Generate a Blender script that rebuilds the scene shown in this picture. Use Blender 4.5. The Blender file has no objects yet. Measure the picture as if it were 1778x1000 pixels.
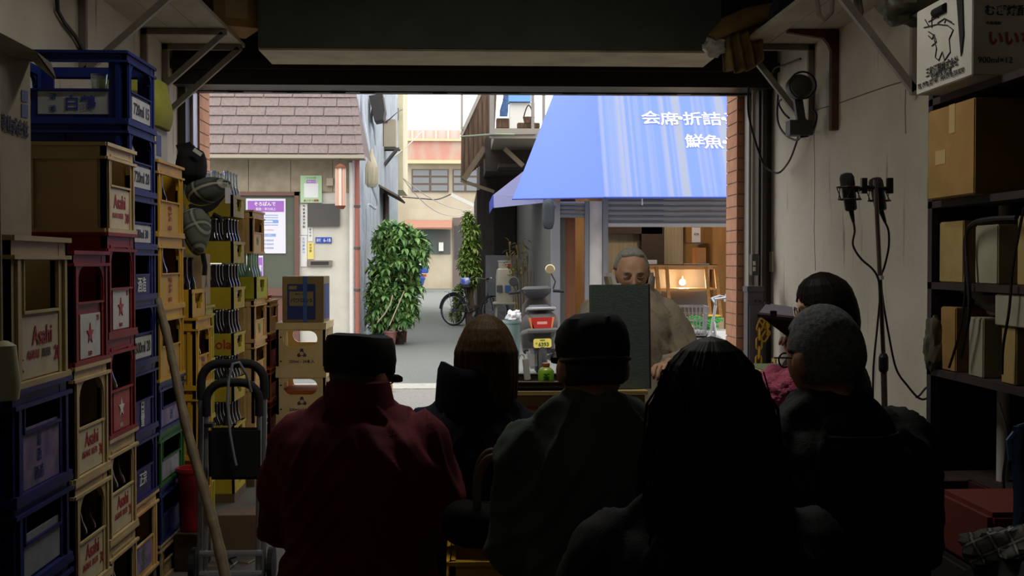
import bpy, bmesh, math, random
from mathutils import Vector, Matrix, noise
random.seed(7)
S = bpy.context.scene
COL = S.collection
PI = math.pi

# ---------------------------------------------------------------- camera, sky, exposure
F = 2100.0
CAM_H = 1.35
YAW, PITCH = math.atan(89 / F), math.atan(45 / F)
cam = bpy.data.cameras.new('camera'); camo = bpy.data.objects.new('camera', cam); COL.objects.link(camo)
cam.sensor_width = 36; cam.lens = F / 1778 * 36; cam.clip_end = 400
R_ = Vector((math.cos(YAW), -math.sin(YAW), 0))
FW = Vector((math.sin(YAW) * math.cos(PITCH), math.cos(YAW) * math.cos(PITCH), -math.sin(PITCH)))
UP = R_.cross(FW)
CO = Vector((0, 0, CAM_H))
camo.matrix_world = Matrix(((R_.x, UP.x, -FW.x, CO.x), (R_.y, UP.y, -FW.y, CO.y), (R_.z, UP.z, -FW.z, CO.z), (0, 0, 0, 1)))
S.camera = camo
S.view_settings.view_transform = 'Standard'; S.view_settings.look = 'None'
S.view_settings.gamma = 1.0; S.view_settings.exposure = 0.0
S.view_settings.use_curve_mapping = False

W = bpy.data.worlds.new('overcast_sky'); S.world = W; W.use_nodes = True
_n = W.node_tree.nodes; _l = W.node_tree.links
_bg = _n['Background']
_tc = _n.new('ShaderNodeTexCoord'); _sx = _n.new('ShaderNodeSeparateXYZ'); _rp = _n.new('ShaderNodeValToRGB')
_l.new(_tc.outputs['Generated'], _sx.inputs[0]); _l.new(_sx.outputs['Z'], _rp.inputs[0])
_rp.color_ramp.elements[0].position = 0.0; _rp.color_ramp.elements[0].color = (0.80, 0.80, 0.82, 1)
_rp.color_ramp.elements[1].position = 0.6; _rp.color_ramp.elements[1].color = (1.0, 1.0, 1.0, 1)
_l.new(_rp.outputs[0], _bg.inputs[0])
_bg.inputs[1].default_value = 2.6          # bright winter overcast
sun = bpy.data.lights.new('soft_sun', 'SUN'); sun.energy = 1.0; sun.angle = math.radians(50)
suno = bpy.data.objects.new('soft_sun', sun); COL.objects.link(suno)
suno.rotation_euler = (math.radians(38), 0, math.radians(12)); suno.location = (0, 5, 12)


# unseen ceiling tubes added for brightness (their fixtures are built with the shell)
FILL_TUBES = [((.1, 4.3, 3.22), 1.5, 26.0), ((-.2, .9, 3.22), 1.2, 1.2)]
for (lx_, ly_, lz_), ln_, en_ in FILL_TUBES:
    tl_ = bpy.data.lights.new('fill_tube_light', 'AREA'); tl_.shape = 'RECTANGLE'; tl_.size = ln_; tl_.size_y = .06
    tl_.energy = en_; tl_.color = (1.0, .96, .86)
    to_ = bpy.data.objects.new('fill_tube_light', tl_); COL.objects.link(to_); to_.location = (lx_, ly_, lz_)

def P(px, py, Y):
    d = R_ * ((px - 889) / F) - UP * ((py - 500) / F) + FW
    return CO + d * (Y / d.y)
def PXp(px, py, X):
    d = R_ * ((px - 889) / F) - UP * ((py - 500) / F) + FW
    return CO + d * (X / d.x)

# ---------------------------------------------------------------- materials
def lin(c): return c / 12.92 if c <= .04045 else ((c + .055) / 1.055) ** 2.4
def rgb(c):
    if isinstance(c, str):
        c = tuple(int(c[i:i + 2], 16) / 255 for i in (0, 2, 4))
    return tuple(lin(v) for v in c[:3])
_MC = {}
def mat(name, c, rough=.6, metal=0, c2=None, scale=8, bump=0, bscale=None, spec=.5, trans=0, emit=0, alpha=1, stretch=None, lo=.35, hi=.65, ior=1.45, detail=4):
    if name in _MC: return _MC[name]
    m = bpy.data.materials.new(name); m.use_nodes = True
    nt = m.node_tree; b = nt.nodes['Principled BSDF']
    col = (*rgb(c), 1)
    b.inputs['Base Color'].default_value = col
    b.inputs['Roughness'].default_value = rough; b.inputs['Metallic'].default_value = metal
    b.inputs['Specular IOR Level'].default_value = spec; b.inputs['IOR'].default_value = ior
    if trans: b.inputs['Transmission Weight'].default_value = trans
    if alpha < 1: b.inputs['Alpha'].default_value = alpha
    if emit:
        b.inputs['Emission Color'].default_value = col; b.inputs['Emission Strength'].default_value = emit
    if c2 is not None or bump:
        tc = nt.nodes.new('ShaderNodeNewGeometry'); mp = nt.nodes.new('ShaderNodeMapping')
        nt.links.new(tc.outputs['Position'], mp.inputs[0])
        if stretch: mp.inputs['Scale'].default_value = stretch
        nz = nt.nodes.new('ShaderNodeTexNoise'); nz.inputs['Scale'].default_value = scale; nz.inputs['Detail'].default_value = detail
        nt.links.new(mp.outputs[0], nz.inputs[0])
        if c2 is not None:
            rp = nt.nodes.new('ShaderNodeValToRGB')
            rp.color_ramp.elements[0].position = lo; rp.color_ramp.elements[1].position = hi
            rp.color_ramp.elements[0].color = col; rp.color_ramp.elements[1].color = (*rgb(c2), 1)
            nt.links.new(nz.outputs[0], rp.inputs[0]); nt.links.new(rp.outputs[0], b.inputs['Base Color'])
        if bump:
            bp = nt.nodes.new('ShaderNodeBump'); bp.inputs['Strength'].default_value = bump; bp.inputs['Distance'].default_value = .02
            if bscale:
                n2 = nt.nodes.new('ShaderNodeTexNoise'); n2.inputs['Scale'].default_value = bscale; n2.inputs['Detail'].default_value = 5
                nt.links.new(mp.outputs[0], n2.inputs[0]); nt.links.new(n2.outputs[0], bp.inputs['Height'])
            else: nt.links.new(nz.outputs[0], bp.inputs['Height'])
            nt.links.new(bp.outputs[0], b.inputs['Normal'])
    _MC[name] = m; return m

# ---------------------------------------------------------------- mesh builder (world coordinates)
class MB:
    def __init__(s): s.v = []; s.f = []; s.M = None
    def add(s, vs, fs):
        o = len(s.v)
        if s.M is not None: vs = [s.M @ Vector(v) for v in vs]
        s.v += [Vector(v) for v in vs]; s.f += [tuple(i + o for i in f) for f in fs]; return s
    def box(s, x0, x1, y0, y1, z0, z1, b=0):
        if b <= 0:
            vs = [(x, y, z) for z in (z0, z1) for y in (y0, y1) for x in (x0, x1)]
            return s.add(vs, [(0, 2, 3, 1), (4, 5, 7, 6), (0, 1, 5, 4), (1, 3, 7, 5), (3, 2, 6, 7), (2, 0, 4, 6)])
        bm = bmesh.new(); r = bmesh.ops.create_cube(bm, size=1)
        for v in bm.verts: v.co = Vector(((x0 + x1) / 2 + v.co.x * (x1 - x0), (y0 + y1) / 2 + v.co.y * (y1 - y0), (z0 + z1) / 2 + v.co.z * (z1 - z0)))
        bmesh.ops.bevel(bm, geom=bm.edges[:], offset=b, segments=2, affect='EDGES')
        s.bm(bm); return s
    def bm(s, bm):
        bm.verts.index_update()
        s.add([v.co.copy() for v in bm.verts], [[v.index for v in f.verts] for f in bm.faces]); bm.free()
    def quad(s, a, b, c, d, t=0):
        a, b, c, d = map(Vector, (a, b, c, d))
        if t == 0: return s.add([a, b, c, d], [(0, 1, 2, 3)])
        n = (b - a).cross(d - a).normalized() * t
        return s.add([a, b, c, d, a + n, b + n, c + n, d + n], [(3, 2, 1, 0), (4, 5, 6, 7), (0, 1, 5, 4), (1, 2, 6, 5), (2, 3, 7, 6), (3, 0, 4, 7)])
    def prism(s, pts, d):
        pts = [Vector(p) for p in pts]; d = Vector(d); n = len(pts)
        return s.add(pts + [p + d for p in pts], [tuple(range(n))[::-1], tuple(range(n, 2 * n))] + [(i, (i + 1) % n, (i + 1) % n + n, i + n) for i in range(n)])
    def tube(s, pts, r, n=8, cap=True, closed=False, flat=1.0):
        pts = [Vector(p) for p in pts]; m = len(pts)
        rs = r if isinstance(r, (list, tuple)) else [r] * m
        vs = []; up = None
        for i, p in enumerate(pts):
            if closed: t = (pts[(i + 1) % m] - pts[i - 1])
            else: t = pts[min(i + 1, m - 1)] - pts[max(i - 1, 0)]
            t = t.normalized() if t.length > 1e-9 else Vector((0, 0, 1))
            if up is None:
                up = Vector((0, 0, 1)) if abs(t.z) < .9 else Vector((0, 1, 0))
            a = t.cross(up)
            if a.length < 1e-6: a = t.cross(Vector((1, 0, 0)))
            a.normalize(); b = a.cross(t).normalized(); up = b
            for k in range(n):
                w = 2 * PI * k / n; vs.append(p + a * (math.cos(w) * rs[i]) + b * (math.sin(w) * rs[i] * flat))
        fs = []
        for i in range(m if closed else m - 1):
            j = (i + 1) % m
            for k in range(n): fs.append((i * n + k, i * n + (k + 1) % n, j * n + (k + 1) % n, j * n + k))
        if cap and not closed: fs += [tuple(range(n))[::-1], tuple(range((m - 1) * n, m * n))]
        return s.add(vs, fs)
    def bar(s, a, b, w, h=None):
        h = h or w; a = Vector(a); b = Vector(b); t = (b - a).normalized()
        up = Vector((0, 0, 1)) if abs(t.z) < .95 else Vector((0, 1, 0))
        x = t.cross(up).normalized() * w / 2; y = x.cross(t).normalized() * h / 2
        vs = [q + x * i + y * j for q in (a, b) for i, j in ((-1, -1), (1, -1), (1, 1), (-1, 1))]
        return s.add(vs, [(3, 2, 1, 0), (4, 5, 6, 7), (0, 1, 5, 4), (1, 2, 6, 5), (2, 3, 7, 6), (3, 0, 4, 7)])
    def lathe(s, o, prof, n=16, axis='z', cap=True):
        o = Vector(o); vs = []
        for r, h in prof:
            for k in range(n):
                w = 2 * PI * k / n; c, d = math.cos(w) * r, math.sin(w) * r
                vs.append(o + (Vector((c, d, h)) if axis == 'z' else Vector((c, h, d)) if axis == 'y' else Vector((h, c, d))))
        m = len(prof); fs = [(i * n + k, i * n + (k + 1) % n, (i + 1) * n + (k + 1) % n, (i + 1) * n + k) for i in range(m - 1) for k in range(n)]
        if cap: fs += [tuple(range(n))[::-1], tuple(range((m - 1) * n, m * n))]
        return s.add(vs, fs)
    def ell(s, c, r, n=16, m=10):
        c = Vector(c); vs = [c + Vector((0, 0, -r[2]))]
        for i in range(1, m):
            t = -PI / 2 + PI * i / m
            for k in range(n):
                w = 2 * PI * k / n; vs.append(c + Vector((r[0] * math.cos(t) * math.cos(w), r[1] * math.cos(t) * math.sin(w), r[2] * math.sin(t))))
        vs.append(c + Vector((0, 0, r[2]))); L = len(vs) - 1
        fs = [(0, 1 + (k + 1) % n, 1 + k) for k in range(n)]
        for i in range(m - 2):
            for k in range(n): fs.append((1 + i * n + k, 1 + i * n + (k + 1) % n, 1 + (i + 1) * n + (k + 1) % n, 1 + (i + 1) * n + k))
        fs += [(L, 1 + (m - 2) * n + k, 1 + (m - 2) * n + (k + 1) % n) for k in range(n)]
        return s.add(vs, fs)
    def loft(s, secs, n=24, p=2.0):
        """secs: (cx,cy,cz,a,b) rings in the XY plane, closed ends"""
        vs = []
        for cx, cy, cz, a, b in secs:
            for k in range(n):
                w = 2 * PI * k / n; c, d = math.cos(w), math.sin(w)
                vs.append((cx + a * math.copysign(abs(c) ** (2 / p), c), cy + b * math.copysign(abs(d) ** (2 / p), d), cz))
        m = len(secs); fs = [(i * n + k, i * n + (k + 1) % n, (i + 1) * n + (k + 1) % n, (i + 1) * n + k) for i in range(m - 1) for k in range(n)]
        fs += [tuple(range(n))[::-1], tuple(range((m - 1) * n, m * n))]
        return s.add(vs, fs)
    def grid(s, fn, nu, nv):
        vs = [fn(i / nu, j / nv) for j in range(nv + 1) for i in range(nu + 1)]
        w = nu + 1
        return s.add(vs, [(j * w + i, j * w + i + 1, (j + 1) * w + i + 1, (j + 1) * w + i) for j in range(nv) for i in range(nu)])

BASE = {}
def _props(o, label=None, cat=None, group=None, kind=None):
    if label: o['label'] = label
    if cat: o['category'] = cat
    if group: o['group'] = group
    if kind: o['kind'] = kind
def obj(name, mb, m, parent=None, label=None, cat=None, group=None, kind=None, smooth=False, mesh=None, solid=0, bevel=0):
    if mesh is None:
        mesh = bpy.data.meshes.new(name); mesh.from_pydata([tuple(v) for v in mb.v], [], mb.f); mesh.update()
    vs = mesh.vertices
    if parent is None:
        xs = [v.co.x for v in vs]; ys = [v.co.y for v in vs]; zs = [v.co.z for v in vs]
        L = Vector(((min(xs) + max(xs)) / 2, (min(ys) + max(ys)) / 2, min(zs)))
    else: L = BASE[parent.name]
    mesh.transform(Matrix.Translation(-L))
    bm = bmesh.new(); bm.from_mesh(mesh); bmesh.ops.recalc_face_normals(bm, faces=bm.faces[:]); bm.to_mesh(mesh); bm.free()
    if smooth:
        mesh.shade_smooth()
        if smooth != 2: mesh.set_sharp_from_angle(angle=math.radians(40))
    o = bpy.data.objects.new(name, mesh); COL.objects.link(o); mesh.materials.append(m)
    if parent is None: o.location = L
    else: o.parent = parent
    BASE[o.name] = L
    _props(o, label, cat, group, kind)
    if bevel:
        md = o.modifiers.new('bevel', 'BEVEL'); md.width = bevel; md.segments = 2; md.limit_method = 'ANGLE'
    return o
def thing(name, label, cat, loc, group=None, kind=None):
    o = bpy.data.objects.new(name, None); o.empty_display_size = .1; COL.objects.link(o); o.location = loc
    BASE[o.name] = Vector(loc); _props(o, label, cat, group, kind); return o
def struct(name, mb, m, parent=None, smooth=False):
    return obj(name, mb, m, parent, kind='structure' if parent is None else None, smooth=smooth)
def copy_thing(root, loc, label=None, group=None):
    r = root.copy(); COL.objects.link(r); r.location = loc; BASE[r.name] = Vector(loc)
    if label: r['label'] = label
    if group: r['group'] = group
    for c in list(root.children):
        d = c.copy(); COL.objects.link(d); d.parent = r
        for g in list(c.children):
            e = g.copy(); COL.objects.link(e); e.parent = d
    return r

# ---------------------------------------------------------------- lettering
_TC = {}
def text_geo(s, bold=0.0, spacing=1.0):
    key = (s, bold, spacing)
    if key in _TC: return _TC[key]
    cu = bpy.data.curves.new('t', 'FONT'); cu.body = s; cu.size = 1; cu.align_x = 'CENTER'; cu.align_y = 'CENTER'
    cu.resolution_u = 3; cu.offset = bold; cu.space_character = spacing; cu.fill_mode = 'BOTH'; cu.extrude = 0.004
    o = bpy.data.objects.new('t', cu); COL.objects.link(o); bpy.context.view_layer.update()
    dg = bpy.context.evaluated_depsgraph_get(); me = o.evaluated_get(dg).to_mesh()
    vs = [v.co.copy() for v in me.vertices]; fs = [tuple(p.vertices) for p in me.polygons]
    o.evaluated_get(dg).to_mesh_clear(); bpy.data.objects.remove(o); bpy.data.curves.remove(cu)
    if vs:
        x0, x1 = min(v.x for v in vs), max(v.x for v in vs); y0, y1 = min(v.y for v in vs), max(v.y for v in vs)
    else: x0 = y0 = 0; x1 = y1 = 1
    vs = [Vector((v.x - (x0 + x1) / 2, v.y - (y0 + y1) / 2, v.z)) for v in vs]
    _TC[key] = (vs, fs, x1 - x0, y1 - y0); return _TC[key]
def text_into(mb, s, o, u, v, w=None, h=None, bold=0.0, n_off=.0012):
    """lettering centred on o, reading along u, up along v; fitted to width w and/or height h"""
    vs, fs, tw, th = text_geo(s, bold)
    u = Vector(u).normalized(); v = Vector(v).normalized(); n = u.cross(v)
    if w and h: sx, sy = w / tw, h / th
    elif w: sx = sy = w / tw
    else: sx = sy = h / th
    o = Vector(o) + n * n_off
    keep = mb.M; mb.M = None
    mb.add([o + u * (p.x * sx) + v * (p.y * sy) + n * (p.z * .1) for p in vs], fs)
    mb.M = keep
    return mb
def lettering(parent, lines, m, name='lettering'):
    mb = MB()
    for ln in lines: text_into(mb, *ln[0], **ln[1])
    return obj(name, mb, m, parent)
def star_pts(o, u, v, r, k=.42, n=5):
    o, u, v = Vector(o), Vector(u), Vector(v)
    return [o + u * (math.sin(PI * i / n) * (r if i % 2 == 0 else r * k)) + v * (math.cos(PI * i / n) * (r if i % 2 == 0 else r * k)) for i in range(2 * n)]
X_, Y_, Z_ = Vector((1, 0, 0)), Vector((0, 1, 0)), Vector((0, 0, 1))
# ---------------------------------------------------------------- the storeroom shell
WL, WR, CEIL, FRONT = -1.96, 2.20, 3.30, 8.75
def wall_mat():
    m = mat('stained_plaster', 'cbc4b4', .85, c2='b9b1a0', scale=1.6, bump=.15, bscale=30)
    nt = m.node_tree; b = nt.nodes['Principled BSDF']
    src = b.inputs['Base Color'].links[0].from_socket
    g = nt.nodes.new('ShaderNodeNewGeometry'); mp = nt.nodes.new('ShaderNodeMapping'); mp.inputs['Scale'].default_value = (6, 6, .7)
    nz = nt.nodes.new('ShaderNodeTexNoise'); nz.inputs['Scale'].default_value = 2.2; nz.inputs['Detail'].default_value = 8
    rp = nt.nodes.new('ShaderNodeValToRGB'); rp.color_ramp.elements[0].position = .63; rp.color_ramp.elements[1].position = .73
    rp.color_ramp.elements[0].color = (0, 0, 0, 1); rp.color_ramp.elements[1].color = (.8, .8, .8, 1)
    mx = nt.nodes.new('ShaderNodeMixRGB'); mx.inputs[2].default_value = (*rgb('7d6b57'), 1)
    nt.links.new(g.outputs['Position'], mp.inputs[0]); nt.links.new(mp.outputs[0], nz.inputs[0]); nt.links.new(nz.outputs[0], rp.inputs[0])
    nt.links.new(rp.outputs[0], mx.inputs[0]); nt.links.new(src, mx.inputs[1]); nt.links.new(mx.outputs[0], b.inputs['Base Color'])
    return m
M_plaster = wall_mat()
M_conc = mat('garage_concrete', '6f6a62', .8, c2='57524b', scale=3, bump=.2, bscale=40)
M_ceil = mat('dark_ceiling_board', '6a6862', .9, c2='5c5a55', scale=2)
M_beam = mat('grey_green_steel', '49514b', .55, c2='3b423d', scale=3)
M_shutterbox = mat('brown_black_housing', '2b2420', .5, c2='211b18', scale=4)
M_underlit = mat('beam_underside_lit', 'b7a98a', .6, c2='9c8e70', scale=4)  # pale tone stands in for street light on the beam underside
M_jamb = mat('dark_brown_jamb', '3a332d', .5)
M_alu = mat('pale_alu', 'b8b4ae', .4, .6)
M_brick = mat('orange_brick', 'c08c6c', .85, c2='b27a5a', scale=9)

struct('floor', MB().box(WL - .2, WR + .2, -2.6, FRONT + .35, -.2, 0), M_conc)
struct('ceiling', MB().box(WL - .2, WR + .2, -2.6, FRONT + .1, CEIL, CEIL + .2), M_ceil)
struct('wall_left', MB().box(WL - .2, WL, -2.6, FRONT + .1, 0, CEIL), M_plaster)
struct('wall_right', MB().box(WR, WR + .2, -2.6, FRONT + .1, 0, CEIL), M_plaster)
struct('wall_back', MB().box(WL - .2, WR + .2, -2.8, -2.6, -.2, CEIL + .2), M_ceil)
# crack lines along the right plaster wall
mb = MB()
pts = [PXp(1415, 190, WR), PXp(1460, 176, WR), PXp(1500, 163, WR), PXp(1540, 150, WR), PXp(1586, 136, WR)]
mb.tube([p + Vector((0, random.uniform(-.01, .01), random.uniform(-.008, .008))) for p in pts], .0035, 5)
mb.tube([PXp(1573, 155, WR), PXp(1572, 190, WR), PXp(1573, 232, WR)], .0035, 5)
mb.tube([PXp(1413, 210, WR), PXp(1415, 300, WR), PXp(1414, 400, WR), PXp(1416, 470, WR)], .0025, 5)
struct('trim_1', mb, mat('crack_brown', '6e6353', .9))
# overhead beam, street light painted as a pale underside, and roll-shutter housing
zb = P(800, 84, 7.5).z
struct('trim_2', MB().box(-1.24, 1.62, 7.5, 8.06, zb, CEIL), M_beam)
struct('trim_3', MB().box(-1.24, 1.62, 7.52, 8.06, zb - .015, zb - .001), M_underlit)
zl = P(800, 163, FRONT).z
mb = MB().box(WL, WR, 8.35, FRONT + .05, zl, CEIL)
mb.box(WL, WR, 8.28, 8.36, zl + .1, zl + .16)
struct('trim_4', mb, M_shutterbox)
# roll-shutter bottom edge with a slightly ragged lip
mb = MB()
for i in range(40):
    x0 = -1.95 + i * .103; mb.box(x0, x0 + .104, FRONT - .1, FRONT - .06, zl - .006 - .008 * random.random(), zl + .03)
struct('trim_5', mb, M_shutterbox)
# jambs
xl0, xl1 = P(318, 400, FRONT).x, P(337, 400, FRONT).x
xr0, xr1 = P(1294, 400, FRONT).x, P(1320, 400, FRONT).x
struct('trim_6', MB().box(WL, xl1, FRONT - .25, FRONT + .02, 0, zl), M_jamb)
struct('trim_7', MB().box(xr0 + .035, WR, FRONT - .25, FRONT + .02, 0, zl).box(xr0 + .05, xr0 + .08, FRONT - .3, FRONT - .24, 0, zl), M_jamb)
struct('trim_8', MB().box(xr0, xr0 + .034, FRONT - .1, FRONT + .04, 0, zl).box(xl1 + .001, xl1 + .02, FRONT - .1, FRONT + .04, 0, zl), M_alu)
# outside brick returns left and right of the opening
def brick_return(x0, x1, n):
    mb = MB(); k = 0; z = 0
    while z < 3.2:
        off = 0 if k % 2 else .03
        mb.box(x0, x1, FRONT + .05 + off * .05, FRONT + .40, z + .004, z + .083); z += .088; k += 1
    return mb
struct('trim_9', brick_return(xr0 - .052, xr0 + .6, 1), M_brick)
struct('trim_10', brick_return(xl1 - .6, xl1 + .032, 1), M_brick)
struct('trim_11', MB().box(xr0 - .045, xr0 + .6, FRONT + .06, FRONT + .39, 0, 3.2).box(xl1 - .6, xl1 + .025, FRONT + .06, FRONT + .39, 0, 3.2), mat('mortar', '8d8378', .9))
# outer building face above the opening
struct('wall_front', MB().box(-5, xl1 - .55, FRONT + .06, FRONT + .36, 0, 6).box(xr0 + .55, 5, FRONT + .06, FRONT + .36, 0, 6).box(-5, 5, FRONT + .06, FRONT + .36, 3.0, 6), mat('outer_render', '8d857a', .85))

# ---------------------------------------------------------------- the street
M_asph = mat('alley_asphalt', '7c7f79', .85, c2='565955', scale=60, bump=.35, bscale=120, lo=.3, hi=.7, detail=8)
M_asph2 = mat('kerb_apron', '918f88', .85, c2='73716b', scale=60, bump=.3, bscale=120)
yk0, yk1 = 12.9, 13.45
struct('ground_1', MB().box(-14, 14, FRONT + .35, yk0, -.25, -.004), M_asph2)
struct('ground_2', MB().box(-14, 14, yk1, 80, -.25, -.002), M_asph)
struct('trim_12', MB().box(-14, 14, yk0, yk1, -.25, .003), mat('concrete_gutter', 'b4b0a6', .85, c2='9b978d', scale=18, bump=.2, bscale=60))
# a mossy, darker patch beside the planters and a patched stripe further up
mb = MB()
for (px, py, a, b) in ((742, 600, .35, .5),):
    pass

for i, ((lx_, ly_, lz_), ln_, en_) in enumerate(FILL_TUBES):  # fittings made up to carry the added fill tubes
    r = thing('ceiling_lamp', ('added unseen fluorescent fitting on the ceiling behind the beam', 'added unseen fluorescent fitting on the ceiling above the audience')[i], 'lamp', (lx_, ly_, lz_))
    obj('housing', MB().box(lx_ - ln_ / 2 - .05, lx_ + ln_ / 2 + .05, ly_ - .06, ly_ + .06, lz_ + .04, CEIL), M_alu, r)
    obj('tube', MB().lathe((lx_ - ln_ / 2, ly_, lz_ + .025), [(.013, 0), (.013, ln_)], 10, axis='x'), mat('fill_lamp_tube', 'fff4dc', .4, emit=1.5), r)
# ---------------------------------------------------------------- bottle crates
def plastic(name, c, c2=None): return mat(name, c, .55, c2=c2, scale=5, spec=.22)
K_cream = plastic('cream_crate_plastic', 'c9b383', 'b59e70')
K_blue = plastic('blue_crate_plastic', '1b286c', '172257')
K_violet = plastic('violet_blue_crate_plastic', '2b2670', '241f5c')
K_red = plastic('red_crate_plastic', '8c2926', '78201f')
K_yellow = plastic('yellow_crate_plastic', 'd8a82e', 'c09428')
K_lime = plastic('lime_yellow_plastic', 'c3bd35', 'aaa52d')
K_cola = plastic('soft_drink_tray_yellow', 'c6ad2c', 'a99434')
K_green = plastic('green_crate_plastic', '2c6a2e', '245926')
K_orange = plastic('orange_crate_plastic', 'b8642c', 'a4561f')
K_tan = plastic('tan_orange_plastic', 'dfba80', 'cda66a')
K_wheat = plastic('wheat_crate_plastic', 'e2cf9f', 'd3bd8a')
I_red = mat('red_print', 'a32028', .6); I_black = mat('black_print', '1b1a1c', .6)
I_blue = mat('blue_print', '24347c', .6); I_grn = mat('green_print', '5b8a3a', .6); I_white = mat('white_print', 'd9d9d6', .6)
I_crim = mat('crimson_print', '8e2a3a', .6)
L_white = mat('white_label_panel', 'c3c2bd', .55, c2='b2b0aa', scale=20)
L_cream = mat('cream_label_panel', 'd0c29b', .55, c2='c0b189', scale=14)
L_lilac = mat('worn_lilac_label', '9a86a6', .7, c2='6b5c86', scale=18)
L_grey = mat('grey_label_panel', '9ca0a6', .6, c2='8a8e94', scale=15)
L_pink = mat('faded_red_label', 'b0574f', .7, c2='a0443f', scale=15)
M_pallet = mat('rough_pallet_wood', '6d5a42', .9, c2='57462f', scale=6, stretch=(1, 8, 1))

def crate(name, label, X, y0, y1, z0, h, K, w=.44, hole='arch', hz=(.45, .84), hw=.62, front='plain', panel=None, fpanel=None, group=None, cat='crate', tb=.17):
    """open bottle crate: room-side face at x = X, depth y0..y1, standing on z0"""
    root = thing(name, label, cat, (X - w / 2, (y0 + y1) / 2, z0), group)
    D = y1 - y0; t = .016; mb = MB()
    def face(o, u, n, L, kind, hz=hz, hw=hw):
        o, u, n = Vector(o), Vector(u), Vector(n)
        def slab(u0, u1, v0, v1, n0, n1):
            vs = [o + u * a + Z_ * b + n * c for c in (n0, n1) for b in (v0, v1) for a in (u0, u1)]
            mb.add(vs, [(0, 2, 3, 1), (4, 5, 7, 6), (0, 1, 5, 4), (1, 3, 7, 5), (3, 2, 6, 7), (2, 0, 4, 6)])
        p = min(.065, L * .17)
        slab(0, p, 0, h, -t, 0); slab(L - p, L, 0, h, -t, 0)
        slab(p * .35, p * .6, 0, h * (1 - tb), 0, .006); slab(L - p * .6, L - p * .35, 0, h * (1 - tb), 0, .006)
        slab(p, L - p, h * (1 - tb), h, -t, -.001)
        slab(-.004, L + .004, h - .011, h, -.004, .009); slab(-.004, L + .004, h * (1 - tb) - .005, h * (1 - tb) + .004, -.004, .009)
        slab(0, L, 0, .012, -.004, .008)
        if kind == 'plain':
            slab(p, L - p, 0, h * (1 - tb), -t, -.005); slab(L * .5 - .004, L * .5 + .004, 0, h * (1 - tb), -.005, .003)
            return
        if kind == 'open':
            slab(p, L - p, 0, h * hz[0], -t, -.005); slab(p, L - p, h * hz[0] - .008, h * hz[0], -t, .004); return
        a0, a1 = L * (1 - hw) / 2, L * (1 + hw) / 2; v0, v1 = h * hz[0], h * hz[1]
        slab(p, L - p, 0, v0, -t, -.005); slab(p, a0, v0, h * (1 - tb), -t, -.005); slab(a1, L - p, v0, h * (1 - tb), -t, -.005)
        if v1 < h * (1 - tb): slab(a0, a1, v1, h * (1 - tb), -t, -.005)
        e = .006
        slab(a0 - e, a1 + e, v0 - e, v0, -t, .004); slab(a0 - e, a0, v0, v1, -t, .003); slab(a1, a1 + e, v0, v1, -t, .003)
        slab(a0 - e, a1 + e, v1, v1 + e, -t, .003)
        if hole == 'arch':
            r = min((a1 - a0) * .30, (v1 - v0) * .5)
            for (ua, sg) in ((a0, 1), (a1, -1)):
                arc = [(ua + sg * (r - r * math.cos(w_)), v1 - r + r * math.sin(w_)) for w_ in [PI / 2 * q / 5 for q in range(6)]] + [(ua, v1)]
                mb.prism([o + u * a + Z_ * b + n * .002 for a, b in arc], n * (-t))
    hw_ = w
    face((X, y0, z0), Y_, X_, D, 'hole')
    face((X - w, y1, z0), -Y_, -X_, D, 'hole')
    face((X - w, y0, z0), X_, -Y_, w, front)
    face((X, y1, z0), -X_, Y_, w, front)
    # floor grid and bottle dividers
    mb.box(X - w + .01, X - .01, y0 + .01, y1 - .01, z0 + .004, z0 + .012)
    for i in range(1, 4): mb.box(X - w + .016, X - .016, y0 + D * i / 4 - .002, y0 + D * i / 4 + .002, z0 + .012, z0 + h * .36)
    for i in range(1, 5): mb.box(X - w + w * i / 5 - .002, X - w + w * i / 5 + .002, y0 + .016, y1 - .016, z0 + .012, z0 + h * .36)
    obj('crate_body', mb, K, root)
    if panel: add_panel(root, (X - .004, y0, z0), Y_, D, h, panel)
    if fpanel: add_panel(root, (X - w, y0 + .004, z0), X_, w, h, fpanel)
    return root

def add_panel(root, o, u, L, h, spec):
    """spec: (material or None, u0, u1, v0, v1, [(text or 'STAR', u, v, height, material, bold, maxw)])"""
    m, u0, u1, v0, v1, items = spec
    o = Vector(o); u = Vector(u); n = u.cross(Z_)
    base = root
    if m is not None:
        vs = [o + u * (L * a) + Z_ * (h * b) + n * c for c in (-.002, .0018) for b in (v0, v1) for a in (u0, u1)]
        mb = MB().add(vs, [(0, 2, 3, 1), (4, 5, 7, 6), (0, 1, 5, 4), (1, 3, 7, 5), (3, 2, 6, 7), (2, 0, 4, 6)])
        base = obj('label_panel', mb, m, root)
    for (s, a, b, hh, im, bold, mw) in items:
        if s == '': continue
        mb = MB()
        c = o + u * (L * a) + Z_ * (h * b) + n * .002
        if s == 'STAR': mb.prism(star_pts(c, u, Z_, hh * h), n * .002)
        elif s == 'RING':
            mb.tube([c + u * (math.cos(q) * hh * h) + Z_ * (math.sin(q) * hh * h) for q in [2 * PI * k / 20 for k in range(20)]], .003, 5, closed=True)
        else:
            _, _, tw, th = text_geo(s, bold)
            H = hh * h
            if tw / th * H > mw * L: text_into(mb, s, c, u, Z_, w=mw * L, h=H, bold=bold)
            else: text_into(mb, s, c, u, Z_, h=H, bold=bold)
        obj({'STAR': 'star_mark', 'RING': 'ring_mark'}.get(s, 'lettering'), mb, im, base)

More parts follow.
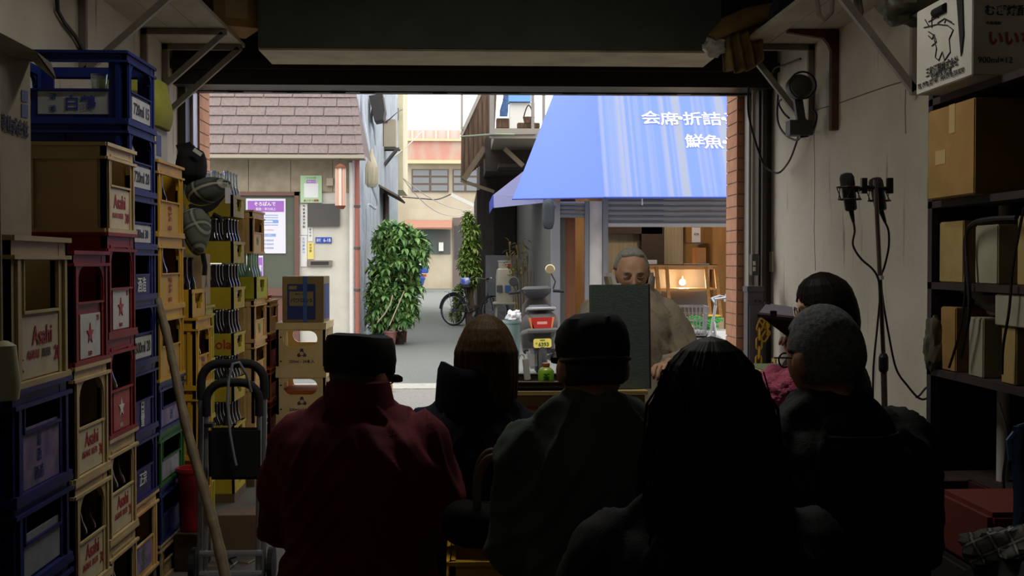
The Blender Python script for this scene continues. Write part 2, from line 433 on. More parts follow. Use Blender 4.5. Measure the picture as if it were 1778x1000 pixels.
def Yx(px, X): return PXp(px, 455, X).y
def beer_panel(big, n, dai=False):
    it = [(big, .52, .33, .13, I_red, .012, .62), ('BEER', .60, .205, .055, I_black if dai else I_red, .0, .2), (big.upper(), .36, .205, .06, I_red, .01, .24), (n, .80, .19, .105, I_red, .02, .2)]
    if dai: it.append(('大', .14, .16, .13, I_black, .0, .18))
    return (L_cream, .12, .9, .05, .46, it)
def star_panel(n='20', m=None, sc=None):
    return (m or L_white, .24, .8, .05, .44, [('STAR', .5, .26, .10, sc or I_red, 0, 1), (n, .72, .40, .05, I_red, .01, .2), ('BEER', .5, .09, .035, sc or I_red, 0, .35)])
def ml_panel(s, m=None): return (m or L_white, .22, .85, .08, .40, [(s, .53, .24, .17, I_black, .012, .56)])

# --- column A (nearest the camera)
XA = -.905; a0, a1 = Yx(19, XA), Yx(117, XA)
MB_p = MB()
def pallet(label, X, y0, y1, h, w=.44):
    mb = MB()
    for i in range(4): mb.box(X - w + w * i / 4 + .006, X - w + w * (i + 1) / 4 - .006, y0, y1, h - .018, h)
    for i in range(3):
        yy = y0 + (y1 - y0 - .05) * i / 2; mb.box(X - w, X - .004, yy, yy + .05, 0, h - .018)
    return obj('pallet', mb, M_pallet, label=label, cat='pallet')
pallet('low wooden pallet under the nearest left crate stack', XA, a0, a1, .1)
za = .1
for i in range(5):
    top = i == 4; hh = .23 if top else .19
    lab = {0: 'blue bottle crate at the foot of the nearest left stack', 1: 'blue bottle crate second from the floor in the nearest left stack', 2: 'blue crate with a white label reading 20, in the nearest left stack',
           3: 'blue crate with a plain pale worn label, directly under the violet crate', 4: 'violet-blue crate with a worn lilac label, under the cream crate marked 20'}[i]
    pn = {2: ml_panel('720ml 20', L_grey), 3: (L_grey, .06, .86, .10, .58, []), 4: (L_lilac, .04, .84, .06, .62, [('清', .45, .48, .12, I_blue, 0, .2), ('酒', .45, .34, .12, I_blue, 0, .2), ('酒造', .45, .18, .12, I_blue, 0, .4)]), 0: None, 1: None}[i]
    crate('sake_crate', lab, XA, a0, a1, za, hh, K_violet if top else K_blue, hole='rect', hz=(.60, .82) if top else (.5, .83), hw=.62, panel=pn, tb=.16)
    za += hh
zA1 = za
crate('beer_crate', 'cream beer crate marked 20 and 大, topmost crate of the nearest left stack', XA, a0, a1, zA1, .315, K_cream, hole='rect', hz=(.50, .84), hw=.60, panel=beer_panel('Asahi', '20', True), tb=.14)
# --- column B
XB = -1.06; b0, b1 = Yx(124, XB), Yx(186, XB)
pallet('low wooden pallet under the second left crate stack', XB, b0, b1, .1)
z = .1
for i, (K, pn, lab) in enumerate((
        (K_cream, beer_panel('Asahi', '30'), 'cream beer crate with red script at the foot of the second left stack'),
        (K_cream, beer_panel('Asahi', '30'), 'cream beer crate with red script holding dark bottles, second stack from the camera'),
        (K_cream, beer_panel('Asahi', '30'), 'cream beer crate with red script directly under the nearest red star crate'),
        (K_red, star_panel(), 'red beer crate with a red star on white, topmost of the second left stack'))):
    crate('beer_crate', lab, XB, b0, b1, z, .3205, K, panel=pn, hw=.70, hz=(.46, .86) if i != 3 else (.55, .86), tb=.12); z += .3205
# --- column C
XC = -1.085; c0, c1 = Yx(184, XC), Yx(234, XC)
pallet('wooden base under the third left crate stack', XC, c0, c1, .16)
z = .16
for i, (K, pn, lab) in enumerate((
        (K_cream, beer_panel('Asahi', '20'), 'cream beer crate lowest of the third left stack, dark bottle inside'),
        (K_cream, beer_panel('Asahi', '20'), 'cream beer crate with dark bottles, under the red crate with the pale star'),
        (K_red, star_panel('', L_pink, I_white), 'red beer crate with a pale star on a faded label, dark bottle inside'),
        (K_red, star_panel(), 'red beer crate with a red star on white, under the cream crate marked 30'))):
    crate('beer_crate', lab, XC, c0, c1, z, .3205, K, panel=pn, hw=.72, hz=(.46, .86)); z += .3205
crate('beer_crate', 'cream beer crate marked 30 with red script, topmost of the third left stack', XC, c0, c1, z, .275, K_cream, panel=(L_cream, .14, .84, .05, .50, [('Asahi', .48, .36, .16, I_red, .012, .6), ('ASAHI BEER', .42, .2, .06, I_red, 0, .4), ('30', .74, .18, .12, I_red, .02, .2)]), hw=.66, hz=(.54, .86), hole='arch')
zC = z + .275
# --- column D
XD = -1.26; d0, d1 = Yx(221, XD), Yx(270, XD)
pallet('low wooden pallet under the tall blue crate stack', XD, d0, d1, .095)
z = .095
Dl = [(.316, K_tan, (L_lilac, .2, .8, .1, .42, [('生', .5, .26, .2, I_grn, 0, .4)]), 'tan bottle crate with a greenish label at the foot of the tall blue stack'),
      (.27, K_violet, (None, .2, .8, .1, .5, [('正宗', .5, .3, .2, I_white, .02, .6)]), 'violet-blue crate with torn white lettering, second from the floor of the tall stack'),
      (.27, K_violet, (None, .2, .8, .1, .5, [('白', .5, .36, .2, I_white, .02, .5), ('雪', .5, .16, .2, I_white, .02, .5)]), 'violet-blue crate with two large white characters in the tall blue stack'),
      (.26, K_blue, ml_panel('300ml 20'), 'blue crate with a small square 20 label, behind the top of the bamboo pole'),
      (.20, K_blue, (None, .2, .8, .1, .5, [('酒造', .5, .25, .3, I_white, .01, .6)]), 'small blue crate with white characters, middle of the tall blue stack'),
      (.21, K_blue, ml_panel('180ml 30'), 'small blue crate labelled 180ml 30 in the tall blue stack'),
      (.26, K_blue, ml_panel('720ml 20'), 'blue crate with a round white jar behind its handle, second from the top'),
      (.266, K_blue, ml_panel('720ml 15'), 'blue crate topping the tall stack, with a sake name plate on its near end')]
for i, (hh, K, pn, lab) in enumerate(Dl):
    top = i == 7
    fp = (L_grey, .30, .88, .10, .42, [('清', .42, .35, .09, I_blue, 0, .1), ('酒', .42, .18, .09, I_blue, 0, .1), ('白鶴', .64, .26, .22, I_blue, .02, .28), ('主', .15, .26, .17, I_blue, .02, .16), ('RING', .15, .26, .16, I_blue, 0, 1)]) if top else None
    crate('sake_crate', lab, XD, d0, d1, z, hh, K, panel=pn, fpanel=fp, hole='rect' if i in (0, 2, 4, 5) else 'arch', hw=.7 if i != 4 else .5, hz=(.46, .84), front='open' if top else 'plain', tb=.15, w=.47)
    z += hh
zD = z
# --- column E
XE = -1.26; e0, e1 = Yx(270.6, XE) + .02, Yx(318, XE)
z = 0
kir = (L_cream if 0 else None, .2, .8, .05, .5, [('発', .5, .30, .22, I_red, .02, .5), ('BEER', .5, .10, .06, I_red, .01, .4)])
El = [(.167, K_cream, None, 'cream crate standing on the floor under the blue, green and yellow crates'),
      (.24, K_blue, None, 'dark blue crate second from the floor, under the green crate'),
      (.23, K_green, (L_grey, .15, .8, .08, .42, []), 'green bottle crate between two blue crates'),
      (.21, K_blue, (L_lilac, .15, .8, .08, .42, [('酒', .5, .25, .2, I_blue, 0, .4)]), 'blue crate with a lilac label directly under the yellow crates'),
      (.31, K_yellow, kir, 'yellow beer crate, lowest of the three beside the tall blue stack'),
      (.31, K_yellow, kir, 'yellow beer crate, middle of the three beside the tall blue stack'),
      (.31, K_yellow, kir, 'yellow beer crate, highest of the three beside the tall blue stack')]
for i, (hh, K, pn, lab) in enumerate(El):
    crate('beer_crate', lab, XE, e0, e1, z, hh, K, panel=pn, hw=.68, hz=(.47, .84)); z += hh
zE = z
# --- column F
XF = -1.215; f0 = 5.60; f1 = f0 + .34
obj('carton', MB().box(XF - .42, XF - .005, f0 + .01, f1, 0, .125, .004), mat('dark_carton', '4b3a2a', .85), label='flat dark carton on the floor under the short yellow stack', cat='box')
z = .127
for i, lab in enumerate(('yellow beer crate at the foot of the short yellow stack', 'yellow beer crate, middle of the short stack behind the bamboo pole', 'yellow beer crate, top of the short stack under the small bottle tray')):
    crate('beer_crate', lab, XF, f0, f1, z, .322, K_yellow, panel=kir, hw=.66, hz=(.45, .84)); z += .322
zF = z
# --- column G lime
XG = -1.27; g0, g1 = 6.02, Yx(370, XG)
z = 0
for i, lab in enumerate(('lime yellow crate on the floor beside the cola trays', 'lime yellow crate second from the floor beside the cola trays', 'lime yellow crate third from the floor beside the cola trays', 'lime yellow crate on top of its stack, under the pale carton')):
    crate('bottle_crate', lab, XG, g0, g1, z, .283, K_lime, panel=None, hw=.66, hz=(.42, .84)); z += .283
zG = z

# --- glass bottles
def bottle_prof(H, R, neck=.0135, sh=.55, nk=.75):
    return [(R * .8, 0), (R, .006), (R * .96, H * .12), (R * .92, H * .3), (R, H * sh * .85), (R * .93, H * sh), (R * .6, H * (sh + nk) / 2), (neck * 1.05, H * nk), (neck, H * .96), (neck * 1.2, H * .965), (neck * 1.2, H)]
G_brown = mat('brown_glass', '1a0e0a', .08, spec=.8)
G_cola = mat('dark_cola_glass', '171018', .08, spec=.9)
G_clear = mat('clear_glass', 'd9e4df', .05, trans=.85, spec=.6)
G_green = mat('pale_green_glass', 'a6c9ae', .06, trans=.55, spec=.6)
M_cap = mat('crown_cap', 'b9b6b0', .3, .7)
_BP = {}
def bottle(kind, loc, label, group, H=.24, R=.029, m=None, cap=True, name='cola_bottle'):
    if kind not in _BP:
        r = thing(name, label, 'bottle', loc, group)
        L = Vector(loc)
        obj('glass', MB().lathe(L, bottle_prof(H, R), 14), m, r, smooth=True)
        if kind == 'cola': obj('crown_cap', MB().lathe(L + Z_ * (H - .004), [(.0165, 0), (.0165, .005), (.012, .008)], 12), M_cap, r)
        if kind == 'cola': obj('label_band', MB().lathe(L + Z_ * (H * .30), [(R * .955, 0), (R * .965, .02), (R * 1.0, .042)], 14, cap=False), I_white, r)
        _BP[kind] = r; return r
    return copy_thing(_BP[kind], loc, label, group)

# dark beer bottles behind the handle holes
def inside(X, y0, y1, z0, n, lab, row=0):
    D = y1 - y0
    for i in range(n):
        bottle('beer', (X - .045 - row * .088, y0 + D * (.25 + .25 * (i if n > 1 else 1)) - .005, z0 + .0125), lab, 'bottles in ' + lab[lab.index('crate'):][:30] if 0 else lab[:60], H=.27, R=.034, m=G_brown, name='beer_bottle')
inside(XB, b0, b1, .1 + .3205, 3, 'dark beer bottle in the cream crate second up in the second left stack')
inside(XC, c0, c1, .16, 2, 'dark beer bottle in the lowest cream crate of the third left stack')
inside(XC, c0, c1, .16 + .3205, 3, 'dark beer bottle in the cream crate below the pale star crate')
inside(XC, c0, c1, .16 + .641, 2, 'dark beer bottle in the red crate with the pale star')
inside(XE, e0, e1, zE - .31, 2, 'dark beer bottle in the highest yellow crate of the tall stack')
inside(XE, e0, e1, zE - .62, 2, 'dark beer bottle in the middle yellow crate of the tall stack')
inside(XF, f0, f1, zF - .322, 2, 'dark beer bottle in the top yellow crate of the short stack')
# jar in the blue crate, two tumblers on the top crate
jy = (d0 + d1) / 2
mb = MB().lathe((XD - .09, jy, zD - .266 - .26 + .0125), [(.05, 0), (.06, .02), (.062, .16), (.045, .2), (.03, .205)], 20)
obj('ceramic_jar', mb, mat('white_ceramic', 'c9c6ba', .35), smooth=True, label='round white jar standing inside the second blue crate from the top', cat='jar')
for (dx, dy, hgt, lab) in ((-.115, .05, .085, 'larger clear tumbler resting in the top blue crate'), (-.055, .07, .05, 'smaller clear tumbler beside the larger one in the top blue crate')):
    mb = MB().lathe((XD + dx, d0 + dy, zD - .266 + .098), [(.024, 0), (.032, hgt), (.0295, hgt), (.022, .006), (.001, .006)], 18)
    obj('tumbler', mb, G_clear, smooth=True, label=lab, cat='glass')

# --- soft drink trays (low yellow trays with bottles standing in them)
def tray(name, label, X, y0, y1, z0, h, K, w, text=None, group=None):
    root = thing(name, label, 'crate', (X - w / 2, (y0 + y1) / 2, z0), group)
    mb = MB(); D = y1 - y0; t = .014
    mb.box(X - w, X, y0, y0 + t, z0, z0 + h).box(X - w, X, y1 - t, y1, z0, z0 + h).box(X - w, X - w + t, y0, y1, z0, z0 + h)
    yc = (y0 + y1) / 2
    mb.box(X - t, X, y0, y1, z0, z0 + h * .30).box(X - t, X, y0, yc - .075, z0 + h * .3, z0 + h).box(X - t, X, yc + .075, y1, z0 + h * .3, z0 + h)
    mb.box(X - t, X, yc - .075, yc - .045, z0 + h * .3, z0 + h * .5).box(X - t, X, yc + .045, yc + .075, z0 + h * .3, z0 + h * .5)
    mb.box(X - t, X + .003, y0, y1, z0 + h * .86, z0 + h)
    mb.box(X - w + .002, X - .002, y0 + .002, y1 - .002, z0, z0 + .008)
    mb.box(X - w - .004, X + .004, y0 - .004, y1 + .004, z0 + h - .008, z0 + h - .002) if 0 else None
    for i in range(1, 4): mb.box(X - w + t, X - t, y0 + D * i / 4 - .002, y0 + D * i / 4 + .002, z0 + .008, z0 + h * .55)
    body = obj('tray_body', mb, K, root)
    if text: lettering(root, [((text, (X - w * .40, y0, z0 + h * .52), X_, Z_), dict(w=w * .75, bold=.015))], I_red)
    return root
XT = -1.27; t0 = 6.82; t1 = t0 + .365; wT = .44
tz = [.05, .309, .568, .827, 1.086, 1.345, 1.604]
tl = ['lowest', 'second from the floor', 'third from the floor', 'fourth from the floor with red script', 'fifth from the floor', 'sixth from the floor', 'topmost']
obj('board', MB().box(XT - wT, XT, t0, t1, 0, .05), M_pallet, label='wooden board under the tower of low yellow cola trays', cat='board')
for i, z in enumerate(tz):
    tray('drink_tray', 'low yellow drink tray, ' + tl[i] + ', cola bottle tower', XT, t0, t1, z, .122, K_cola, wT, 'Coca-Cola' if i == 3 else None)
    for r in range(6):
        for c in range(4):
            if r > 3 and c > 0: continue     # only the bottles near the visible faces
            loc = (XT - .045 - r * .07, t0 + .048 + c * .09, z + .0082)
            if i == 6:
                if r < 4 and c < 4: bottle('clear', loc, 'clear glass bottle with a bright mouth in the topmost yellow tray', 'clear bottles in the topmost tray', H=.25, R=.029, m=G_clear, name='glass_bottle')
            else: bottle('cola', loc, 'dark cola bottle standing in the yellow tray ' + tl[i].split(' with')[0] + ' in the tower', 'cola bottles in the tray ' + tl[i].split(' with')[0], m=G_cola)
# --- column H: tan crates, green bottles
XH = -1.24; h0, h1 = Yx(440, XH), Yx(461, XH)
obj('board', MB().box(XH - .42, XH, h0, h1, 0, .115), M_pallet, label='thick wooden block under the tan crates marked N', cat='board')
z = .115
npan = (None, .2, .8, .1, .5, [('N', .5, .26, .24, I_grn, .03, .5)])
for i, lab in enumerate(('tan crate marked N at the foot of its stack', 'tan crate marked N second from the floor', 'tan crate marked N third from the floor', 'tan crate marked N directly under the tray of green bottles')):
    crate('drink_crate', lab, XH, h0, h1, z, .254, K_tan, panel=npan, hw=.7, hz=(.48, .86), w=.38); z += .254
tray('drink_tray', 'low yellow tray of pale green bottles on the tan crates', XH + .02, h0 - .02, h1 - .04, z, .13, K_lime, .36)
for r in range(3):
    for c in range(4): bottle('green', (XH - .03 - r * .075, h0 + .03 + c * .085, z + .0082), 'pale green glass bottle in the low yellow tray on the tan crates', 'pale green bottles in the low tray', H=.262, R=.031, m=G_green, name='glass_bottle')
crate('drink_crate', 'tan crate with orange inside, standing on the pale green bottles', XH - .005, h0 - .01, h1 - .03, z + .2705, .26, K_tan, panel=(None, .2, .8, .1, .5, [('N', .5, .3, .2, I_grn, .03, .5)]), hw=.7, hz=(.5, .86), w=.36)
# --- column I: orange and red crates behind
XI = -1.245; i0, i1 = 7.92, Yx(481, XI) + .02
z = 0
for i, (K, lab) in enumerate(((K_red, 'dark red crate at the foot of the stack beside the pale crates'), (K_red, 'dark red crate second from the floor beside the pale crates'), (K_orange, 'orange crate third from the floor beside the pale crates'), (K_red, 'dark red crate just below the tan crate beside the pale crates'), (K_tan, 'tan crate holding red-capped bottles beside the boxed carton'))):
    crate('drink_crate', lab, XI, i0, i1, z, .22, K, hw=.7, hz=(.5, .86), w=.38); z += .22
for c in range(4):
    mb = MB().lathe((XI - .05, i0 + .05 + c * .09, z - .22 + .013), bottle_prof(.23, .028), 12)
    b = obj('glass_bottle', mb, G_clear, smooth=True, label='clear bottle with a red cap in the tan crate beside the boxed carton', cat='bottle', group='red-capped bottles in the tan crate')
    obj('cap', MB().lathe((XI - .05, i0 + .05 + c * .09, z + .008), [(.018, 0), (.018, .018), (.014, .022)], 12), mat('red_cap', 'c23a36', .4), b)
# --- column J: pale crates for small milk bottles by the street, carton on top
J0, J1 = P(480, 700, 8.0), P(565, 700, 8.0)
zj = 0
def logo3(mb, c, u, r):
    for k in range(3):
        w_ = PI / 2 + 2 * PI * k / 3
        d = u * math.cos(w_) + Z_ * math.sin(w_); e = Vector(-d.z * u + Z_ * d.dot(u)) if 0 else (u * -math.sin(w_) + Z_ * math.cos(w_))
        n = Vector(u).cross(Z_) * .001
        for s in (.45, 1.0):
            c0 = c + d * r * s * .55
            mb.prism([c0 + e * r * .32 + d * r * .2, c0 + d * r * .42, c0 - e * r * .32 + d * r * .2, c0 - e * r * .32 - d * r * .05, c0 + d * r * .16, c0 + e * r * .32 - d * r * .05], n * 1.5)
for i, lab in enumerate(('lowest pale crate marked 200ml 24 standing by the street opening', 'middle pale crate marked 200ml 24 with orange glimpsed through its handle', 'topmost pale crate marked 200ml 24, under the blue-strapped carton')):
    X = J1.x; w = J1.x - J0.x; hh = .317; y0 = 8.0; y1 = 8.48
    root = thing('milk_crate', lab, 'crate', ((X + J0.x) / 2, 8.24, zj))
    mb = MB(); t = .016
    for yy, sg in ((y0, 1), (y1 - t, 1)):
        a0_, a1_ = X - w * .86, X - w * .16; v0, v1 = zj + hh * .50, zj + hh * .83
        mb.box(X - w, X, yy, yy + t, zj, v0).box(X - w, X, yy, yy + t, v1, zj + hh - .001).box(X - w, a0_, yy, yy + t, v0, v1).box(a1_, X, yy, yy + t, v0, v1)
        rr = (v1 - v0) / 2
        for ua, s2 in ((a0_, 1), (a1_, -1)):
            for vv, s3 in ((v1, -1), (v0, 1)):
                arc = [(ua + s2 * (rr - rr * math.cos(q)), vv + s3 * (rr - rr * math.sin(q))) for q in [PI / 2 * k / 5 for k in range(6)]] + [(ua, vv)]
                mb.prism([(a_, yy, b_) for a_, b_ in arc], (0, t, 0))
    for xx in (X - w, X - t):
        mb.box(xx, xx + t, y0, y1, zj, zj + hh * .18).box(xx, xx + t, y0, y1, zj + hh * .84, zj + hh - .001)
        for q in range(7): mb.box(xx, xx + t, y0 + (y1 - y0 - .03) * q / 6, y0 + (y1 - y0 - .03) * q / 6 + .03, zj, zj + hh - .01)
    mb.box(X - w - .004, X + .006, y0 - .006, y1, zj + hh * .86, zj + hh)
    mb.box(X - w - .003, X + .004, y0 - .004, y1, zj, zj + .03)
    mb.box(X - w + .004, X - .004, y0 + .004, y1 - .004, zj + .005, zj + .012)
    obj('crate_body', mb, K_wheat, root)
    hm = MB()
    for vv in (.2, .7): hm.lathe((X - w + .03, y0 - .0005, zj + hh * vv), [(.006, -.001), (.006, .002)], 10, axis='y')
    obj('rivet', hm, I_black, root)
    mb = MB(); logo3(mb, Vector((X - w * .48, y0 - .001, zj + hh * .36)), X_, .036)
    text_into(mb, '200ml - 24本入', (X - w * .48, y0 - .001, zj + hh * .20), X_, Z_, w=w * .52, bold=.01)
    obj('lettering', mb, I_crim if 0 else mat('dull_purple_print', '4b3558', .6), root)
    if i == 1:
        obj('orange_liner', MB().box(X - w + .03, X - .03, y0 + .03, y1 - .05, zj + .02, zj + hh * .58), K_orange, root, label='orange plastic liner')
    zj += hh
bx0, bx1, by0 = P(490, 500, 8.03).x, P(562, 500, 8.03).x, 8.03
by1 = by0 + .36; zt = P(520, 480, 8.03).z
root = thing('cardboard_carton', 'brown carton with a dark blue printed panel and blue strap, on the pale crates', 'box', ((bx0 + bx1) / 2, (by0 + by1) / 2, zj))
M_kraft = mat('kraft_cardboard', '96835f', .85, c2='8a7754', scale=12)
obj('carton_body', MB().box(bx0, bx1, by0, by1, zj, zt, .003), M_kraft, root)
pz0, pz1 = zj + .02, zt - .05; bw = bx1 - bx0
pan = MB().box(bx0 + bw * .12, bx0 + bw * .80, by0 - .002, by0 + .001, pz0, pz1).box(bx1 - .001, bx1 + .002, by0 + .03, by1 - .05, pz0, pz1)
pp = obj('printed_panel', pan, mat('dark_blue_panel', '2a3a80', .7), root)
pl = obj('name_plate', MB().box(bx0 + bw * .17, bx0 + bw * .75, by0 - .0032, by0 - .0015, pz0 + .09, pz0 + .185).box(bx0 + bw * .16, bx0 + bw * .35, by0 - .0032, by0 - .0015, pz1 - .035, pz1 - .012), mat('dull_tan_plate', '8d8263', .8), root)
lettering(root, [(('パワロン5', (bx0 + bw * .46, by0 - .0034, pz0 + .128), X_, Z_), dict(w=bw * .52, bold=.02)), (('複合ビタミン', (bx0 + bw * .46, by0 - .0034, pz0 + .168), X_, Z_), dict(w=bw * .3, bold=0))], mat('navy_print', '1d2648', .7))
obj('strap', MB().box(bx0 + bw * .50, bx0 + bw * .60, by0 - .0045, by0 - .0036, zj, zt).box(bx0 + bw * .50, bx0 + bw * .60, by0 - .0045, by1, zt, zt + .001), mat('blue_strap', '3a66b0', .5), root)
# ---------------------------------------------------------------- houses across the street, left of the alley
FY = 19.0
M_stucco = mat('white_stucco', 'c9c5b8', .85, c2='bdb8a9', scale=3, bump=.25, bscale=90)
M_beige = mat('marbled_beige_cladding', '968a74', .7, c2='867a64', scale=7, detail=8)
M_shing = mat('mauve_brown_shingle', '7d6f6a', .9, c2='6f635f', scale=25, bump=.3, bscale=90)
M_brownfr = mat('brown_frame', '6a4a40', .6)
M_olive = mat('olive_grey_door', '565a4c', .6, c2='4d5144', scale=2)
M_white = mat('white_paint', 'd5d3cc', .5)
M_dgrey = mat('dark_grey_metal', '4f4c48', .45)
fx1 = P(612, 400, FY).x
ez = P(600, 268, 18.6).z
house = thing('house', 'beige house with a mauve shingled roof at the left corner of the alley', 'house', (-5, 22, 0))
obj('wall', MB().box(-10, fx1 - .6, FY, 26, 0, ez + .1).box(fx1 - .6, fx1, FY, 20.1, 0, ez + .1), M_stucco, house)
mb = MB()
for (p0, p1) in ((150, 330), (332, 431.5), (432.5, 504.5), (505.5, 577.5), (578.5, 612)):
    mb.box(P(p0, 300, FY).x, P(p1, 300, FY).x, FY - .03, FY, P(500, 333, FY).z, ez + .05)
obj('cladding', mb, M_beige, house)
# roof of staggered shingles on a steep slope with a hip edge
A0 = Vector((-10, 18.6, ez)); ER = P(632, 268, 18.6); TR = P(603, 49, 19.9); zt_ = TR.z
mb = MB(); rows = 14
mb.add([A0, ER, TR, Vector((-10, 19.9, zt_)), Vector((-10, 20.15, zt_)), Vector((TR.x - .1, 20.15, zt_)), Vector((ER.x, 20.15, ez))], [(0, 1, 2, 3), (3, 2, 5, 4), (1, 6, 5, 2)])
nrm = Vector((0, -(zt_ - ez), 1.3)).normalized()
for r in range(rows):
    f0_, f1_ = r / rows, (r + 1) / rows
    l0 = A0.lerp(Vector((-10, 19.9, zt_)), f0_); l1 = A0.lerp(Vector((-10, 19.9, zt_)), f1_)
    xr = ER.lerp(TR, f0_).x - .10; xr1 = ER.lerp(TR, f1_).x - .10
    x = xr + (.22 if r % 2 else 0)
    while x > -9.5:
        a, b = x - .44, min(x, xr); b1 = min(x, xr1)
        if b - a > .03:
            q = [Vector((a, l0.y, l0.z)), Vector((b - .006, l0.y, l0.z)), Vector((b1 - .006, l1.y, l1.z)), Vector((a, l1.y, l1.z))]
            q = [q[0] + nrm * .028, q[1] + nrm * .028, q[2] + nrm * .008, q[3] + nrm * .008]
            mb.quad(*q, t=-.008)
        x -= .45
    c0 = ER.lerp(TR, f0_) + nrm * .03; c1 = ER.lerp(TR, f1_) + nrm * .012
    mb.quad(c0 + X_ * -.11, c0, c1, c1 + X_ * -.10, t=-.02)
obj('roof', mb, M_shing, house)
obj('eave_board', MB().box(-10, ER.x, 18.58, FY, ez - .06, ez - .005), mat('eave_soffit', 'a09684', .7), house)
dx0, dx1 = P(400, 400, FY).x, P(520, 400, FY).x
dz1, dzs = P(450, 333, FY).z, P(450, 500, FY).z
dr = obj('door', MB().box(dx0 + .06, dx1 - .07, FY - .02, FY + .01, dzs, dz1 - .05), M_olive, house)
obj('door_frame', MB().box(dx0, dx1, FY - .06, FY, dz1 - .06, dz1).box(dx1 - .07, dx1, FY - .06, FY, 0, dz1).box(dx0, dx0 + .06, FY - .06, FY, 0, dz1).box(dx0, dx1, FY - .09, FY, dzs - .12, dzs).box(dx0, dx1, FY - .05, FY, 0, dzs - .12), M_brownfr, house)
def flat(name, label, cat, px0, py0, px1, py1, Y, m, t=.02, texts=(), group=None):
    a, b = P(px0, py1, Y), P(px1, py0, Y)
    o = obj(name, MB().box(a.x, b.x, Y - t, Y - .001, a.z, b.z), m, label=label, cat=cat, group=group)
    w, h = b.x - a.x, b.z - a.z
    by = {}
    for (s, u, v, hh, im, bold, mw) in texts:
        e = by.setdefault(im.name, (MB(), im))[0]
        c = Vector((a.x + w * u, Y - t - .001, a.z + h * v))
        if s == 'BOX': e.box(c.x - w * mw / 2, c.x + w * mw / 2, Y - t - .003, Y - t, c.z - h * hh / 2, c.z + h * hh / 2)
        else:
            _, _, tw, th = text_geo(s, bold)
            if tw / th * hh * h > mw * w: text_into(e, s, c, X_, Z_, w=mw * w, h=hh * h, bold=bold, n_off=.002)
            else: text_into(e, s, c, X_, Z_, h=hh * h, bold=bold, n_off=.002)
    for e, im in by.values(): obj('lettering', e, im, o)
    return o
M_paper = mat('poster_paper', 'd8d5de', .6)
I_purp = mat('purple_print', '9a62b4', .6); I_lblue = mat('light_blue_print', '7f9fd0', .6); I_pink = mat('pink_print', 'd29aa8', .6)
pt = [('BOX', .5, .86, .20, I_purp, 0, .92), ('そろばんで', .48, .905, .075, I_white, .03, .76), ('算数・学力向上', .5, .81, .05, I_white, .01, .72)]
pt += [('一一一一一一一', .5, .70 - .045 * k, .012, I_lblue, 0, .62) for k in range(5)] + [('BOX', .75, .58, .05, I_lblue, 0, .14)]
pt += [('ooooo ooooo', .5, .43, .022, I_pink, 0, .72), ('BOX', .5, .335, .05, I_lblue, 0, .5), ('そろばん教室', .5, .335, .03, I_white, 0, .4)] + [('習習習習 習習習習', .5, .24 - .07 * k, .03, I_lblue, 0, .68) for k in range(3)]
flat('poster', 'white poster with a purple heading band on the olive door', 'poster', 428, 345, 496, 440, FY - .02, M_paper, texts=pt)
flat('poster', 'narrow purple and white poster low on the olive door behind the green bottles', 'poster', 420, 444, 457, 500, FY - .02, M_paper, texts=[('BOX', .8, .62, .66, I_purp, 0, .36), ('教室', .8, .62, .2, I_white, .02, .3)])
flat('poster', 'green-bordered notice with a plain white centre, right of the door frame', 'poster', 522, 305, 559, 352, FY - .03, mat('pale_green_paper', 'a7c39a', .6), texts=[('BOX', .5, .45, .52, I_white, 0, .66), ('BOX', .5, .78, .12, I_purp, 0, .42), ('家庭の日', .5, .78, .07, I_white, 0, .36), ('みんなの約束', .5, .92, .06, I_grn, 0, .6), ('あいさつ運動', .5, .08, .09, I_red, .01, .7)])
flat('nameplate', 'blank dark grey board on the white wall below the green notice', 'sign', 535, 354, 590, 393, FY, M_dgrey, t=.05)
flat('address_plate', 'small blue address plate reading 6-18 on the white wall', 'sign', 548, 412, 576, 422, FY, mat('address_blue', '23449c', .5), texts=[('6-18', .72, .5, .6, I_white, .01, .45), ('東町', .2, .5, .6, I_white, 0, .3)])
flat('sticker', 'yellow upright notice with vertical black characters on the white wall', 'sign', 534, 421, 545, 450, FY, mat('yellow_notice', 'd8c46c', .6), texts=[(c, .5, .86 - .18 * k, .14, I_black, 0, .6) for k, c in enumerate('犬注意')])
flat('name_strip', 'tall white paper strip with vertical characters beside the brown door frame', 'sign', 522, 354, 534, 408, FY, M_white, t=.012, texts=[(c, .5, .93 - .11 * k, .08, I_black, 0, .5) for k, c in enumerate('珠算書道学習塾')])
flat('name_strip', 'lower white paper strip with vertical characters beside the brown door frame', 'sign', 522, 409, 533, 463, FY, M_white, t=.012, texts=[(c, .5, .9 - .11 * k, .08, I_lblue, 0, .5) for k, c in enumerate('生徒募集中')])
flat('name_strip', 'short white strip above the yellow notice', 'sign', 535, 395, 543, 419, FY, M_white, t=.012, texts=[(c, .5, .85 - .22 * k, .16, I_black, 0, .6) for k, c in enumerate('受付中')])
ms = flat('mail_slot', 'steel mail slot in the white wall below the yellow notice', 'mail slot', 534, 452, 577, 462, FY, mat('brushed_steel', '8f877b', .4, .7), t=.04)
a, b = P(540, 460, FY), P(571, 454, FY); obj('flap', MB().box(a.x, b.x, FY - .045, FY - .038, a.z, b.z), mat('slot_dark', '2d2a28', .5), ms, label='dark letter opening')
flat('meter_box', 'small beige junction box beside the hanging lamp', 'box', 568, 310, 579, 323, FY, mat('box_beige', 'a89c84', .6), t=.08)
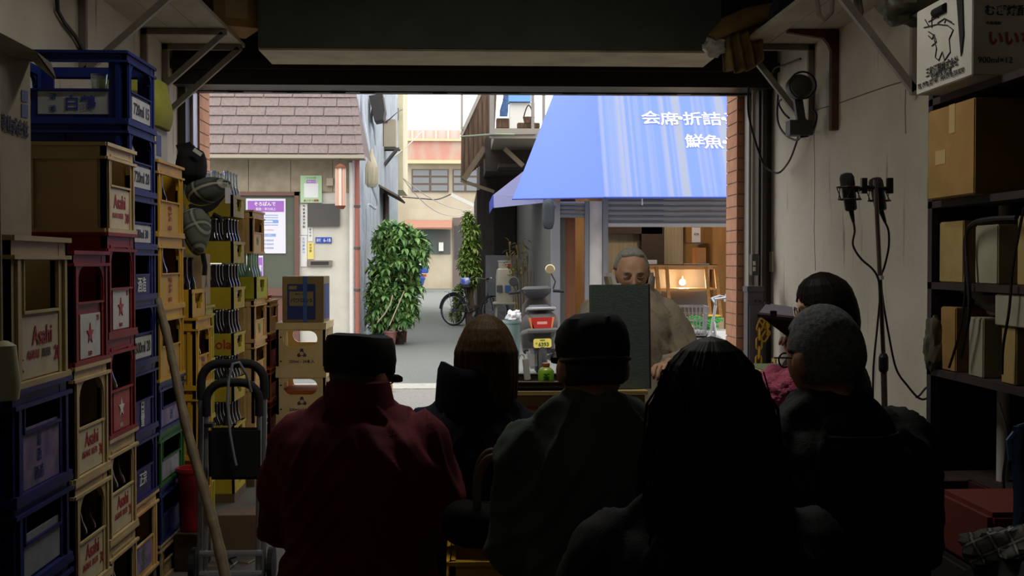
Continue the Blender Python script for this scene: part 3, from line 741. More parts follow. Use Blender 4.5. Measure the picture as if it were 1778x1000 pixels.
# hanging lamp wrapped in faded pink and white strips
lx = P(591, 300, 18.6); root = thing('hanging_lamp', 'long hanging lantern of faded pink and cream strips under the eave', 'lamp', (lx.x, 18.62, P(591, 362, 18.6).z))
zt2, zb2 = P(591, 292, 18.6).z, P(591, 357, 18.6).z
for k in range(8):
    w_ = 2 * PI * k / 8; c = Vector((lx.x + math.cos(w_) * .062, 18.62 + math.sin(w_) * .062, 0))
    obj('strip', MB().bar(c + Z_ * zb2, c + Z_ * (zt2 + .02), .042, .012), [mat('faded_cream_strip', 'd8cbb4', .7), mat('faded_pink_strip', 'd29c8c', .7)][k % 2], root)
obj('cap', MB().lathe((lx.x, 18.62, zt2), [(.085, 0), (.085, .03), (.02, .07)], 16).lathe((lx.x, 18.62, zb2 - .05), [(.05, 0), (.08, .05)], 16), mat('lamp_brown', '7a4a32', .6), root)
obj('hook', MB().tube([(lx.x, 18.62, zt2 + .05), (lx.x, 18.62, zt2 + .14), (lx.x + .02, 18.62, zt2 + .2), (lx.x + .01, 18.7, zt2 + .24), (lx.x, 18.99, zt2 + .24)], .01, 6), mat('rust_iron', '6a4632', .7, .3), root)
# downpipes on the corner
x_ = P(610, 400, 18.9).x; obj('downpipe', MB().tube([(x_, 18.93, 0), (x_, 18.93, ez - .1)], .035, 12), M_white, smooth=True, label='white downpipe at the corner of the beige house', cat='pipe')
x_ = P(620, 400, 18.9).x; r_ = obj('downpipe', MB().tube([(x_, 18.93, 0), (x_, 18.93, ez + .0)], .04, 12), mat('terracotta_pipe', '9b5f50', .5), smooth=True, label='reddish brown downpipe beside the white one', cat='pipe')
mb = MB()
for zz in (.9, 1.55, 2.2): mb.lathe((x_, 18.93, zz), [(.05, 0), (.05, .035)], 12).box(x_ - .05, x_ + .01, 18.93, 19.02, zz, zz + .03)
obj('bracket', mb, M_dgrey, r_)

# grey-blue metal-clad house deeper on the left
M_gb = mat('pale_blue_grey_metal', 'c6cdd2', .6, c2='b2b9bf', scale=2)
gx = -1.74; g2 = thing('house', 'pale grey-blue metal-clad house behind the potted bush on the left', 'house', (-4, 27, 0))
obj('wall', MB().box(-8, gx, 26.05, 33.5, 0, 6.5).box(-8, gx, 19.3, 26.04, ez + .4, 6.5) if 0 else MB().box(-8, gx, 26.05, 33.5, 0, 6.5), M_gb, g2)
g1_ = MB().box(fx1 - .6, fx1 - .02, 19.02, 26.0, 0, 6.0)
obj('side_wall', MB().box(fx1 - .5, gx + .02, 20.2, 26.04, 0, 5.8), M_gb, g2)
mb = MB()
for k in range(43): mb.box(gx + .02, gx + .035, 20.4 + k * .3, 20.43 + k * .3, 0, 5.8)
obj('ribs', mb, M_gb, g2)
a, b = P(664, 500, 27.5), P(680, 338, 27.5)
obj('door', MB().box(gx + .0, gx + .07, 27.0, 28.4, 0, b.z), mat('rust_brown_panel', '6b4a3e', .7), g2, label='rust brown panel door')
obj('canopy', MB().quad((gx, 25.5, 2.95), (gx + .42, 25.5, 2.72), (gx + .42, 28.6, 2.72), (gx, 28.6, 2.95), t=.04), mat('canopy_brown', '6f6355', .7), g2)
M_pipe = mat('grey_conduit', 'b7bac0', .5)
def cable(label, pts, r, m, name='cable', cat='cable', sag=0, n=10):
    q = [Vector(p) for p in pts]
    if sag and len(q) == 2:
        q = [q[0].lerp(q[1], i / n) - Z_ * (sag * 4 * (i / n) * (1 - i / n)) for i in range(n + 1)]
    elif len(q) > 2:
        out = []
        for i in range(len(q) - 1):
            p0, p1, p2, p3 = q[max(i - 1, 0)], q[i], q[i + 1], q[min(i + 2, len(q) - 1)]
            for k in range(6):
                t = k / 6
                out.append(.5 * ((2 * p1) + (p2 - p0) * t + (2 * p0 - 5 * p1 + 4 * p2 - p3) * t * t + (3 * p1 - p0 - 3 * p2 + p3) * t ** 3))
        q = out + [q[-1]]
    return obj(name, MB().tube(q, r, 6), m, label=label, cat=cat, smooth=True)
cable('bent pale conduit on the grey-blue house above the brown door', [P(628, 165, 21), P(631, 210, 21), P(637, 240, 21), P(640, 262, 21)], .03, M_pipe, 'conduit', 'pipe')
cable('thin pale pipe curving down beside the dark gap block', [P(652, 165, 23), P(645, 205, 23), P(650, 225, 23), P(653, 252, 23)], .025, M_pipe, 'conduit', 'pipe')
cable('pale conduit running down from the cable cover to the meter', [P(646, 325, 21), P(655, 350, 21.2), P(652, 362, 21.2), P(638, 357, 21), P(637, 400, 21), P(634, 500, 21), P(634, 575, 21)], .022, M_pipe, 'conduit', 'pipe')
# dark block standing in for the shade of a gap on the left
root = obj('gap_block', MB().prism([P(640, 166, 22.5), P(664, 162, 22.5), P(668, 190, 22.5), P(665, 207, 22.5), P(650, 210, 22.5)], (0, .6, 0)), mat('gap_shade_grey', '34312e', .6), label='dark grey block standing in for a shaded gap beside the beige cooling unit', cat='gap')
# outdoor unit on its bracket
a, b = P(650, 255, 27), P(687, 207, 27)
root = thing('outdoor_unit', 'beige outdoor cooling unit on a bracket above the alley', 'air conditioner', ((a.x + b.x) / 2, 27.2, a.z))
obj('casing', MB().box(a.x, b.x, 27.0, 27.5, a.z, b.z, .01), mat('unit_beige', 'a69a84', .6), root)
obj('vent_slot', MB().box(a.x + .16, a.x + .30, 26.99, 27.0, b.z - .08, b.z - .05), M_dgrey, root)
for yy in (27.05, 27.45):
    mb = MB(); mb.bar((gx - .05, yy, a.z - .03), (b.x + .08, yy, a.z - .03), .04); mb.bar((gx - .02, yy, a.z - .45), (b.x, yy, a.z - .05), .04)
    obj('bracket', mb, M_dgrey, root)
# cream cable cover with fins
c = P(645, 268, 21); root = thing('cable_cover', 'cream ribbed cable cover clamped to the corner pole', 'cover', (c.x, 21.02, P(645, 325, 21).z))
z0_, z1_ = P(645, 325, 21).z, P(645, 278, 21).z
obj('shell', MB().lathe((c.x, 21.02, z0_), [(.07, 0), (.10, .06), (.105, z1_ - z0_ - .1), (.07, z1_ - z0_), (.03, z1_ - z0_ + .12), (.02, z1_ - z0_ + .2)], 16), mat('aged_cream', 'b9ae92', .6), root, smooth=True)
mb = MB()
for k in range(10): w_ = 2 * PI * k / 10; mb.bar((c.x + .105 * math.cos(w_), 21.02 + .105 * math.sin(w_), z0_ + .05), (c.x + .105 * math.cos(w_), 21.02 + .105 * math.sin(w_), z1_ - .12), .014)
obj('rib', mb, mat('aged_cream', 'b9ae92'), root)
# cream tall house
cx1 = P(700, 300, 34).x
ch = thing('house', 'tall cream house at the far left of the alley, partly over the lane', 'house', (-3, 35, 0))
obj('wall', MB().box(-5, cx1, 34, 37, P(690, 330, 34).z, 9), mat('cream_wall', 'cfc6a8', .8, c2='c2b898', scale=2), ch)
obj('lower_wall', MB().box(-5, cx1 - .35, 34.3, 37, 0, P(690, 330, 34).z), mat('grey_lower_wall', '8b8780', .8), ch)
a, b = P(671, 208, 34), P(692, 188, 34)
wn = obj('window', MB().box(a.x, b.x, 33.95, 34.02, a.z, b.z), M_dgrey, ch)
obj('pane', MB().box(a.x + .03, b.x - .03, 33.93, 33.96, a.z + .03, b.z - .03), mat('hazy_pane', '9aa3a6', .2), wn)
# ---------------------------------------------------------------- the far end of the alley
BY = 62.0
fb = thing('house', 'far beige two-storey house closing the alley with a rusty red parapet', 'house', (0, 65, 0))
M_fbw = mat('far_beige_render', 'b5aa94', .85, c2='a3977f', scale=.8, detail=8)
obj('wall', MB().box(-9, 7, BY, 70, 0, P(760, 283, BY).z), M_fbw, fb)
obj('parapet', MB().box(-9, 7, BY - .25, BY + 1, P(760, 279, BY).z, P(760, 246, BY).z), mat('rusty_red_sheet', 'b98474', .8, c2='b3a594', scale=1.2, stretch=(1.2, 1, .5), lo=.45, hi=.75, detail=8), fb)
obj('ledge', MB().box(-9, 7, BY - .45, BY, P(760, 285, BY).z, P(760, 279, BY).z).box(-9, 7, BY - .4, BY, P(760, 246, BY).z, P(760, 242, BY).z), mat('cream_ledge', 'cbb994', .7), fb)
mb = MB().box(-9, 7, BY + 1, BY + 1.2, P(760, 243, BY).z, P(760, 222, BY).z)
obj('roof_fence', mb, mat('pink_fence', 'd6b8ae', .8), fb)
for px in (716, 735, 757, 778, 800): obj('fence_post', MB().bar(P(px, 243, BY + .9), P(px, 221, BY + .9), .12), mat('pale_post', 'cfc0ae', .7), fb)
for (x0, x1) in ((715, 779), (786, 830)):
    a, b = P(x0, 333, BY), P(x1, 294, BY)
    wn = obj('window', MB().box(a.x, b.x, BY - .08, BY - .01, a.z, b.z), mat('window_brown', '5b4c42', .6), fb)
    pm = MB(); cols, rws = 2, 3
    for i in range(cols):
        for j in range(rws):
            w_, h_ = (b.x - a.x) / cols, (b.z - a.z) / rws
            pm.box(a.x + w_ * i + .06, a.x + w_ * (i + 1) - .06, BY - .1, BY - .075, a.z + h_ * j + .05, a.z + h_ * (j + 1) - .05)
    obj('pane', pm, mat('far_glass', '77797a', .25), wn)
a, b = P(703, 398, BY), P(785, 388, BY); obj('awning', MB().quad((a.x, BY - .9, a.z), (b.x, BY - .9, a.z), (b.x, BY, b.z + .1), (a.x, BY, b.z + .1), t=.08), mat('faded_red_awning', 'a97a68', .7), fb)
a, b = P(704, 441, BY), P(782, 399, BY); obj('shutter', MB().box(a.x, b.x, BY - .06, BY - .01, a.z, b.z), mat('dark_teal_boards', '57524e', .7, c2='4d6159', scale=1), fb)
a, b = P(786, 489, BY), P(807, 378, BY)
d_ = obj('door', MB().box(a.x, b.x, BY - .08, BY - .01, 0, b.z), mat('grey_brown_door', '675a54', .7), fb)
a, b = P(789, 450, BY), P(803, 392, BY); obj('pane', MB().box(a.x, b.x, BY - .1, BY - .075, a.z, b.z), mat('dark_pane', '4a4644', .3), d_)
a, b = P(762, 436, BY), P(770, 421, BY)
obj('meter_box', MB().box(a.x, b.x, BY - .3, BY - .07, a.z, b.z), M_white, label='small white meter box on the far house front', cat='box')
# tube street lamp slanting across the alley
a, b = P(783, 338, 40), P(823, 357, 40)
root = thing('street_lamp', 'white tube lamp slanting out over the alley', 'lamp', tuple((a + b) / 2))
obj('tube', MB().bar(a, b, .14, .12), M_white, root); obj('arm', MB().tube([b, b + Vector((.5, .3, -.05))], .03, 6), M_dgrey, root)

# ---------------------------------------------------------------- right side of the alley
M_oldwood = mat('weathered_brown_boards', '6a5240', .85, c2='4c3a2d', scale=3, stretch=(9, 9, .6), bump=.2)
M_dkwall = mat('dark_wood_wall', '3b332d', .85, c2='2c2622', scale=3, stretch=(5, 5, .6))
M_sheet = mat('grey_tin_sheet', '77777a', .6, c2='5f5e60', scale=2)
wh = thing('house', 'old dark wooden house with an overhanging boarded balcony on the right', 'house', (1.5, 29, 0))
obj('wall', MB().box(P(828, 400, 28).x, 3.5, 28, 34, 0, P(850, 330, 28).z).box(P(833, 300, 28.6).x, 4, 28.6, 34, 0, 3.9), M_dkwall, wh)
obj('tin_sheet', MB().box(P(843, 500, 27.95).x, P(897, 500, 27.95).x, 27.92, 27.99, 0, P(850, 443, 28).z), M_sheet, wh)
obj('doorway', MB().box(P(858, 400, 27.9).x, P(895, 400, 27.9).x, 27.9, 27.98, P(870, 441, 28).z, P(870, 355, 28).z), mat('deep_brown_door', '1d1815', .9), wh)  # deep brown slab over the doorway
pl_ = [P(800, 313, 27), P(801, 236, 27), P(834, 162, 27), P(838, 100, 27), P(866, 100, 27), P(858, 243, 27), P(835, 285, 27)]
obj('board_wall', MB().prism(pl_, (0, .25, 0)), M_oldwood, wh)
mb = MB()
for k in range(7):
    px = 806 + k * 8; mb.bar(P(px, 300 - k * 8, 26.98), P(px, max(165, 225 - k * 12), 26.98), .012)
obj('board_joint', mb, M_dkwall, wh)
obj('barge_board', MB().bar(P(801, 234, 26.95), P(834, 162, 26.95), .07).bar(P(802, 225, 26.9), P(802, 150, 26.9), .05), mat('pale_batten', '9b948a', .7), wh)
for q_ in ((P(805, 312, 26.8), P(842, 256, 26.8), .12), (P(876, 258, 24.5), P(908, 288, 24.5), .09), (P(800, 313, 26.8), P(858, 333, 26.8), .07)): obj('brace', MB().bar(*q_), mat('grey_brown_beam', '6e5f4c', .8), wh)
a, b = P(858, 240, 24), P(955, 223, 24)
obj('balcony_floor', MB().box(a.x, b.x + .6, 24, 27, a.z, b.z), mat('grey_balcony_edge', '8f877a', .8), wh)
obj('overhang', MB().box(P(866, 240, 25.5).x, 3.2, 25.5, 28.7, 3.35, 3.42).box(P(842, 250, 27).x, 3.2, 26.5, 28.6, P(850, 300, 27).z, P(850, 243, 27).z), M_dkwall, wh)
mb = MB()
for px in (854, 925, 944): mb.bar(P(px, 240, 24.05), P(px, 130, 24.05), .09 if px == 854 else .06)
mb.bar(P(850, 232, 23.98), P(930, 231, 23.98), .05)
obj('balcony_post', mb, mat('grey_post_wood', '8b8680', .8), wh)
bz = P(900, 223, 24.4).z
def pot_like(label, px, py0, py1, Y, w, m, name='planter', cat='planter'):
    a, b = P(px, py1, Y), P(px, py0, Y)
    return obj(name, MB().box(a.x - w / 2, a.x + w / 2, Y, Y + .25, bz, b.z, .01), m, label=label, cat=cat)
pot_like('brown wooden planter box on the balcony under the blue cloth', 873, 205, 222, 24.3, .26, M_oldwood)
pot_like('low brown crate at the right end of the balcony', 918, 213, 222, 24.3, .45, M_oldwood, 'crate', 'crate')
a, b = P(885, 213, 25.2), P(930, 178, 25.2)
obj('storage_box', MB().box(a.x, b.x, 25.2, 25.7, bz, b.z, .01), M_white, label='white storage box standing on the balcony', cat='box')
a, b = P(884, 176, 25.1), P(922, 160, 25.1)
obj('tarpaulin', MB().box(a.x, b.x, 25.1, 25.6, a.z, b.z + .3), mat('sky_blue_tarp', '6fa0d8', .6), label='sky blue tarpaulin over the white box on the balcony', cat='tarpaulin')
mb = MB(); a = P(876, 202, 24.2)
mb.loft([(a.x - .02, 24.2, a.z, .08, .05), (a.x - .01, 24.2, a.z + .12, .085, .05), (a.x + .02, 24.2, a.z + .3, .06, .04), (a.x + .03, 24.2, a.z + .52, .04, .03)], 14)
obj('cloth', mb, mat('denim_blue_cloth', '4c6a95', .9, c2='3a5278', scale=12), label='blue cloth hanging over the balcony', cat='cloth', smooth=True)
root = thing('basket', 'brown basket with an arched handle on the balcony', 'basket', (P(918, 215, 24.1).x, 24.1, bz))
c = P(918, 212, 24.12); obj('basket_body', MB().lathe((c.x, 24.12, P(918, 214, 24.12).z), [(.09, 0), (.12, .12)], 14), M_oldwood, root)
obj('handle', MB().tube([(c.x - .1 + .2 * k / 8, 24.12, P(918, 214, 24.12).z + .12 + .24 * math.sin(PI * k / 8)) for k in range(9)], .012, 6), M_dkwall, root)
# grey side wall of the fish shop running into the alley
sx = P(960, 400, 17).x
obj('wall_panel', MB().box(sx, sx + .18, 17.06, 19.0, 0, 2.15).box(sx, sx + .18, 19.0, 28, 0, 3.2), mat('dark_tin_cladding', '5a5854', .7, c2='474540', scale=3, stretch=(6, 6, .4)), label='grey tin-clad side wall running along the right of the alley', cat='wall')
# small blue awning on that wall
def fabric(name, c, c2, **k): return mat(name, c, .7, c2=c2, **k)
M_aw2 = mat('blue_canvas_small', '3c5fc8', .7, c2='3454b4', scale=4)
root = thing('awning', 'small blue canvas awning on the alley wall beside the large one', 'awning', (1.0, 20, 2.2))
p = [(sx, 19, 3.02), (P(856, 338, 19.6).x, 19.3, P(856, 338, 19.3).z), (P(856, 338, 19.6).x, 21.8, P(856, 338, 19.3).z), (sx, 22, 3.02)]
obj('canopy', MB().quad(*p, t=.012), M_aw2, root)
obj('end_flap', MB().add([(sx, 19, 3.02), (sx, 19, P(905, 345, 19).z), p[1]], [(0, 1, 2)]).quad(p[1], (sx, 19, P(905, 345, 19).z), (sx, 19.01, P(905, 352, 19).z), (p[1][0], 19.31, P(856, 361, 19.3).z)), mat('lilac_canvas', '8e90bb', .7), root)
obj('valance', MB().quad(p[1], p[2], Vector(p[2]) - Z_ * .2, Vector(p[1]) - Z_ * .2, t=.01), mat('deep_blue_canvas', '2747b4', .7), root)

# ---------------------------------------------------------------- the fish shop
SY = 17.0
shop = thing('shop', 'fish shop front with half-raised grey roller shutters and a warm wooden interior', 'shop', (3, 18, 0))
M_post = mat('grey_steel_post', '77787e', .5, .3); M_slat = mat('grey_shutter_slats', '8d8e92', .45, .4)
px2x = lambda px: P(px, 400, SY).x
awz = P(1100, 352, SY).z
mb = MB()
for (p0, p1) in ((957, 972), (1015, 1022), (1046, 1055)): mb.box(px2x(p0), px2x(p1), SY - .06, SY + .06, 0, awz + (.3 if p0 > 1030 else .02))
obj('post', mb, M_post, shop)
obj('pillar', MB().box(px2x(1023), px2x(1045), SY - .04, SY + .3, 0, awz + .02), mat('whitish_pillar', 'bfb9b4', .6, c2='a79f99', scale=3), shop)
def slats(x0, x1, zb_, zt_, n):
    mb = MB(); h = (zt_ - zb_) / n
    for i in range(n):
        z0 = zb_ + h * i
        mb.prism([(x0, SY - .02, z0), (x0, SY - .045, z0 + h * .5), (x0, SY - .02, z0 + h * .92), (x0, SY + .0, z0 + h * .92), (x0, SY, z0)], (x1 - x0, 0, 0))
    return mb
obj('shutter', slats(px2x(1055), px2x(1500), P(1100, 392, SY).z, awz + .35, 9), M_slat, shop)
obj('shutter', slats(px2x(972), px2x(1015), P(1000, 378, SY).z, awz + .02, 4), M_slat, shop)
obj('shutter_bar', MB().box(px2x(1055), px2x(1500), SY - .05, SY + .01, P(1100, 394, SY).z, P(1100, 388, SY).z), mat('pale_bottom_bar', 'b0aca6', .5), shop)
M_inwood = mat('warm_plywood', 'b98e58', .7, c2='a87c48', scale=2, stretch=(4, 4, .5))
obj('inner_wall', MB().box(sx + .2, px2x(1520), 20.5, 20.6, 0, 3.2).box(px2x(1520), px2x(1520) + .1, SY, 20.6, 0, 3.2).box(P(1236, 450, 20).x, P(1500, 450, 20).x, 19.9, 20.0, 0, 3.1), M_inwood, shop)
obj('inner_ceiling', MB().box(P(1075, 300, SY).x, px2x(1520), SY + .1, 20.6, 3.2, 3.3).box(sx + .2, P(1075, 300, SY).x, 19.2, 20.6, 3.2, 3.3), mat('inner_ceiling_board', '8d7b62', .8), shop)
obj('upper_front', MB().box(P(1070, 200, SY).x, px2x(1520), SY + .1, SY + .25, awz + .3, 7), mat('shop_upper_wall', '9c968d', .8), shop)
obj('wood_panel', MB().box(px2x(974), px2x(1000), SY + .1, SY + .16, 0, 2.3), mat('red_brown_plank', '7d4a2c', .6, c2='653a22', scale=3, stretch=(5, 5, .5)), shop)
obj('inner_board', MB().box(P(1055, 420, 20.3).x, P(1140, 420, 20.3).x, 20.3, 20.45, 1.0, P(1100, 404, 20.3).z).box(P(1153, 420, 20.2).x, P(1186, 420, 20.2).x, 20.2, 20.4, .6, 2.6), mat('pale_curtain', 'a59a82', .8, c2='8d8168', scale=2, stretch=(10, 10, .3)), shop)
obj('dark_cupboard', MB().box(P(1114, 420, 20.1).x, P(1152, 420, 20.1).x, 20.1, 20.4, .8, 2.7).box(P(1056, 400, 20.1).x, P(1150, 400, 20.1).x, 20.1, 20.4, P(1100, 406, 20.1).z, 2.7), mat('dark_cupboard_wood', '35281f', .6), shop)
for (px, py, en, col) in ((1185, 490, 7, (1, .78, .45)),):
    p = P(px, py, 18.4)
    root = thing('light_bulb', 'glowing bare bulb inside the wooden display case', 'lamp', tuple(p))
    obj('globe', MB().ell(p, (.05, .05, .05), 16, 10), mat('glowing_bulb', 'ffdca0', .3, emit=14), root, smooth=True)
    obj('holder', MB().lathe(p + Z_ * .045, [(.018, 0), (.018, .05)], 10), M_dgrey, root)
    L = bpy.data.lights.new('bulb_light', 'POINT'); L.energy = 26; L.color = (1, .74, .42); L.shadow_soft_size = .06
    lo_ = bpy.data.objects.new('bulb_light', L); COL.objects.link(lo_); lo_.location = p + Vector((0, -.09, 0))
for (x, y, z, e) in ((3.3, 18.9, 2.75, 45), (2.0, 18.8, 2.6, 16)):
    root = thing('ceiling_lamp', 'shaded lamp under the fish shop ceiling, ' + ('right side' if x > 3 else 'left side'), 'lamp', (x, y, z))
    obj('shade', MB().lathe((x, y, z), [(.16, 0), (.05, .16), (.04, .2)], 20, cap=False), M_dgrey, root); obj('cord', MB().tube([(x, y, z + .18), (x, y, 3.2)], .006, 6), M_dgrey, root)
    obj('bulb', MB().ell((x, y, z + .03), (.05, .05, .06)), mat('warm_bulb', 'ffd9a0', .4, emit=8), root)
    L = bpy.data.lights.new('shop_light', 'POINT'); L.energy = e; L.color = (1, .76, .48); L.shadow_soft_size = .08
    lo_ = bpy.data.objects.new('shop_light', L); COL.objects.link(lo_); lo_.location = (x, y, z - .05)
# display case
CY = 18.0; root = thing('display_case', 'wooden framed glass display case in the fish shop, lamp inside', 'display case', (P(1180, 500, CY).x, 18.3, 0))
x0, x1 = P(1098, 460, CY).x, P(1246, 460, CY).x; zt3 = P(1150, 459, CY).z; zb3 = P(1150, 552, CY - .5).z
M_case = mat('honey_wood', 'c08c50', .5, c2='ac7a42', scale=4, stretch=(1, 8, 8))
mb = MB().box(x0, x1, CY, CY + .06, zt3 - .075, zt3).box(x0, x1, CY + .55, CY + .6, zt3 - .075, zt3).box(x0, x1, CY, CY + .6, zt3 - .01, zt3)
obj('top_rail', mb, M_case, root)
for (pa, pb) in ((1140, 1149), (1158, 1164), (1226, 1234), (1243, 1252)):
    obj('leg', MB().bar((P(pa, 460, CY).x, CY + .02, zt3 - .04), (P(pb, 552, CY - .45).x, CY - .42, zb3), .05), M_case, root)
obj('shelf', MB().box(x0 + .1, x1, CY - .2, CY + .5, P(1150, 501, CY - .2).z - .02, P(1150, 501, CY - .2).z), M_case, root)
obj('base', MB().box(x0, x1, CY - .45, CY + .6, .2, zb3), mat('pale_counter', 'b8a888', .6), root)
obj('back_panel', MB().box(x0, x1, CY + .6, CY + .63, .2, zt3), mat('grey_inner_panel', '77736a', .6), root)
# things on and around the case
def bx(name, label, cat, px0, py0, px1, py1, Y, D, m, b=.004):
    a, c = P(px0, py1, Y), P(px1, py0, Y); return obj(name, MB().box(a.x, c.x, Y, Y + D, a.z, c.z, b), m, label=label, cat=cat)
a = P(1141, 450, CY + .15)
obj('foam_box', MB().box(P(1116, 450, CY + .15).x, a.x, CY + .15, CY + .5, zt3, P(1120, 451, CY + .15).z, .004), M_white, label='white foam box on top of the display case', cat='box')
obj('wooden_box', MB().box(P(1208, 440, CY + .2).x, P(1226, 440, CY + .2).x, CY + .2, CY + .5, zt3 + .012, P(1210, 430, CY + .2).z, .004), mat('orange_plywood', 'b87a3c', .6), label='small orange plywood box on the display case', cat='box')
obj('tray', MB().box(P(1196, 440, CY + .1).x, P(1232, 440, CY + .1).x, CY + .1, CY + .52, zt3, zt3 + .011), M_white, label='flat white tray under the small plywood box', cat='tray')
flat('paper_note', 'white paper note pinned inside the fish shop', 'paper', 1201, 395, 1216, 424, 20.1, M_paper, t=.02, texts=[('本日休', .5, .6, .18, I_black, 0, .6)])
obj('wall_shelf', MB().box(P(1193, 421, 19.9).x, P(1222, 421, 19.9).x, 19.9, 20.08, P(1200, 423, 20).z, P(1200, 421, 20).z), M_dgrey, label='thin dark shelf below the paper note', cat='shelf')
obj('wall_panel', MB().box(P(1187, 440, 20.1).x, P(1238, 440, 20.1).x, 20.1, 20.3, 0, 2.7), M_inwood, shop) if 0 else None
# produce tables in front: foam boxes, packs, green netting
TY = 16.2
obj('foam_box', MB().box(P(1150, 560, TY).x, P(1500, 560, TY).x, TY, TY + .5, .0, P(1200, 575, TY).z, .01), M_white, label='long white foam counter in front of the display case', cat='counter')
zc_ = P(1200, 575, TY).z
random.seed(3)
cols = [mat('pack_red', 'b05048', .5), mat('pack_white', 'd0ccc4', .4), mat('pack_pink', 'cf9a90', .5), mat('pack_tan', 'b79a70', .5)]
for i in range(16):
    x = P(1160 + (i % 8) * 6.3, 560, TY).x; y = TY + .03 + .2 * (i // 8); z = zc_
    o = obj('food_pack', MB().box(x - .024, x + .024, y, y + .16, z, z + .05 + .03 * random.random(), .006), cols[i % 4], label='small wrapped food pack on the foam counter behind the bicycle', cat='food pack', group='wrapped packs on the foam counter')
mb = MB()
for i in range(60):
    c = Vector((P(1208 + random.random() * 38, 545, TY + .1).x, TY + .05 + .35 * random.random(), zc_ + .02 + .16 * random.random()))
    mb.tube([c + Vector((math.cos(q) * .07, math.sin(q) * .05, .02 * math.sin(3 * q + i))) for q in [2 * PI * k / 10 for k in range(10)]], .008, 4, closed=True)
obj('netting', mb, mat('green_netting', '3f9a48', .6), label='heap of green netting on the foam counter', cat='netting', kind='stuff')
obj('tray', MB().box(P(1224, 535, TY + .2).x, P(1250, 535, TY + .2).x, TY + .15, TY + .4, zc_ + .19, zc_ + .21, .004), mat('yellow_plastic', 'd8b032', .5), label='yellow plastic lid on the green netting', cat='lid')
# ---------------------------------------------------------------- the big blue awning with white lettering
def awning_mat(name, c, c2, streak):
    m = mat(name, c, .6, spec=.2); nt = m.node_tree; b = nt.nodes['Principled BSDF']
    if streak:
        g = nt.nodes.new('ShaderNodeNewGeometry'); sp = nt.nodes.new('ShaderNodeSeparateXYZ'); cb = nt.nodes.new('ShaderNodeCombineXYZ')
        nt.links.new(g.outputs['Position'], sp.inputs[0])
        mz = nt.nodes.new('ShaderNodeMath'); mz.operation = 'MULTIPLY'; mz.inputs[1].default_value = -.027
        ad = nt.nodes.new('ShaderNodeMath'); ad.operation = 'ADD'
        nt.links.new(sp.outputs['Z'], mz.inputs[0]); nt.links.new(sp.outputs['X'], ad.inputs[0]); nt.links.new(mz.outputs[0], ad.inputs[1])
        nt.links.new(ad.outputs[0], cb.inputs[0])
        nz = nt.nodes.new('ShaderNodeTexNoise'); nz.noise_dimensions = '3D'; nz.inputs['Scale'].default_value = 6.5; nz.inputs['Detail'].default_value = 4
        nt.links.new(cb.outputs[0], nz.inputs[0])
        rp = nt.nodes.new('ShaderNodeValToRGB'); cr = rp.color_ramp
        cr.elements[0].position = .46; cr.elements[1].position = .58
        cr.elements[0].color = (*rgb(c), 1); cr.elements[1].color = (*rgb(c2), 1)
        nt.links.new(nz.outputs[0], rp.inputs[0]); nt.links.new(rp.outputs[0], b.inputs['Base Color'])
    return m
root = thing('awning', 'large blue canvas shop awning with white characters and grey worn streaks', 'awning', (2.6, 16, 2.1))
B1, T1 = P(1050, 343, 15.5), P(1034, 128, 17.0); B2, T2 = P(890, 346, 18.2), P(975, 128, 18.6); B3, T3 = P(1520, 343, 15.5), P(1500, 128, 17.0)
def sheet(a, b, c, d, nu=10, nv=8, bulge=.02, drop=.03):
    a, b, c, d = map(Vector, (a, b, c, d)); n = (b - a).cross(d - a).normalized()
    def fn(u, v):
        p = a.lerp(b, u).lerp(d.lerp(c, u), v)
        return p - n * (bulge * math.sin(PI * u) * math.sin(PI * v)) - Z_ * (drop * (1 - v) ** 6 * abs(math.sin(u * PI * 3)))
    mb = MB().grid(fn, nu, nv)
    return mb
obj('front_canvas', sheet(B1, B3, T3, T1, 30, 10, .0, .0), awning_mat('streaked_blue_canvas', '667ef4', '858da0', True), root, solid=0)
obj('side_canvas', sheet(B2, B1, T1, T2, 10, 10, .0, .0), awning_mat('plain_blue_canvas', '6a84ff', '6a84ff', False), root)
obj('hem', MB().tube([B2, B1], .012, 6).tube([B1, B3], .014, 6), mat('blue_hem', '33489c', .7), root)
vdir = (T1 - B1).normalized(); fn_ = X_.cross((Vector((B1.x, T1.y, T1.z)) - B1)).normalized(); vd = fn_.cross(X_).normalized()
mb = MB()
def on_front(px, py):
    d = R_ * ((px - 889) / F) - UP * ((py - 500) / F) + FW
    t = (B1 - CO).dot(fn_) / d.dot(fn_); return CO + d * t
for (s, px, py, h) in (('会', 1130, 205, 27), ('席', 1162, 207, 27), ('・', 1181, 206, 7), ('折', 1202, 207, 27), ('詰', 1235, 207, 27), ('・', 1256, 207, 7), ('幕', 1276, 208, 29), ('の', 1309, 209, 24), ('内', 1342, 210, 27),
                       ('鮮', 1206, 246, 27), ('魚', 1238, 247, 27), ('・', 1258, 248, 7), ('て', 1277, 248, 24), ('ん', 1310, 248, 24), ('ぷ', 1342, 248, 24), ('ら', 1374, 248, 24)):
    c = on_front(px, py); sc = 15.9 / F
    text_into(mb, s, c, X_, vd, h=h * sc / abs(vd.z) * .98, bold=.012, n_off=.012)
obj('lettering', mb, mat('white_canvas_print', 'efeff4', .6), root)
obj('cord_pull', MB().tube([P(1115, 344, 15.7), P(1115, 356, 15.7)], .01, 6), M_white, root)
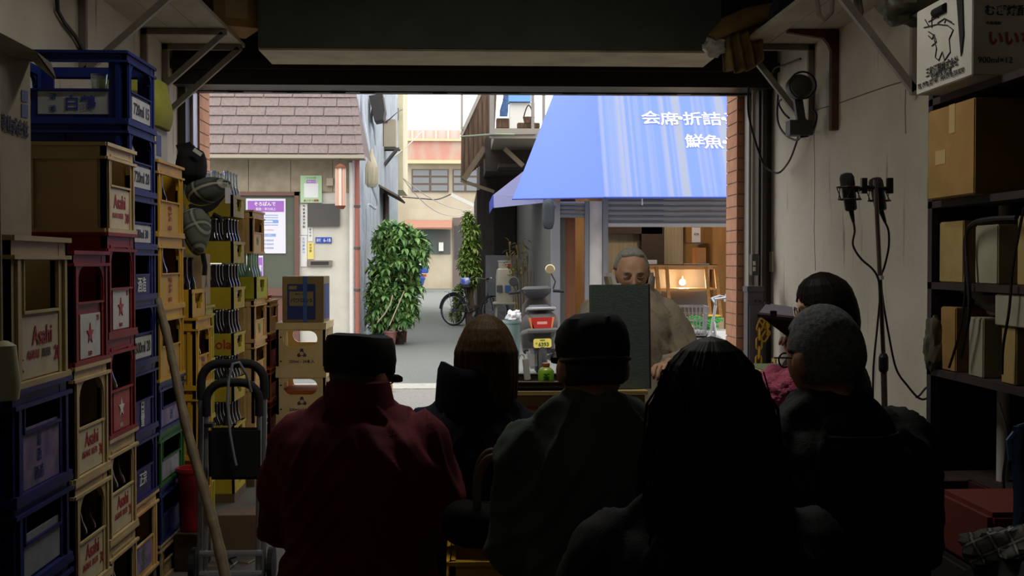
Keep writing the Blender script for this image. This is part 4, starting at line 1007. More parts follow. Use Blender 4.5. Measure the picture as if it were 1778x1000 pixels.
# ---------------------------------------------------------------- overhead cables
M_cab = mat('black_cable', '1d1c1c', .6); M_cabp = mat('pale_cable', 'a9a6a2', .6)
cable('thin cable crossing from the cream house to the balcony bracket', [P(690, 300, 34), P(825, 365, 40)], .012, M_cabp, sag=.3)
cable('second pale cable sagging below the first across the alley', [P(700, 310, 34), P(823, 360, 40)], .012, M_cabp, sag=.6)
cable('dark cable running low across the far house wall', [P(699, 342, 36.5), P(735, 345, 38), P(760, 346, 39), P(783, 337, 40)], .02, M_cab)
cable('thin dark cable climbing from the left house toward the sky', [P(655, 290, 27), P(738, 222, 45)], .015, M_cabp, sag=.1)
cable('dark cable from the cooling unit to the wooden balcony', [P(656, 214, 26.9), P(672, 210, 27), P(690, 195, 27.5), P(699, 190, 33)], .012, M_cab)
cable('pale rope tied along the balcony edge', [P(801, 237, 26.6), P(830, 235, 25.5), P(860, 233, 23.9), P(893, 233, 23.9)], .02, mat('pale_green_rope', '8f9a80', .8), 'rope', 'rope')
# ---------------------------------------------------------------- wall shelves on angle brackets
M_brk = mat('grey_angle_iron', '8a8378', .5, .2, c2='776f64', scale=6)
M_board = mat('offwhite_shelf_board', 'b5ad9b', .75, c2='a39a87', scale=3)
M_rust = mat('rusty_iron', '5a3a2c', .75, .2, c2='472d22', scale=12)
def wall_shelf(label, xw, xe, ys, y0, y1, zt, drop, lab_b):
    root = thing('wall_shelf', label, 'shelf', ((xw + xe) / 2, (y0 + y1) / 2, zt))
    mb = MB(); ym = y0
    xs = sorted((xw, xe))
    for k in range(3):
        a, b = xs[0] + (xs[1] - xs[0]) * k / 3, xs[0] + (xs[1] - xs[0]) * (k + 1) / 3
        mb.box(a + .002, b - .002, y0, y1, zt, zt + .025)
    obj('board', mb, M_board, root)
    sg = 1 if xe > xw else -1
    for y in ys:
        m = MB(); m.bar((xw + sg * .02, y, zt - drop), (xw + sg * .02, y, zt), .035).bar((xw, y, zt - .02), (xe, y, zt - .02), .035)
        m.bar((xe - sg * .02, y, zt - .03), (xw + sg * .02, y, zt - drop + .02), .035)
        obj('bracket', m, M_brk, root)
    return root
ZSL, ZSR = 2.785, 2.705
wall_shelf('long pale shelf on grey brackets high on the left wall', WL, -1.44, (8.08, 7.55, 6.34, 4.9), 4.2, 8.2, ZSL, .48, '')
wall_shelf('long pale shelf on grey brackets high on the right wall', WR, 1.76, (7.48, 5.75), 3.2, 7.55, ZSR, .55, '')
# rusty L bracket between the grey ones
mb = MB().bar((WR - .02, 7.0, 2.12), (WR - .02, 7.0, 2.70), .045, .05); mb.prism([(WR - .03, 6.98, 2.70), (WR - .30, 6.98, 2.70), (WR - .30, 6.98, 2.685), (WR - .09, 6.98, 2.655), (WR - .06, 6.98, 2.62), (WR - .03, 6.98, 2.55)], (0, .04, 0))
obj('bracket', mb, M_rust, label='long rusty iron bracket on the right wall under the pale shelf', cat='bracket')
# flex down the left wall
obj('cable', MB().tube([PXp(98, -20, WL + .02), PXp(100, 18, WL + .02), PXp(112, 40, WL + .02), PXp(130, 62, WL + .02), PXp(142, 84, WL + .02), PXp(146, 130, WL + .02)], .011, 6), M_cab, label='dark flex drooping down the left wall above the blue crate', cat='cable', smooth=True)
# carton on the left shelf
root = thing('cardboard_carton', 'brown cardboard carton on the end of the left wall shelf', 'box', (-1.48, 7.75, ZSL + .025))
mb = MB(); mb.M = Matrix.Translation((-1.46, 7.78, ZSL + .026)) @ Matrix.Rotation(math.radians(24), 4, 'Z')
mb.box(-.15, .15, -.2, .2, 0, .42, .004); obj('carton_body', mb, mat('tan_cardboard', 'a27c46', .85, c2='936f3c', scale=10), root)
mb = MB(); mb.M = Matrix.Translation((-1.46, 7.78, ZSL + .026)) @ Matrix.Rotation(math.radians(24), 4, 'Z')
mb.box(-.08, .06, -.203, -.2005, .05, .42); mb.box(.1502, .152, .05, .1, .14, .26); obj('label_panel', mb, mat('pale_carton_label', 'b59a6c', .8), root)
# ---------------------------------------------------------------- near carton on column A with raised flap
M_carton = mat('greyish_white_carton', 'b3a98f', .85, c2='a0967c', scale=7)
root = thing('cardboard_carton', 'pale carton with a raised flap on top of the nearest crate stack', 'box', (XA - .16, a0 + .2, zA1 + .315))
x1c = -.93; yc1 = PXp(53, 200, x1c).y; yc0 = yc1 - .27; zc0 = zA1 + .316; zc1 = PXp(53, 100, x1c).z
obj('carton_body', MB().box(x1c - .34, x1c, yc0, yc1, zc0, zc1), M_carton, root)
p = [P(-40, 60, a0 + .0), P(50, 104, a0 - .02), P(95, 140, a0 - .10), P(78, 102, a0 - .02), P(52, 92, a0 + .05), P(-30, 30, a0 + .2)]
obj('flap', MB().prism([PXp(-60, 58, x1c), PXp(20, 98, x1c), PXp(53, 104, x1c), PXp(88, 118, x1c + .05), PXp(94, 138, x1c + .06), PXp(86, 112, x1c + .055), PXp(60, 92, x1c + .04), PXp(-60, 30, x1c + .03)], (.004, .0, .003)), mat('flap_inner_grey', 'b8b8a6', .85), root)
cp = lambda px, py: PXp(px, py, x1c + .0005)
lettering(root, [(('ノ酒造株式会社', cp(16, 214), Y_, Z_), dict(w=abs(cp(50, 214).y - cp(-18, 214).y), bold=.02))], I_black)
lettering(root, [(('北海道増毛郡', cp(26, 226), Y_, Z_), dict(w=abs(cp(48, 214).y - cp(4, 214).y)))], I_black)
for (u0, v0, u1, v1) in ((37, 176, 48, 156), (37, 203, 48, 180)):
    q = [cp(u0, v0), cp(u1, v0 + 2), cp(u1, v1 + 2), cp(u0, v1)]; obj('printed_mark', MB().prism(q, (.001, 0, 0)), mat('dull_blue_mark', '5a6190', .7), root)
# pale tag at the left edge
obj('plastic_bottle', MB().loft([(P(2, 640, a0 - .25).x, a0 - .25, P(5, 694, a0 - .25).z, .03, .03), (P(2, 640, a0 - .25).x, a0 - .25, P(5, 670, a0 - .25).z, .034, .03), (P(2, 640, a0 - .25).x, a0 - .25, P(5, 600, a0 - .25).z, .026, .026), (P(2, 640, a0 - .25).x, a0 - .25, P(5, 592, a0 - .25).z, .012, .012)], 14).tube([(P(2, 640, a0 - .25).x, a0 - .25, P(5, 592, a0 - .25).z), (P(2, 640, a0 - .25).x, a0 - .25, 2.76)], .003, 5), mat('pale_olive_plastic', 'b9b48c', .6), label='pale plastic bottle hung on a string at the left edge', cat='bottle', smooth=True)
# ---------------------------------------------------------------- on top of the yellow stack
ye = (e0 + e1) / 2; yt = zE
root = thing('carton', 'small white carton with blue print on the highest yellow crate', 'box', (XE - .1, ye, yt))
obj('carton_body', MB().box(XE - .26, XE - .04, e0 + .06, e0 + .36, yt + .001, yt + .15, .003), mat('offwhite_box', 'bdb9b2', .7), root)
obj('printed_mark', MB().box(XE - .0395, XE - .038, e0 + .16, e0 + .24, yt + .03, yt + .12), mat('dull_blue_mark', '5a6190'), root)
mb = MB(); xx = XE - .12
for k in range(1): pass
secs = []
for i in range(9):
    f = i / 8; s_ = (1 - abs(2 * f - 1) ** 4) ** .25 if 0 < f < 1 else .75
    secs.append((XE - .14 + .01 * math.sin(f * 5), e0 + .21, yt + .151 + .20 * f, .13 * (.86 + .14 * s_), .17 * (.86 + .14 * s_)))
mb.loft(secs, 28, p=4.5)
obj('cushion', mb, mat('dull_lime_fabric', '9b9a36', .8, c2='86852c', scale=6), label='dull lime padded bundle on top of the small white carton', cat='bundle', smooth=True)
# ---------------------------------------------------------------- small bottle tray and cartons on the short yellow stack
tray('drink_tray', 'low yellow tray holding two slim dark bottles, on the short yellow stack', XF - .02, f0 + .01, f1 - .03, zF, .13, K_yellow, .30)
for k in range(2):
    L = (XF - .07, f0 + .09 + .12 * k, zF + .009)
    b = obj('glass_bottle', MB().lathe(L, bottle_prof(.27, .027), 14), G_cola, smooth=True, label=('nearer', 'farther')[k] + ' slim dark bottle in the low tray on the short yellow stack', cat='bottle')
x0 = XF - .30
obj('carton', MB().box(x0 - .12, XF - .11, f0 + .12, f1 - .04, zF + .01, zF + .54, .004), mat('grey_brown_carton', '8d7b68', .85), label='tall grey-brown carton behind the two slim bottles', cat='box')
root = thing('carton', 'pale carton with a small stamped figure on the lime yellow crates', 'box', (XG - .2, (g0 + g1) / 2, zG))
obj('carton_body', MB().box(XG - .32, XG - .01, g0 + .02, g1 - .02, zG, zG + .26, .004), mat('pale_brown_carton', 'b09a72', .85), root)
lettering(root, [(('人', (XG - .17, g0 + .019, zG + .13), X_, Z_), dict(h=.06)), (('人', (XG - .0095, (g0 + g1) / 2, zG + .12), Y_, Z_), dict(h=.06))], I_black)
# caps and plaid cloth caps hung on the bottle tops
M_blackcap = mat('black_cotton', '17161a', .9)
def plaid(name, base, dark, light, sc=26):
    m = mat(name, base, .9); nt = m.node_tree; b = nt.nodes['Principled BSDF']
    g = nt.nodes.new('ShaderNodeNewGeometry'); mp = nt.nodes.new('ShaderNodeMapping'); mp.inputs['Rotation'].default_value = (.5, .35, .6)
    nt.links.new(g.outputs['Position'], mp.inputs[0])
    sp = nt.nodes.new('ShaderNodeSeparateXYZ'); nt.links.new(mp.outputs[0], sp.inputs[0])
    col = None
    for ax, thr, c, f in (('X', .45, dark, 1), ('Z', .45, dark, 1), ('X', .93, light, 1), ('Z', .93, light, 1)):
        mu = nt.nodes.new('ShaderNodeMath'); mu.operation = 'MULTIPLY'; mu.inputs[1].default_value = sc * 6.283 / 2
        sn = nt.nodes.new('ShaderNodeMath'); sn.operation = 'SINE'
        gt = nt.nodes.new('ShaderNodeMath'); gt.operation = 'GREATER_THAN'; gt.inputs[1].default_value = thr
        ml = nt.nodes.new('ShaderNodeMath'); ml.operation = 'MULTIPLY'; ml.inputs[1].default_value = .55
        nt.links.new(sp.outputs[ax], mu.inputs[0]); nt.links.new(mu.outputs[0], sn.inputs[0]); nt.links.new(sn.outputs[0], gt.inputs[0]); nt.links.new(gt.outputs[0], ml.inputs[0])
        mx = nt.nodes.new('ShaderNodeMixRGB'); mx.inputs[2].default_value = (*rgb(c), 1); nt.links.new(ml.outputs[0], mx.inputs[0])
        if col is None: mx.inputs[1].default_value = (*rgb(base), 1)
        else: nt.links.new(col, mx.inputs[1])
        col = mx.outputs[0]
    nt.links.new(col, b.inputs['Base Color']); return m
M_plaid = plaid('green_grey_plaid', '6a6e63', '35423b', 'b9b7a6', 24); M_plaid2 = plaid('dark_check_plaid', '575d55', '252c2a', 'c9c6b4', 20)
def blob(c, r, seed, amp, n=26, m=18, sq=2.4):
    mb = MB().ell((0, 0, 0), (1, 1, 1), n, m); out = []
    for v in mb.v:
        q = Vector((math.copysign(abs(v.x) ** (2 / sq), v.x), math.copysign(abs(v.y) ** (2 / sq), v.y), math.copysign(abs(v.z) ** (2 / sq), v.z)))
        k = 1 + amp * noise.noise(v * 1.7 + Vector((seed, 0, 0))) + amp * .5 * noise.noise(v * 4 + Vector((0, seed, 0)))
        out.append(Vector(c) + Vector((q.x * r[0] * k, q.y * r[1] * k, q.z * r[2] * k)))
    mb.v = out; return mb
CYp = 5.85
def at(px, py, Y=CYp): return P(px, py, Y)
sc = CYp / F
root = thing('baseball_cap', 'black baseball cap with a small tag, uppermost of the hats by the yellow crates', 'cap', tuple(at(330, 318)))
obj('crown', blob(at(331, 288), (27 * sc, .09, 30 * sc), 3, .18), M_blackcap, root, smooth=True)
obj('brim', MB().prism([at(305, 252), at(330, 246), at(340, 262), at(312, 272)], (0, .1, -.01)), M_blackcap, root)
c = at(343, 264, CYp - .11); mb = MB(); mb.M = Matrix.Translation(c) @ Matrix.Rotation(math.radians(35), 4, 'Y'); mb.box(-.022, .022, -.002, .002, -.009, .009); obj('tag', mb, M_white, root)
root = thing('flat_cap', 'checked flat cap with a hanging white price tag, middle of the hung hats', 'cap', tuple(at(355, 370)))
mb = MB(); P0 = [at(318, 330), at(330, 312), at(365, 305), at(397, 312), at(402, 322), at(385, 345), at(355, 358), at(325, 352)]
cx = sum(p.x for p in P0) / 8; cz = sum(p.z for p in P0) / 8
def puff(poly, Y, th, n=4):
    """a soft pillow-like solid from an outline, th thick along depth"""
    mb = MB(); k = len(poly); c = sum((Vector(p) for p in poly), Vector()) / k; rings = []
    for i in range(n + 1):
        f = math.cos(PI / 2 * i / n); d = math.sin(PI / 2 * i / n) * th / 2
        rings.append([Vector((c.x + (p.x - c.x) * (.15 + .85 * f), Y - d, c.z + (p.z - c.z) * (.15 + .85 * f))) for p in poly])
    back = [[Vector((p.x, 2 * Y - p.y, p.z)) for p in r] for r in rings[1:]]
    seq = back[::-1] + rings; vs = [p for r in seq for p in r]; m = len(seq)
    fs = [(i * k + j, i * k + (j + 1) % k, (i + 1) * k + (j + 1) % k, (i + 1) * k + j) for i in range(m - 1) for j in range(k)] + [tuple(range(k)), tuple(range((m - 1) * k, m * k))]
    return mb.add(vs, fs)
def smoothpoly(poly, it=2):
    for _ in range(it):
        q = []
        for i in range(len(poly)):
            a, b = Vector(poly[i]), Vector(poly[(i + 1) % len(poly)]); q += [a.lerp(b, .25), a.lerp(b, .75)]
        poly = q
    return poly
obj('crown', puff(smoothpoly(P0), CYp + .02, .20), M_plaid2, root, smooth=True)
obj('brim', MB().prism(smoothpoly([at(322, 352, CYp - .06), at(350, 362, CYp - .08), at(385, 347, CYp - .07), at(398, 326, CYp - .06), at(392, 340, CYp - .06), at(370, 368, CYp - .08), at(338, 374, CYp - .08)]), (0, .02, .006)), M_blackcap, root)
a, b = at(391, 353, CYp - .08), at(400, 325, CYp - .08); obj('price_tag', MB().box(a.x, b.x, CYp - .082, CYp - .08, a.z, b.z).tube([at(395, 326, CYp - .08), at(396, 316, CYp - .05)], .001, 4), M_paper, root)
root = thing('flat_cap', 'green plaid cap hanging down, lowest of the hung hats', 'cap', tuple(at(345, 445)))
obj('crown', puff(smoothpoly([at(319, 370), at(335, 360), at(362, 360), at(371, 385), at(368, 415), at(358, 440), at(345, 446), at(330, 432), at(321, 405)]), CYp - .05, .14), M_plaid, root, smooth=True)
obj('strap', MB().tube([at(370, 372, CYp - .03), at(382, 378, CYp - .03), at(384, 386, CYp - .03)], .012, 6).tube([at(352, 440), at(356, 462), at(355, 478)], .012, 6), M_blackcap, root)
# ---------------------------------------------------------------- red bucket, hand truck, bamboo pole
obj('carton', MB().box(-1.25, -1.13, 5.30, 5.50, 0, .16, .004) , mat('dark_carton', '4b3a2a'), label='small dark box on the floor under the red bucket', cat='box')
root = thing('bucket', 'tall red plastic bucket beside the hand truck', 'bucket', (-1.19, 5.40, .161))
obj('bucket_body', MB().lathe((-1.19, 5.40, .161), [(.05, 0), (.055, .01), (.064, .26), (.069, .262), (.069, .28), (.063, .28), (.053, .02), (.001, .018)], 24), mat('red_bucket', 'b0232a', .4), root, smooth=True)
HY = 5.05
root = thing('hand_truck', 'folding silver hand truck with black grips standing by the cola trays', 'hand truck', (P(405, 900, HY).x, HY, 0))
M_tube = mat('silver_tube', '9a9da2', .35, .7); M_grip = mat('black_foam_grip', '18181a', .8)
def uframe(pl, pr, pt, Y0, Y1, r, pbend):
    """inverted U through pixel sides pl, pr and top pt; leans from Y0 (top) to Y1 (floor)"""
    xl, xr = P(pl, 700, Y0).x, P(pr, 700, Y0).x; zt = P(400, pt, Y0).z; b = .075
    def yy(z): return Y1 + (Y0 - Y1) * z / zt
    pts = [(xl, yy(.03), .03), (xl, yy(zt - b), zt - b)]
    pts += [(xl + b - b * math.cos(q), yy(zt), zt - b + b * math.sin(q)) for q in [PI / 2 * k / 5 for k in range(1, 6)]]
    pts += [(xr - b + b * math.sin(q), yy(zt), zt - b + b * math.cos(q)) for q in [PI / 2 * k / 5 for k in range(0, 6)]]
    pts += [(xr, yy(.03), .03)]
    return pts, yy
o_, yo = uframe(350, 459, 631, HY + .08, HY + .02, .012, 0); i_, yi = uframe(359, 450, 664, HY + .03, HY - .02, .011, 0)
obj('outer_frame', MB().tube(o_, .0125, 10), M_tube, root, smooth=True); obj('inner_frame', MB().tube(i_, .011, 10), M_tube, root, smooth=True)
def grip(fr, r, low):
    top = [Vector(p) for p in fr]; zt = max(p.z for p in top); q = [p for p in top if p.z > zt - .076]
    a, b = Vector((top[0].x, q[0].y, zt - low)), Vector((top[-1].x, q[-1].y, zt - low))
    return MB().tube([a] + q + [b], r, 10)
obj('grip', grip(o_, .019, .15), M_grip, root, smooth=True); obj('grip', grip(i_, .018, .14), M_grip, root, smooth=True)
for pz in (958, 993): z = P(400, pz, HY).z; obj('crossbar', MB().tube([(i_[0][0] - .02, yi(z) - .015, z), (i_[-1][0] + .02, yi(z) - .015, z)], .013, 8), M_tube, root)
for xx in (o_[0][0] - .03, o_[-1][0] + .03):
    obj('wheel', MB().lathe((xx - .015, HY + .06, .075), [(.02, 0), (.075, .004), (.075, .026), (.02, .03)], 20, axis='x'), M_grip, root)
obj('toe_plate', MB().box(i_[0][0], i_[-1][0], HY - .22, HY + .02, .012, .022), M_tube, root)
a, b = P(362, 833, HY - .06), P(452, 742, HY - .06)
mb = MB().box(a.x, b.x, HY - .07, HY - .045, a.z, b.z, .012); obj('bag', mb, mat('black_nylon', '121314', .8), root, label='black folded nylon cart bag strapped to the frame')
obj('clamp', MB().box(i_[0][0] - .005, i_[0][0] + .03, yi(.7) - .03, yi(.7) + .03, P(400, 742, HY).z, P(400, 735, HY).z), M_grip, root)
obj('cord', MB().tube([P(436, 680, HY), P(428, 650, HY - .02), P(415, 629, HY - .04), P(404, 632, HY - .06), P(397, 660, HY - .07), P(395, 700, HY - .08), P(399, 750, HY - .09), P(406, 790, HY - .09), P(410, 808, HY - .09)], .006, 8), mat('grey_braided_cord', '7d818a', .8), root, smooth=True, label='grey braided elastic cord looped over the grips')
obj('carton', MB().box(P(376, 940, 5.6).x, P(455, 940, 5.6).x, 5.6, 5.75, 0, P(400, 895, 5.6).z, .004), mat('brown_box', '6f5740', .85), label='low brown carton on the floor behind the hand truck', cat='box')
mb = MB(); pb, ptop = P(395, 1020, 4.55), P(272, 520, 5.1)
ax = ptop - pb; n_ = 9; pts, rs = [], []
for i in range(n_ * 4 + 1):
    f = i / (n_ * 4); pts.append(pb + ax * f + Vector((.006 * math.sin(f * 9), 0, 0))); rs.append((.0215 - .005 * f) * (1.14 if i % 4 == 0 else 1.0))
pb2 = pb + ax * (-(pb.z) / ax.z)
obj('bamboo_pole', MB().tube([pb2] + pts, [rs[0]] + rs, 10), mat('grey_brown_bamboo', '7f6f52', .6, c2='695b42', scale=20), label='bamboo pole leaning against the blue and yellow crates', cat='pole', smooth=True)
# loose wires on the floor
for k, (pts, m, lab) in enumerate(((((400, 985), (412, 975), (430, 978), (446, 970), (455, 980)), M_cabp, 'pale loose wire on the floor behind the hand truck'), (((395, 990), (405, 982), (398, 970), (410, 966)), M_cab, 'dark loose wire on the floor beside the bamboo pole'))):
    q = []
    for (px, py) in pts:
        d = R_ * ((px - 889) / F) - UP * ((py - 500) / F) + FW; t = (.006 - CAM_H) / d.z; q.append(CO + d * t)
    obj('wire', MB().tube(q, .004, 5), m, label=lab, cat='wire', smooth=True)
# ---------------------------------------------------------------- right side: switches, post, chain, fan, cloth
M_blk = mat('black_plastic', '1b1a1b', .5)
px0 = P(1309, 300, FRONT - .3).x
obj('conduit', MB().tube([(px0, FRONT - .28, zl), (px0, FRONT - .28, P(1309, 442, FRONT - .28).z)], .013, 8), mat('conduit_beige', '94897a', .5), label='thin beige conduit running down the right jamb to the switch', cat='pipe', smooth=True)
a, b = P(1303, 478, FRONT - .3), P(1316, 441, FRONT - .3)
r_ = obj('switch_box', MB().box(a.x, b.x, FRONT - .35, FRONT - .26, a.z, b.z, .005), mat('dark_switch_grey', '4b4844', .5), label='dark grey shutter switch box on the right jamb', cat='switch')
obj('button', MB().box(a.x + .006, a.x + .022, FRONT - .358, FRONT - .35, a.z + .03, a.z + .06).box(a.x + .006, a.x + .022, FRONT - .358, FRONT - .35, a.z + .07, a.z + .10), M_white, r_)
c0, c1 = PXp(1331, 472, WR), PXp(1340, 437, WR)
r_ = obj('switch_plate', MB().box(WR - .012, WR - .001, c1.y - .06, c0.y + .04, c0.z, c1.z, .002), mat('ivory_plate', 'd2ccb4', .5), label='ivory wall switch plate right of the opening', cat='switch')
obj('switch', MB().box(WR - .017, WR - .012, c0.y - .04, c0.y + .01, c0.z + .04, c0.z + .06).box(WR - .017, WR - .012, c0.y - .04, c0.y + .01, c0.z + .08, c0.z + .10), M_white, r_)
c0 = PXp(1345, 632, WR); r_ = obj('outlet', MB().box(WR - .012, WR - .001, c0.y - .05, c0.y + .05, c0.z - .045, c0.z + .04, .002), mat('yellowed_plate', 'b5a050', .5), label='yellowed outlet plate low on the right wall behind the chain', cat='outlet')
obj('socket', MB().box(WR - .016, WR - .012, c0.y - .015, c0.y + .015, c0.z - .015, c0.z + .015), M_blk, r_)
a, b = P(1298, 640, 8.2), P(1325, 497, 8.2)
root = thing('post', 'dark grey steel post standing beside the right jamb', 'post', ((a.x + b.x) / 2, 8.25, 0))
obj('post_body', MB().box(a.x, b.x, 8.2, 8.32, 0, b.z - .04, .004).box(a.x + .01, b.x - .01, 8.185, 8.2, .3, b.z - .13), mat('purple_grey_steel', '55505a', .5), root)
obj('cap', MB().box(a.x - .006, b.x + .006, 8.19, 8.33, b.z - .04, b.z, .004), mat('purple_grey_steel', '55505a'), root)
obj('bolt', MB().lathe((a.x + .05, 8.185, b.z - .10), [(.008, -.006), (.008, .0)], 8, axis='y').lathe((a.x + .08, 8.185, b.z - .10), [(.008, -.006), (.008, .0)], 8, axis='y'), M_blk, root)
# yellow plastic chain
M_chain = mat('yellow_plastic_chain', 'c79a1c', .5)
root = thing('chain', 'yellow plastic chain hanging on the wall beside the grey post', 'chain', tuple(P(1402, 640, 6.0)))
path = [P(1418, 556, 6.0), P(1426, 580, 6.0), P(1423, 600, 6.0), P(1410, 612, 6.0)]
pathB = [P(1323, 556, 7.9), P(1320, 640, 7.9)]
CYc = 8.16
chain_pts = [(1323, 556), (1318, 572), (1318, 588), (1318, 604), (1317, 620), (1317, 636), (1316, 652)]
ch2 = [(1323, 556), (1331, 566), (1332, 578), (1326, 588)]
def link(c, d, rot):
    d = Vector(d).normalized(); s = Vector((0, 1, 0)) if rot else d.cross(Vector((0, 1, 0))).normalized()
    L_, w_ = .042, .019
    pts = [c + d * (L_ - w_) * (1 if math.sin(q) > 0 else -1) + d * (w_ * math.sin(q)) + s * (w_ * math.cos(q)) for q in [2 * PI * k / 16 for k in range(16)]]
    return MB().tube(pts, .0065, 6, closed=True)
for seq in (chain_pts, ch2):
    for i in range(len(seq) - 1):
        a, b = P(*seq[i], CYc), P(*seq[i + 1], CYc); obj('link', link(a.lerp(b, .5), b - a, i % 2), M_chain, root, smooth=True)
# wall fan with its flexes
c = PXp(1386, 152, WR - .16)
root = thing('wall_fan', 'small dark wall fan with tangled flexes under the right shelf', 'fan', tuple(c))
obj('motor', MB().lathe((c.x, c.y - .09, c.z), [(.03, 0), (.065, .01), (.075, .05), (.075, .10), (.05, .15)], 20, axis='y'), mat('dark_bakelite', '37332f', .5), root, smooth=True)
obj('cage', MB().tube([(c.x + .08 * math.cos(q), c.y - .1, c.z + .08 * math.sin(q)) for q in [2 * PI * k / 20 for k in range(20)]], .006, 6, closed=True), M_blk, root)
obj('arm', MB().bar((c.x, c.y + .02, c.z - .05), (c.x + .04, c.y + .02, c.z - .30), .05, .04).box(c.x - .06, c.x + .08, c.y - .04, c.y + .06, c.z - .29, c.z - .2), mat('dark_bakelite', '37332f'), root)
cw = WR - .07
for pts in ([(1352, 150), (1350, 205), (1362, 232), (1385, 243), (1393, 222)], [(1392, 215), (1382, 250), (1370, 280), (1352, 300), (1332, 292), (1318, 265), (1300, 200), (1300, 150)], [(1362, 170), (1352, 178), (1360, 195), (1370, 205)], [(1410, 190), (1418, 200), (1412, 225), (1395, 230)], [(1340, 130), (1346, 118), (1364, 112), (1390, 102)]):
    q = [PXp(px, py, cw - .1 * (px < 1325)) if px >= 1340 else P(px, py, 7.4) for px, py in pts]
    out = []
    for i in range(len(q) - 1):
        p0, p1, p2, p3 = q[max(i - 1, 0)], q[i], q[i + 1], q[min(i + 2, len(q) - 1)]
        for k in range(6):
            t = k / 6; out.append(.5 * ((2 * p1) + (p2 - p0) * t + (2 * p0 - 5 * p1 + 4 * p2 - p3) * t * t + (3 * p1 - p0 - 3 * p2 + p3) * t ** 3))
    obj('flex', MB().tube(out + [q[-1]], .007, 6), M_cab, root, smooth=True)
# khaki cloth draped over the shelf end
DY = 7.35
root = thing('cloth', 'khaki cloth draped in folds over the tip of the right shelf', 'cloth', tuple(P(1290, 130, DY)))
def drape(px_l, px_r, py_t, py_b, folds, amp, seed, skew=0):
    def fn(u, v):
        px = px_l + (px_r - px_l) * (u + .12 * (v - .5) * math.sin(3 * u)) + skew * v
        py = py_t(u) + (py_b(u) - py_t(u)) * v
        p = P(px, py, DY); return p + Y_ * (amp * math.sin(u * folds * 2 * PI + seed) * (.4 + v) + .02 * noise.noise(Vector((u * 5, v * 5, seed))))
    return MB().grid(fn, 40, 16)
o = obj('cloth_body', drape(1255, 1325, lambda u: 62 - 25 * u, lambda u: 118 + 12 * math.sin(u * 3 + .4) - 14 * u, 4, .035, 1, 4), mat('khaki_cloth', '82683a', .9, c2='6d5530', scale=8), root, smooth=True)
md = o.modifiers.new('solid', 'SOLIDIFY'); md.thickness = .006
mb = MB().tube([P(1236, 66, DY - .05), P(1262, 44, DY - .05), P(1300, 30, DY - .05), P(1345, 18, DY - .05)], [.03, .055, .06, .05], 12); out = []
for v in mb.v: out.append(v + Vector((1, .5, 1)) * (.012 * noise.noise(v * 22)))
mb.v = out; obj('roll', mb, mat('khaki_cloth', '82683a'), root, smooth=True)
o = obj('plastic_bag', blob(P(1240, 82, DY - .03), (.06, .05, .055), 5, .5), mat('milky_plastic', 'b9b7ae', .35), label='crumpled milky plastic bag at the left end of the khaki cloth', cat='bag', smooth=True)
obj('cloth', blob(P(1362, 14, 7.0), (.075, .06, .08), 9, .5), mat('navy_cloth', '222a36', .9), label='dark navy cloth hanging from the right shelf edge', cat='cloth', smooth=True)
for k, (pp, lab) in enumerate(((((1418, -5), (1422, 25), (1432, 34), (1444, 22), (1446, -5)), 'grey strap loop hanging from the right shelf'), (((1486, -5), (1488, 25), (1492, 36), (1496, 20), (1492, -5)), 'second grey strap loop hanging beside the shelf brace'))):
    obj('strap', MB().tube([P(px, py, 6.0) for px, py in pp], .012, 6, flat=.4), mat('grey_strap', '7a7468', .8), label=lab, cat='strap', smooth=True)
obj('plastic_bag', blob(P(1583, 5, 5.2), (.13, .12, .10), 14, .4), mat('dark_olive_plastic', '3d3b2e', .5), label='dark olive plastic bag bulging over the right shelf edge', cat='bag', smooth=True)
# ---------------------------------------------------------------- shelving unit on the right
SX, SYf, SYn = 1.75, 4.47, 1.9
M_dshelf = mat('dark_shelf_wood', '3a2e29', .8, c2='2b221f', scale=5); M_dpost = mat('dark_purple_post', '2e2529', .7)
root = thing('shelving_unit', 'dark wooden shelving unit along the right wall full of cartons', 'shelf', ((SX + WR) / 2, 3.2, 0))
levels = [.57, .955, 1.275, 1.575, 1.955]
for z in levels: obj('shelf_board', MB().box(SX, WR - .01, SYn, SYf, z - .025, z), M_dshelf, root)
for (x, y) in ((SX, SYf), (WR - .05, SYf), (SX, SYn + .04), (WR - .05, SYn + .04)): obj('upright', MB().box(x, x + .035, y - .04, y, 0, 2.0), M_dpost, root)
obj('back_panel', MB().box(WR - .012, WR - .004, SYn, SYf - .05, 0, 1.95), M_dshelf, root)
obj('end_panel', MB().box(SX + .035, WR - .05, SYf - .012, SYf - .002, 0, 1.955), M_dshelf, root)
M_k1 = mat('warm_kraft', 'a8844c', .85, c2='9a7843', scale=9); M_k2 = mat('yellowish_carton', 'b39a62', .85, c2='a58c55', scale=9); M_k3 = mat('pale_grey_carton', 'a9a790', .85, c2='9a9880', scale=9)
def rbox(label, px0, px1, py0, z, w, m, X=SX + .015, cat='box', name='cardboard_carton', rot=0, hz=None):
    """carton on a shelf: room face x = X between pixel columns px0 (far) and px1 (near), top at pixel row py0 (far edge)"""
    y1, y0 = PXp(px0, 455, X).y, PXp(px1, 455, X).y; top = PXp(px0, py0, X).z if hz is None else z + hz
    return obj(name, MB().box(X, X + w, y0, y1, z + .001, top, .004), m, label=label, cat=cat), y0, y1, top
o, y0, y1, tp = rbox('tan carton with a strip of tape, on the shelf under the white sake carton', 1610, 1690, 195, 1.575, .40, M_k1, X=SX - .05)
obj('tape', MB().box(SX - .0512, SX - .049, y1 - .24, y1 - .19, tp - .1, tp + .0), mat('tape_tan', 'b99c62', .5), o); obj('tape', MB().box(SX - .0512, SX - .049, y1 - .16, y1 - .07, tp - .20, tp - .15), mat('tape_tan', 'b99c62'), o)
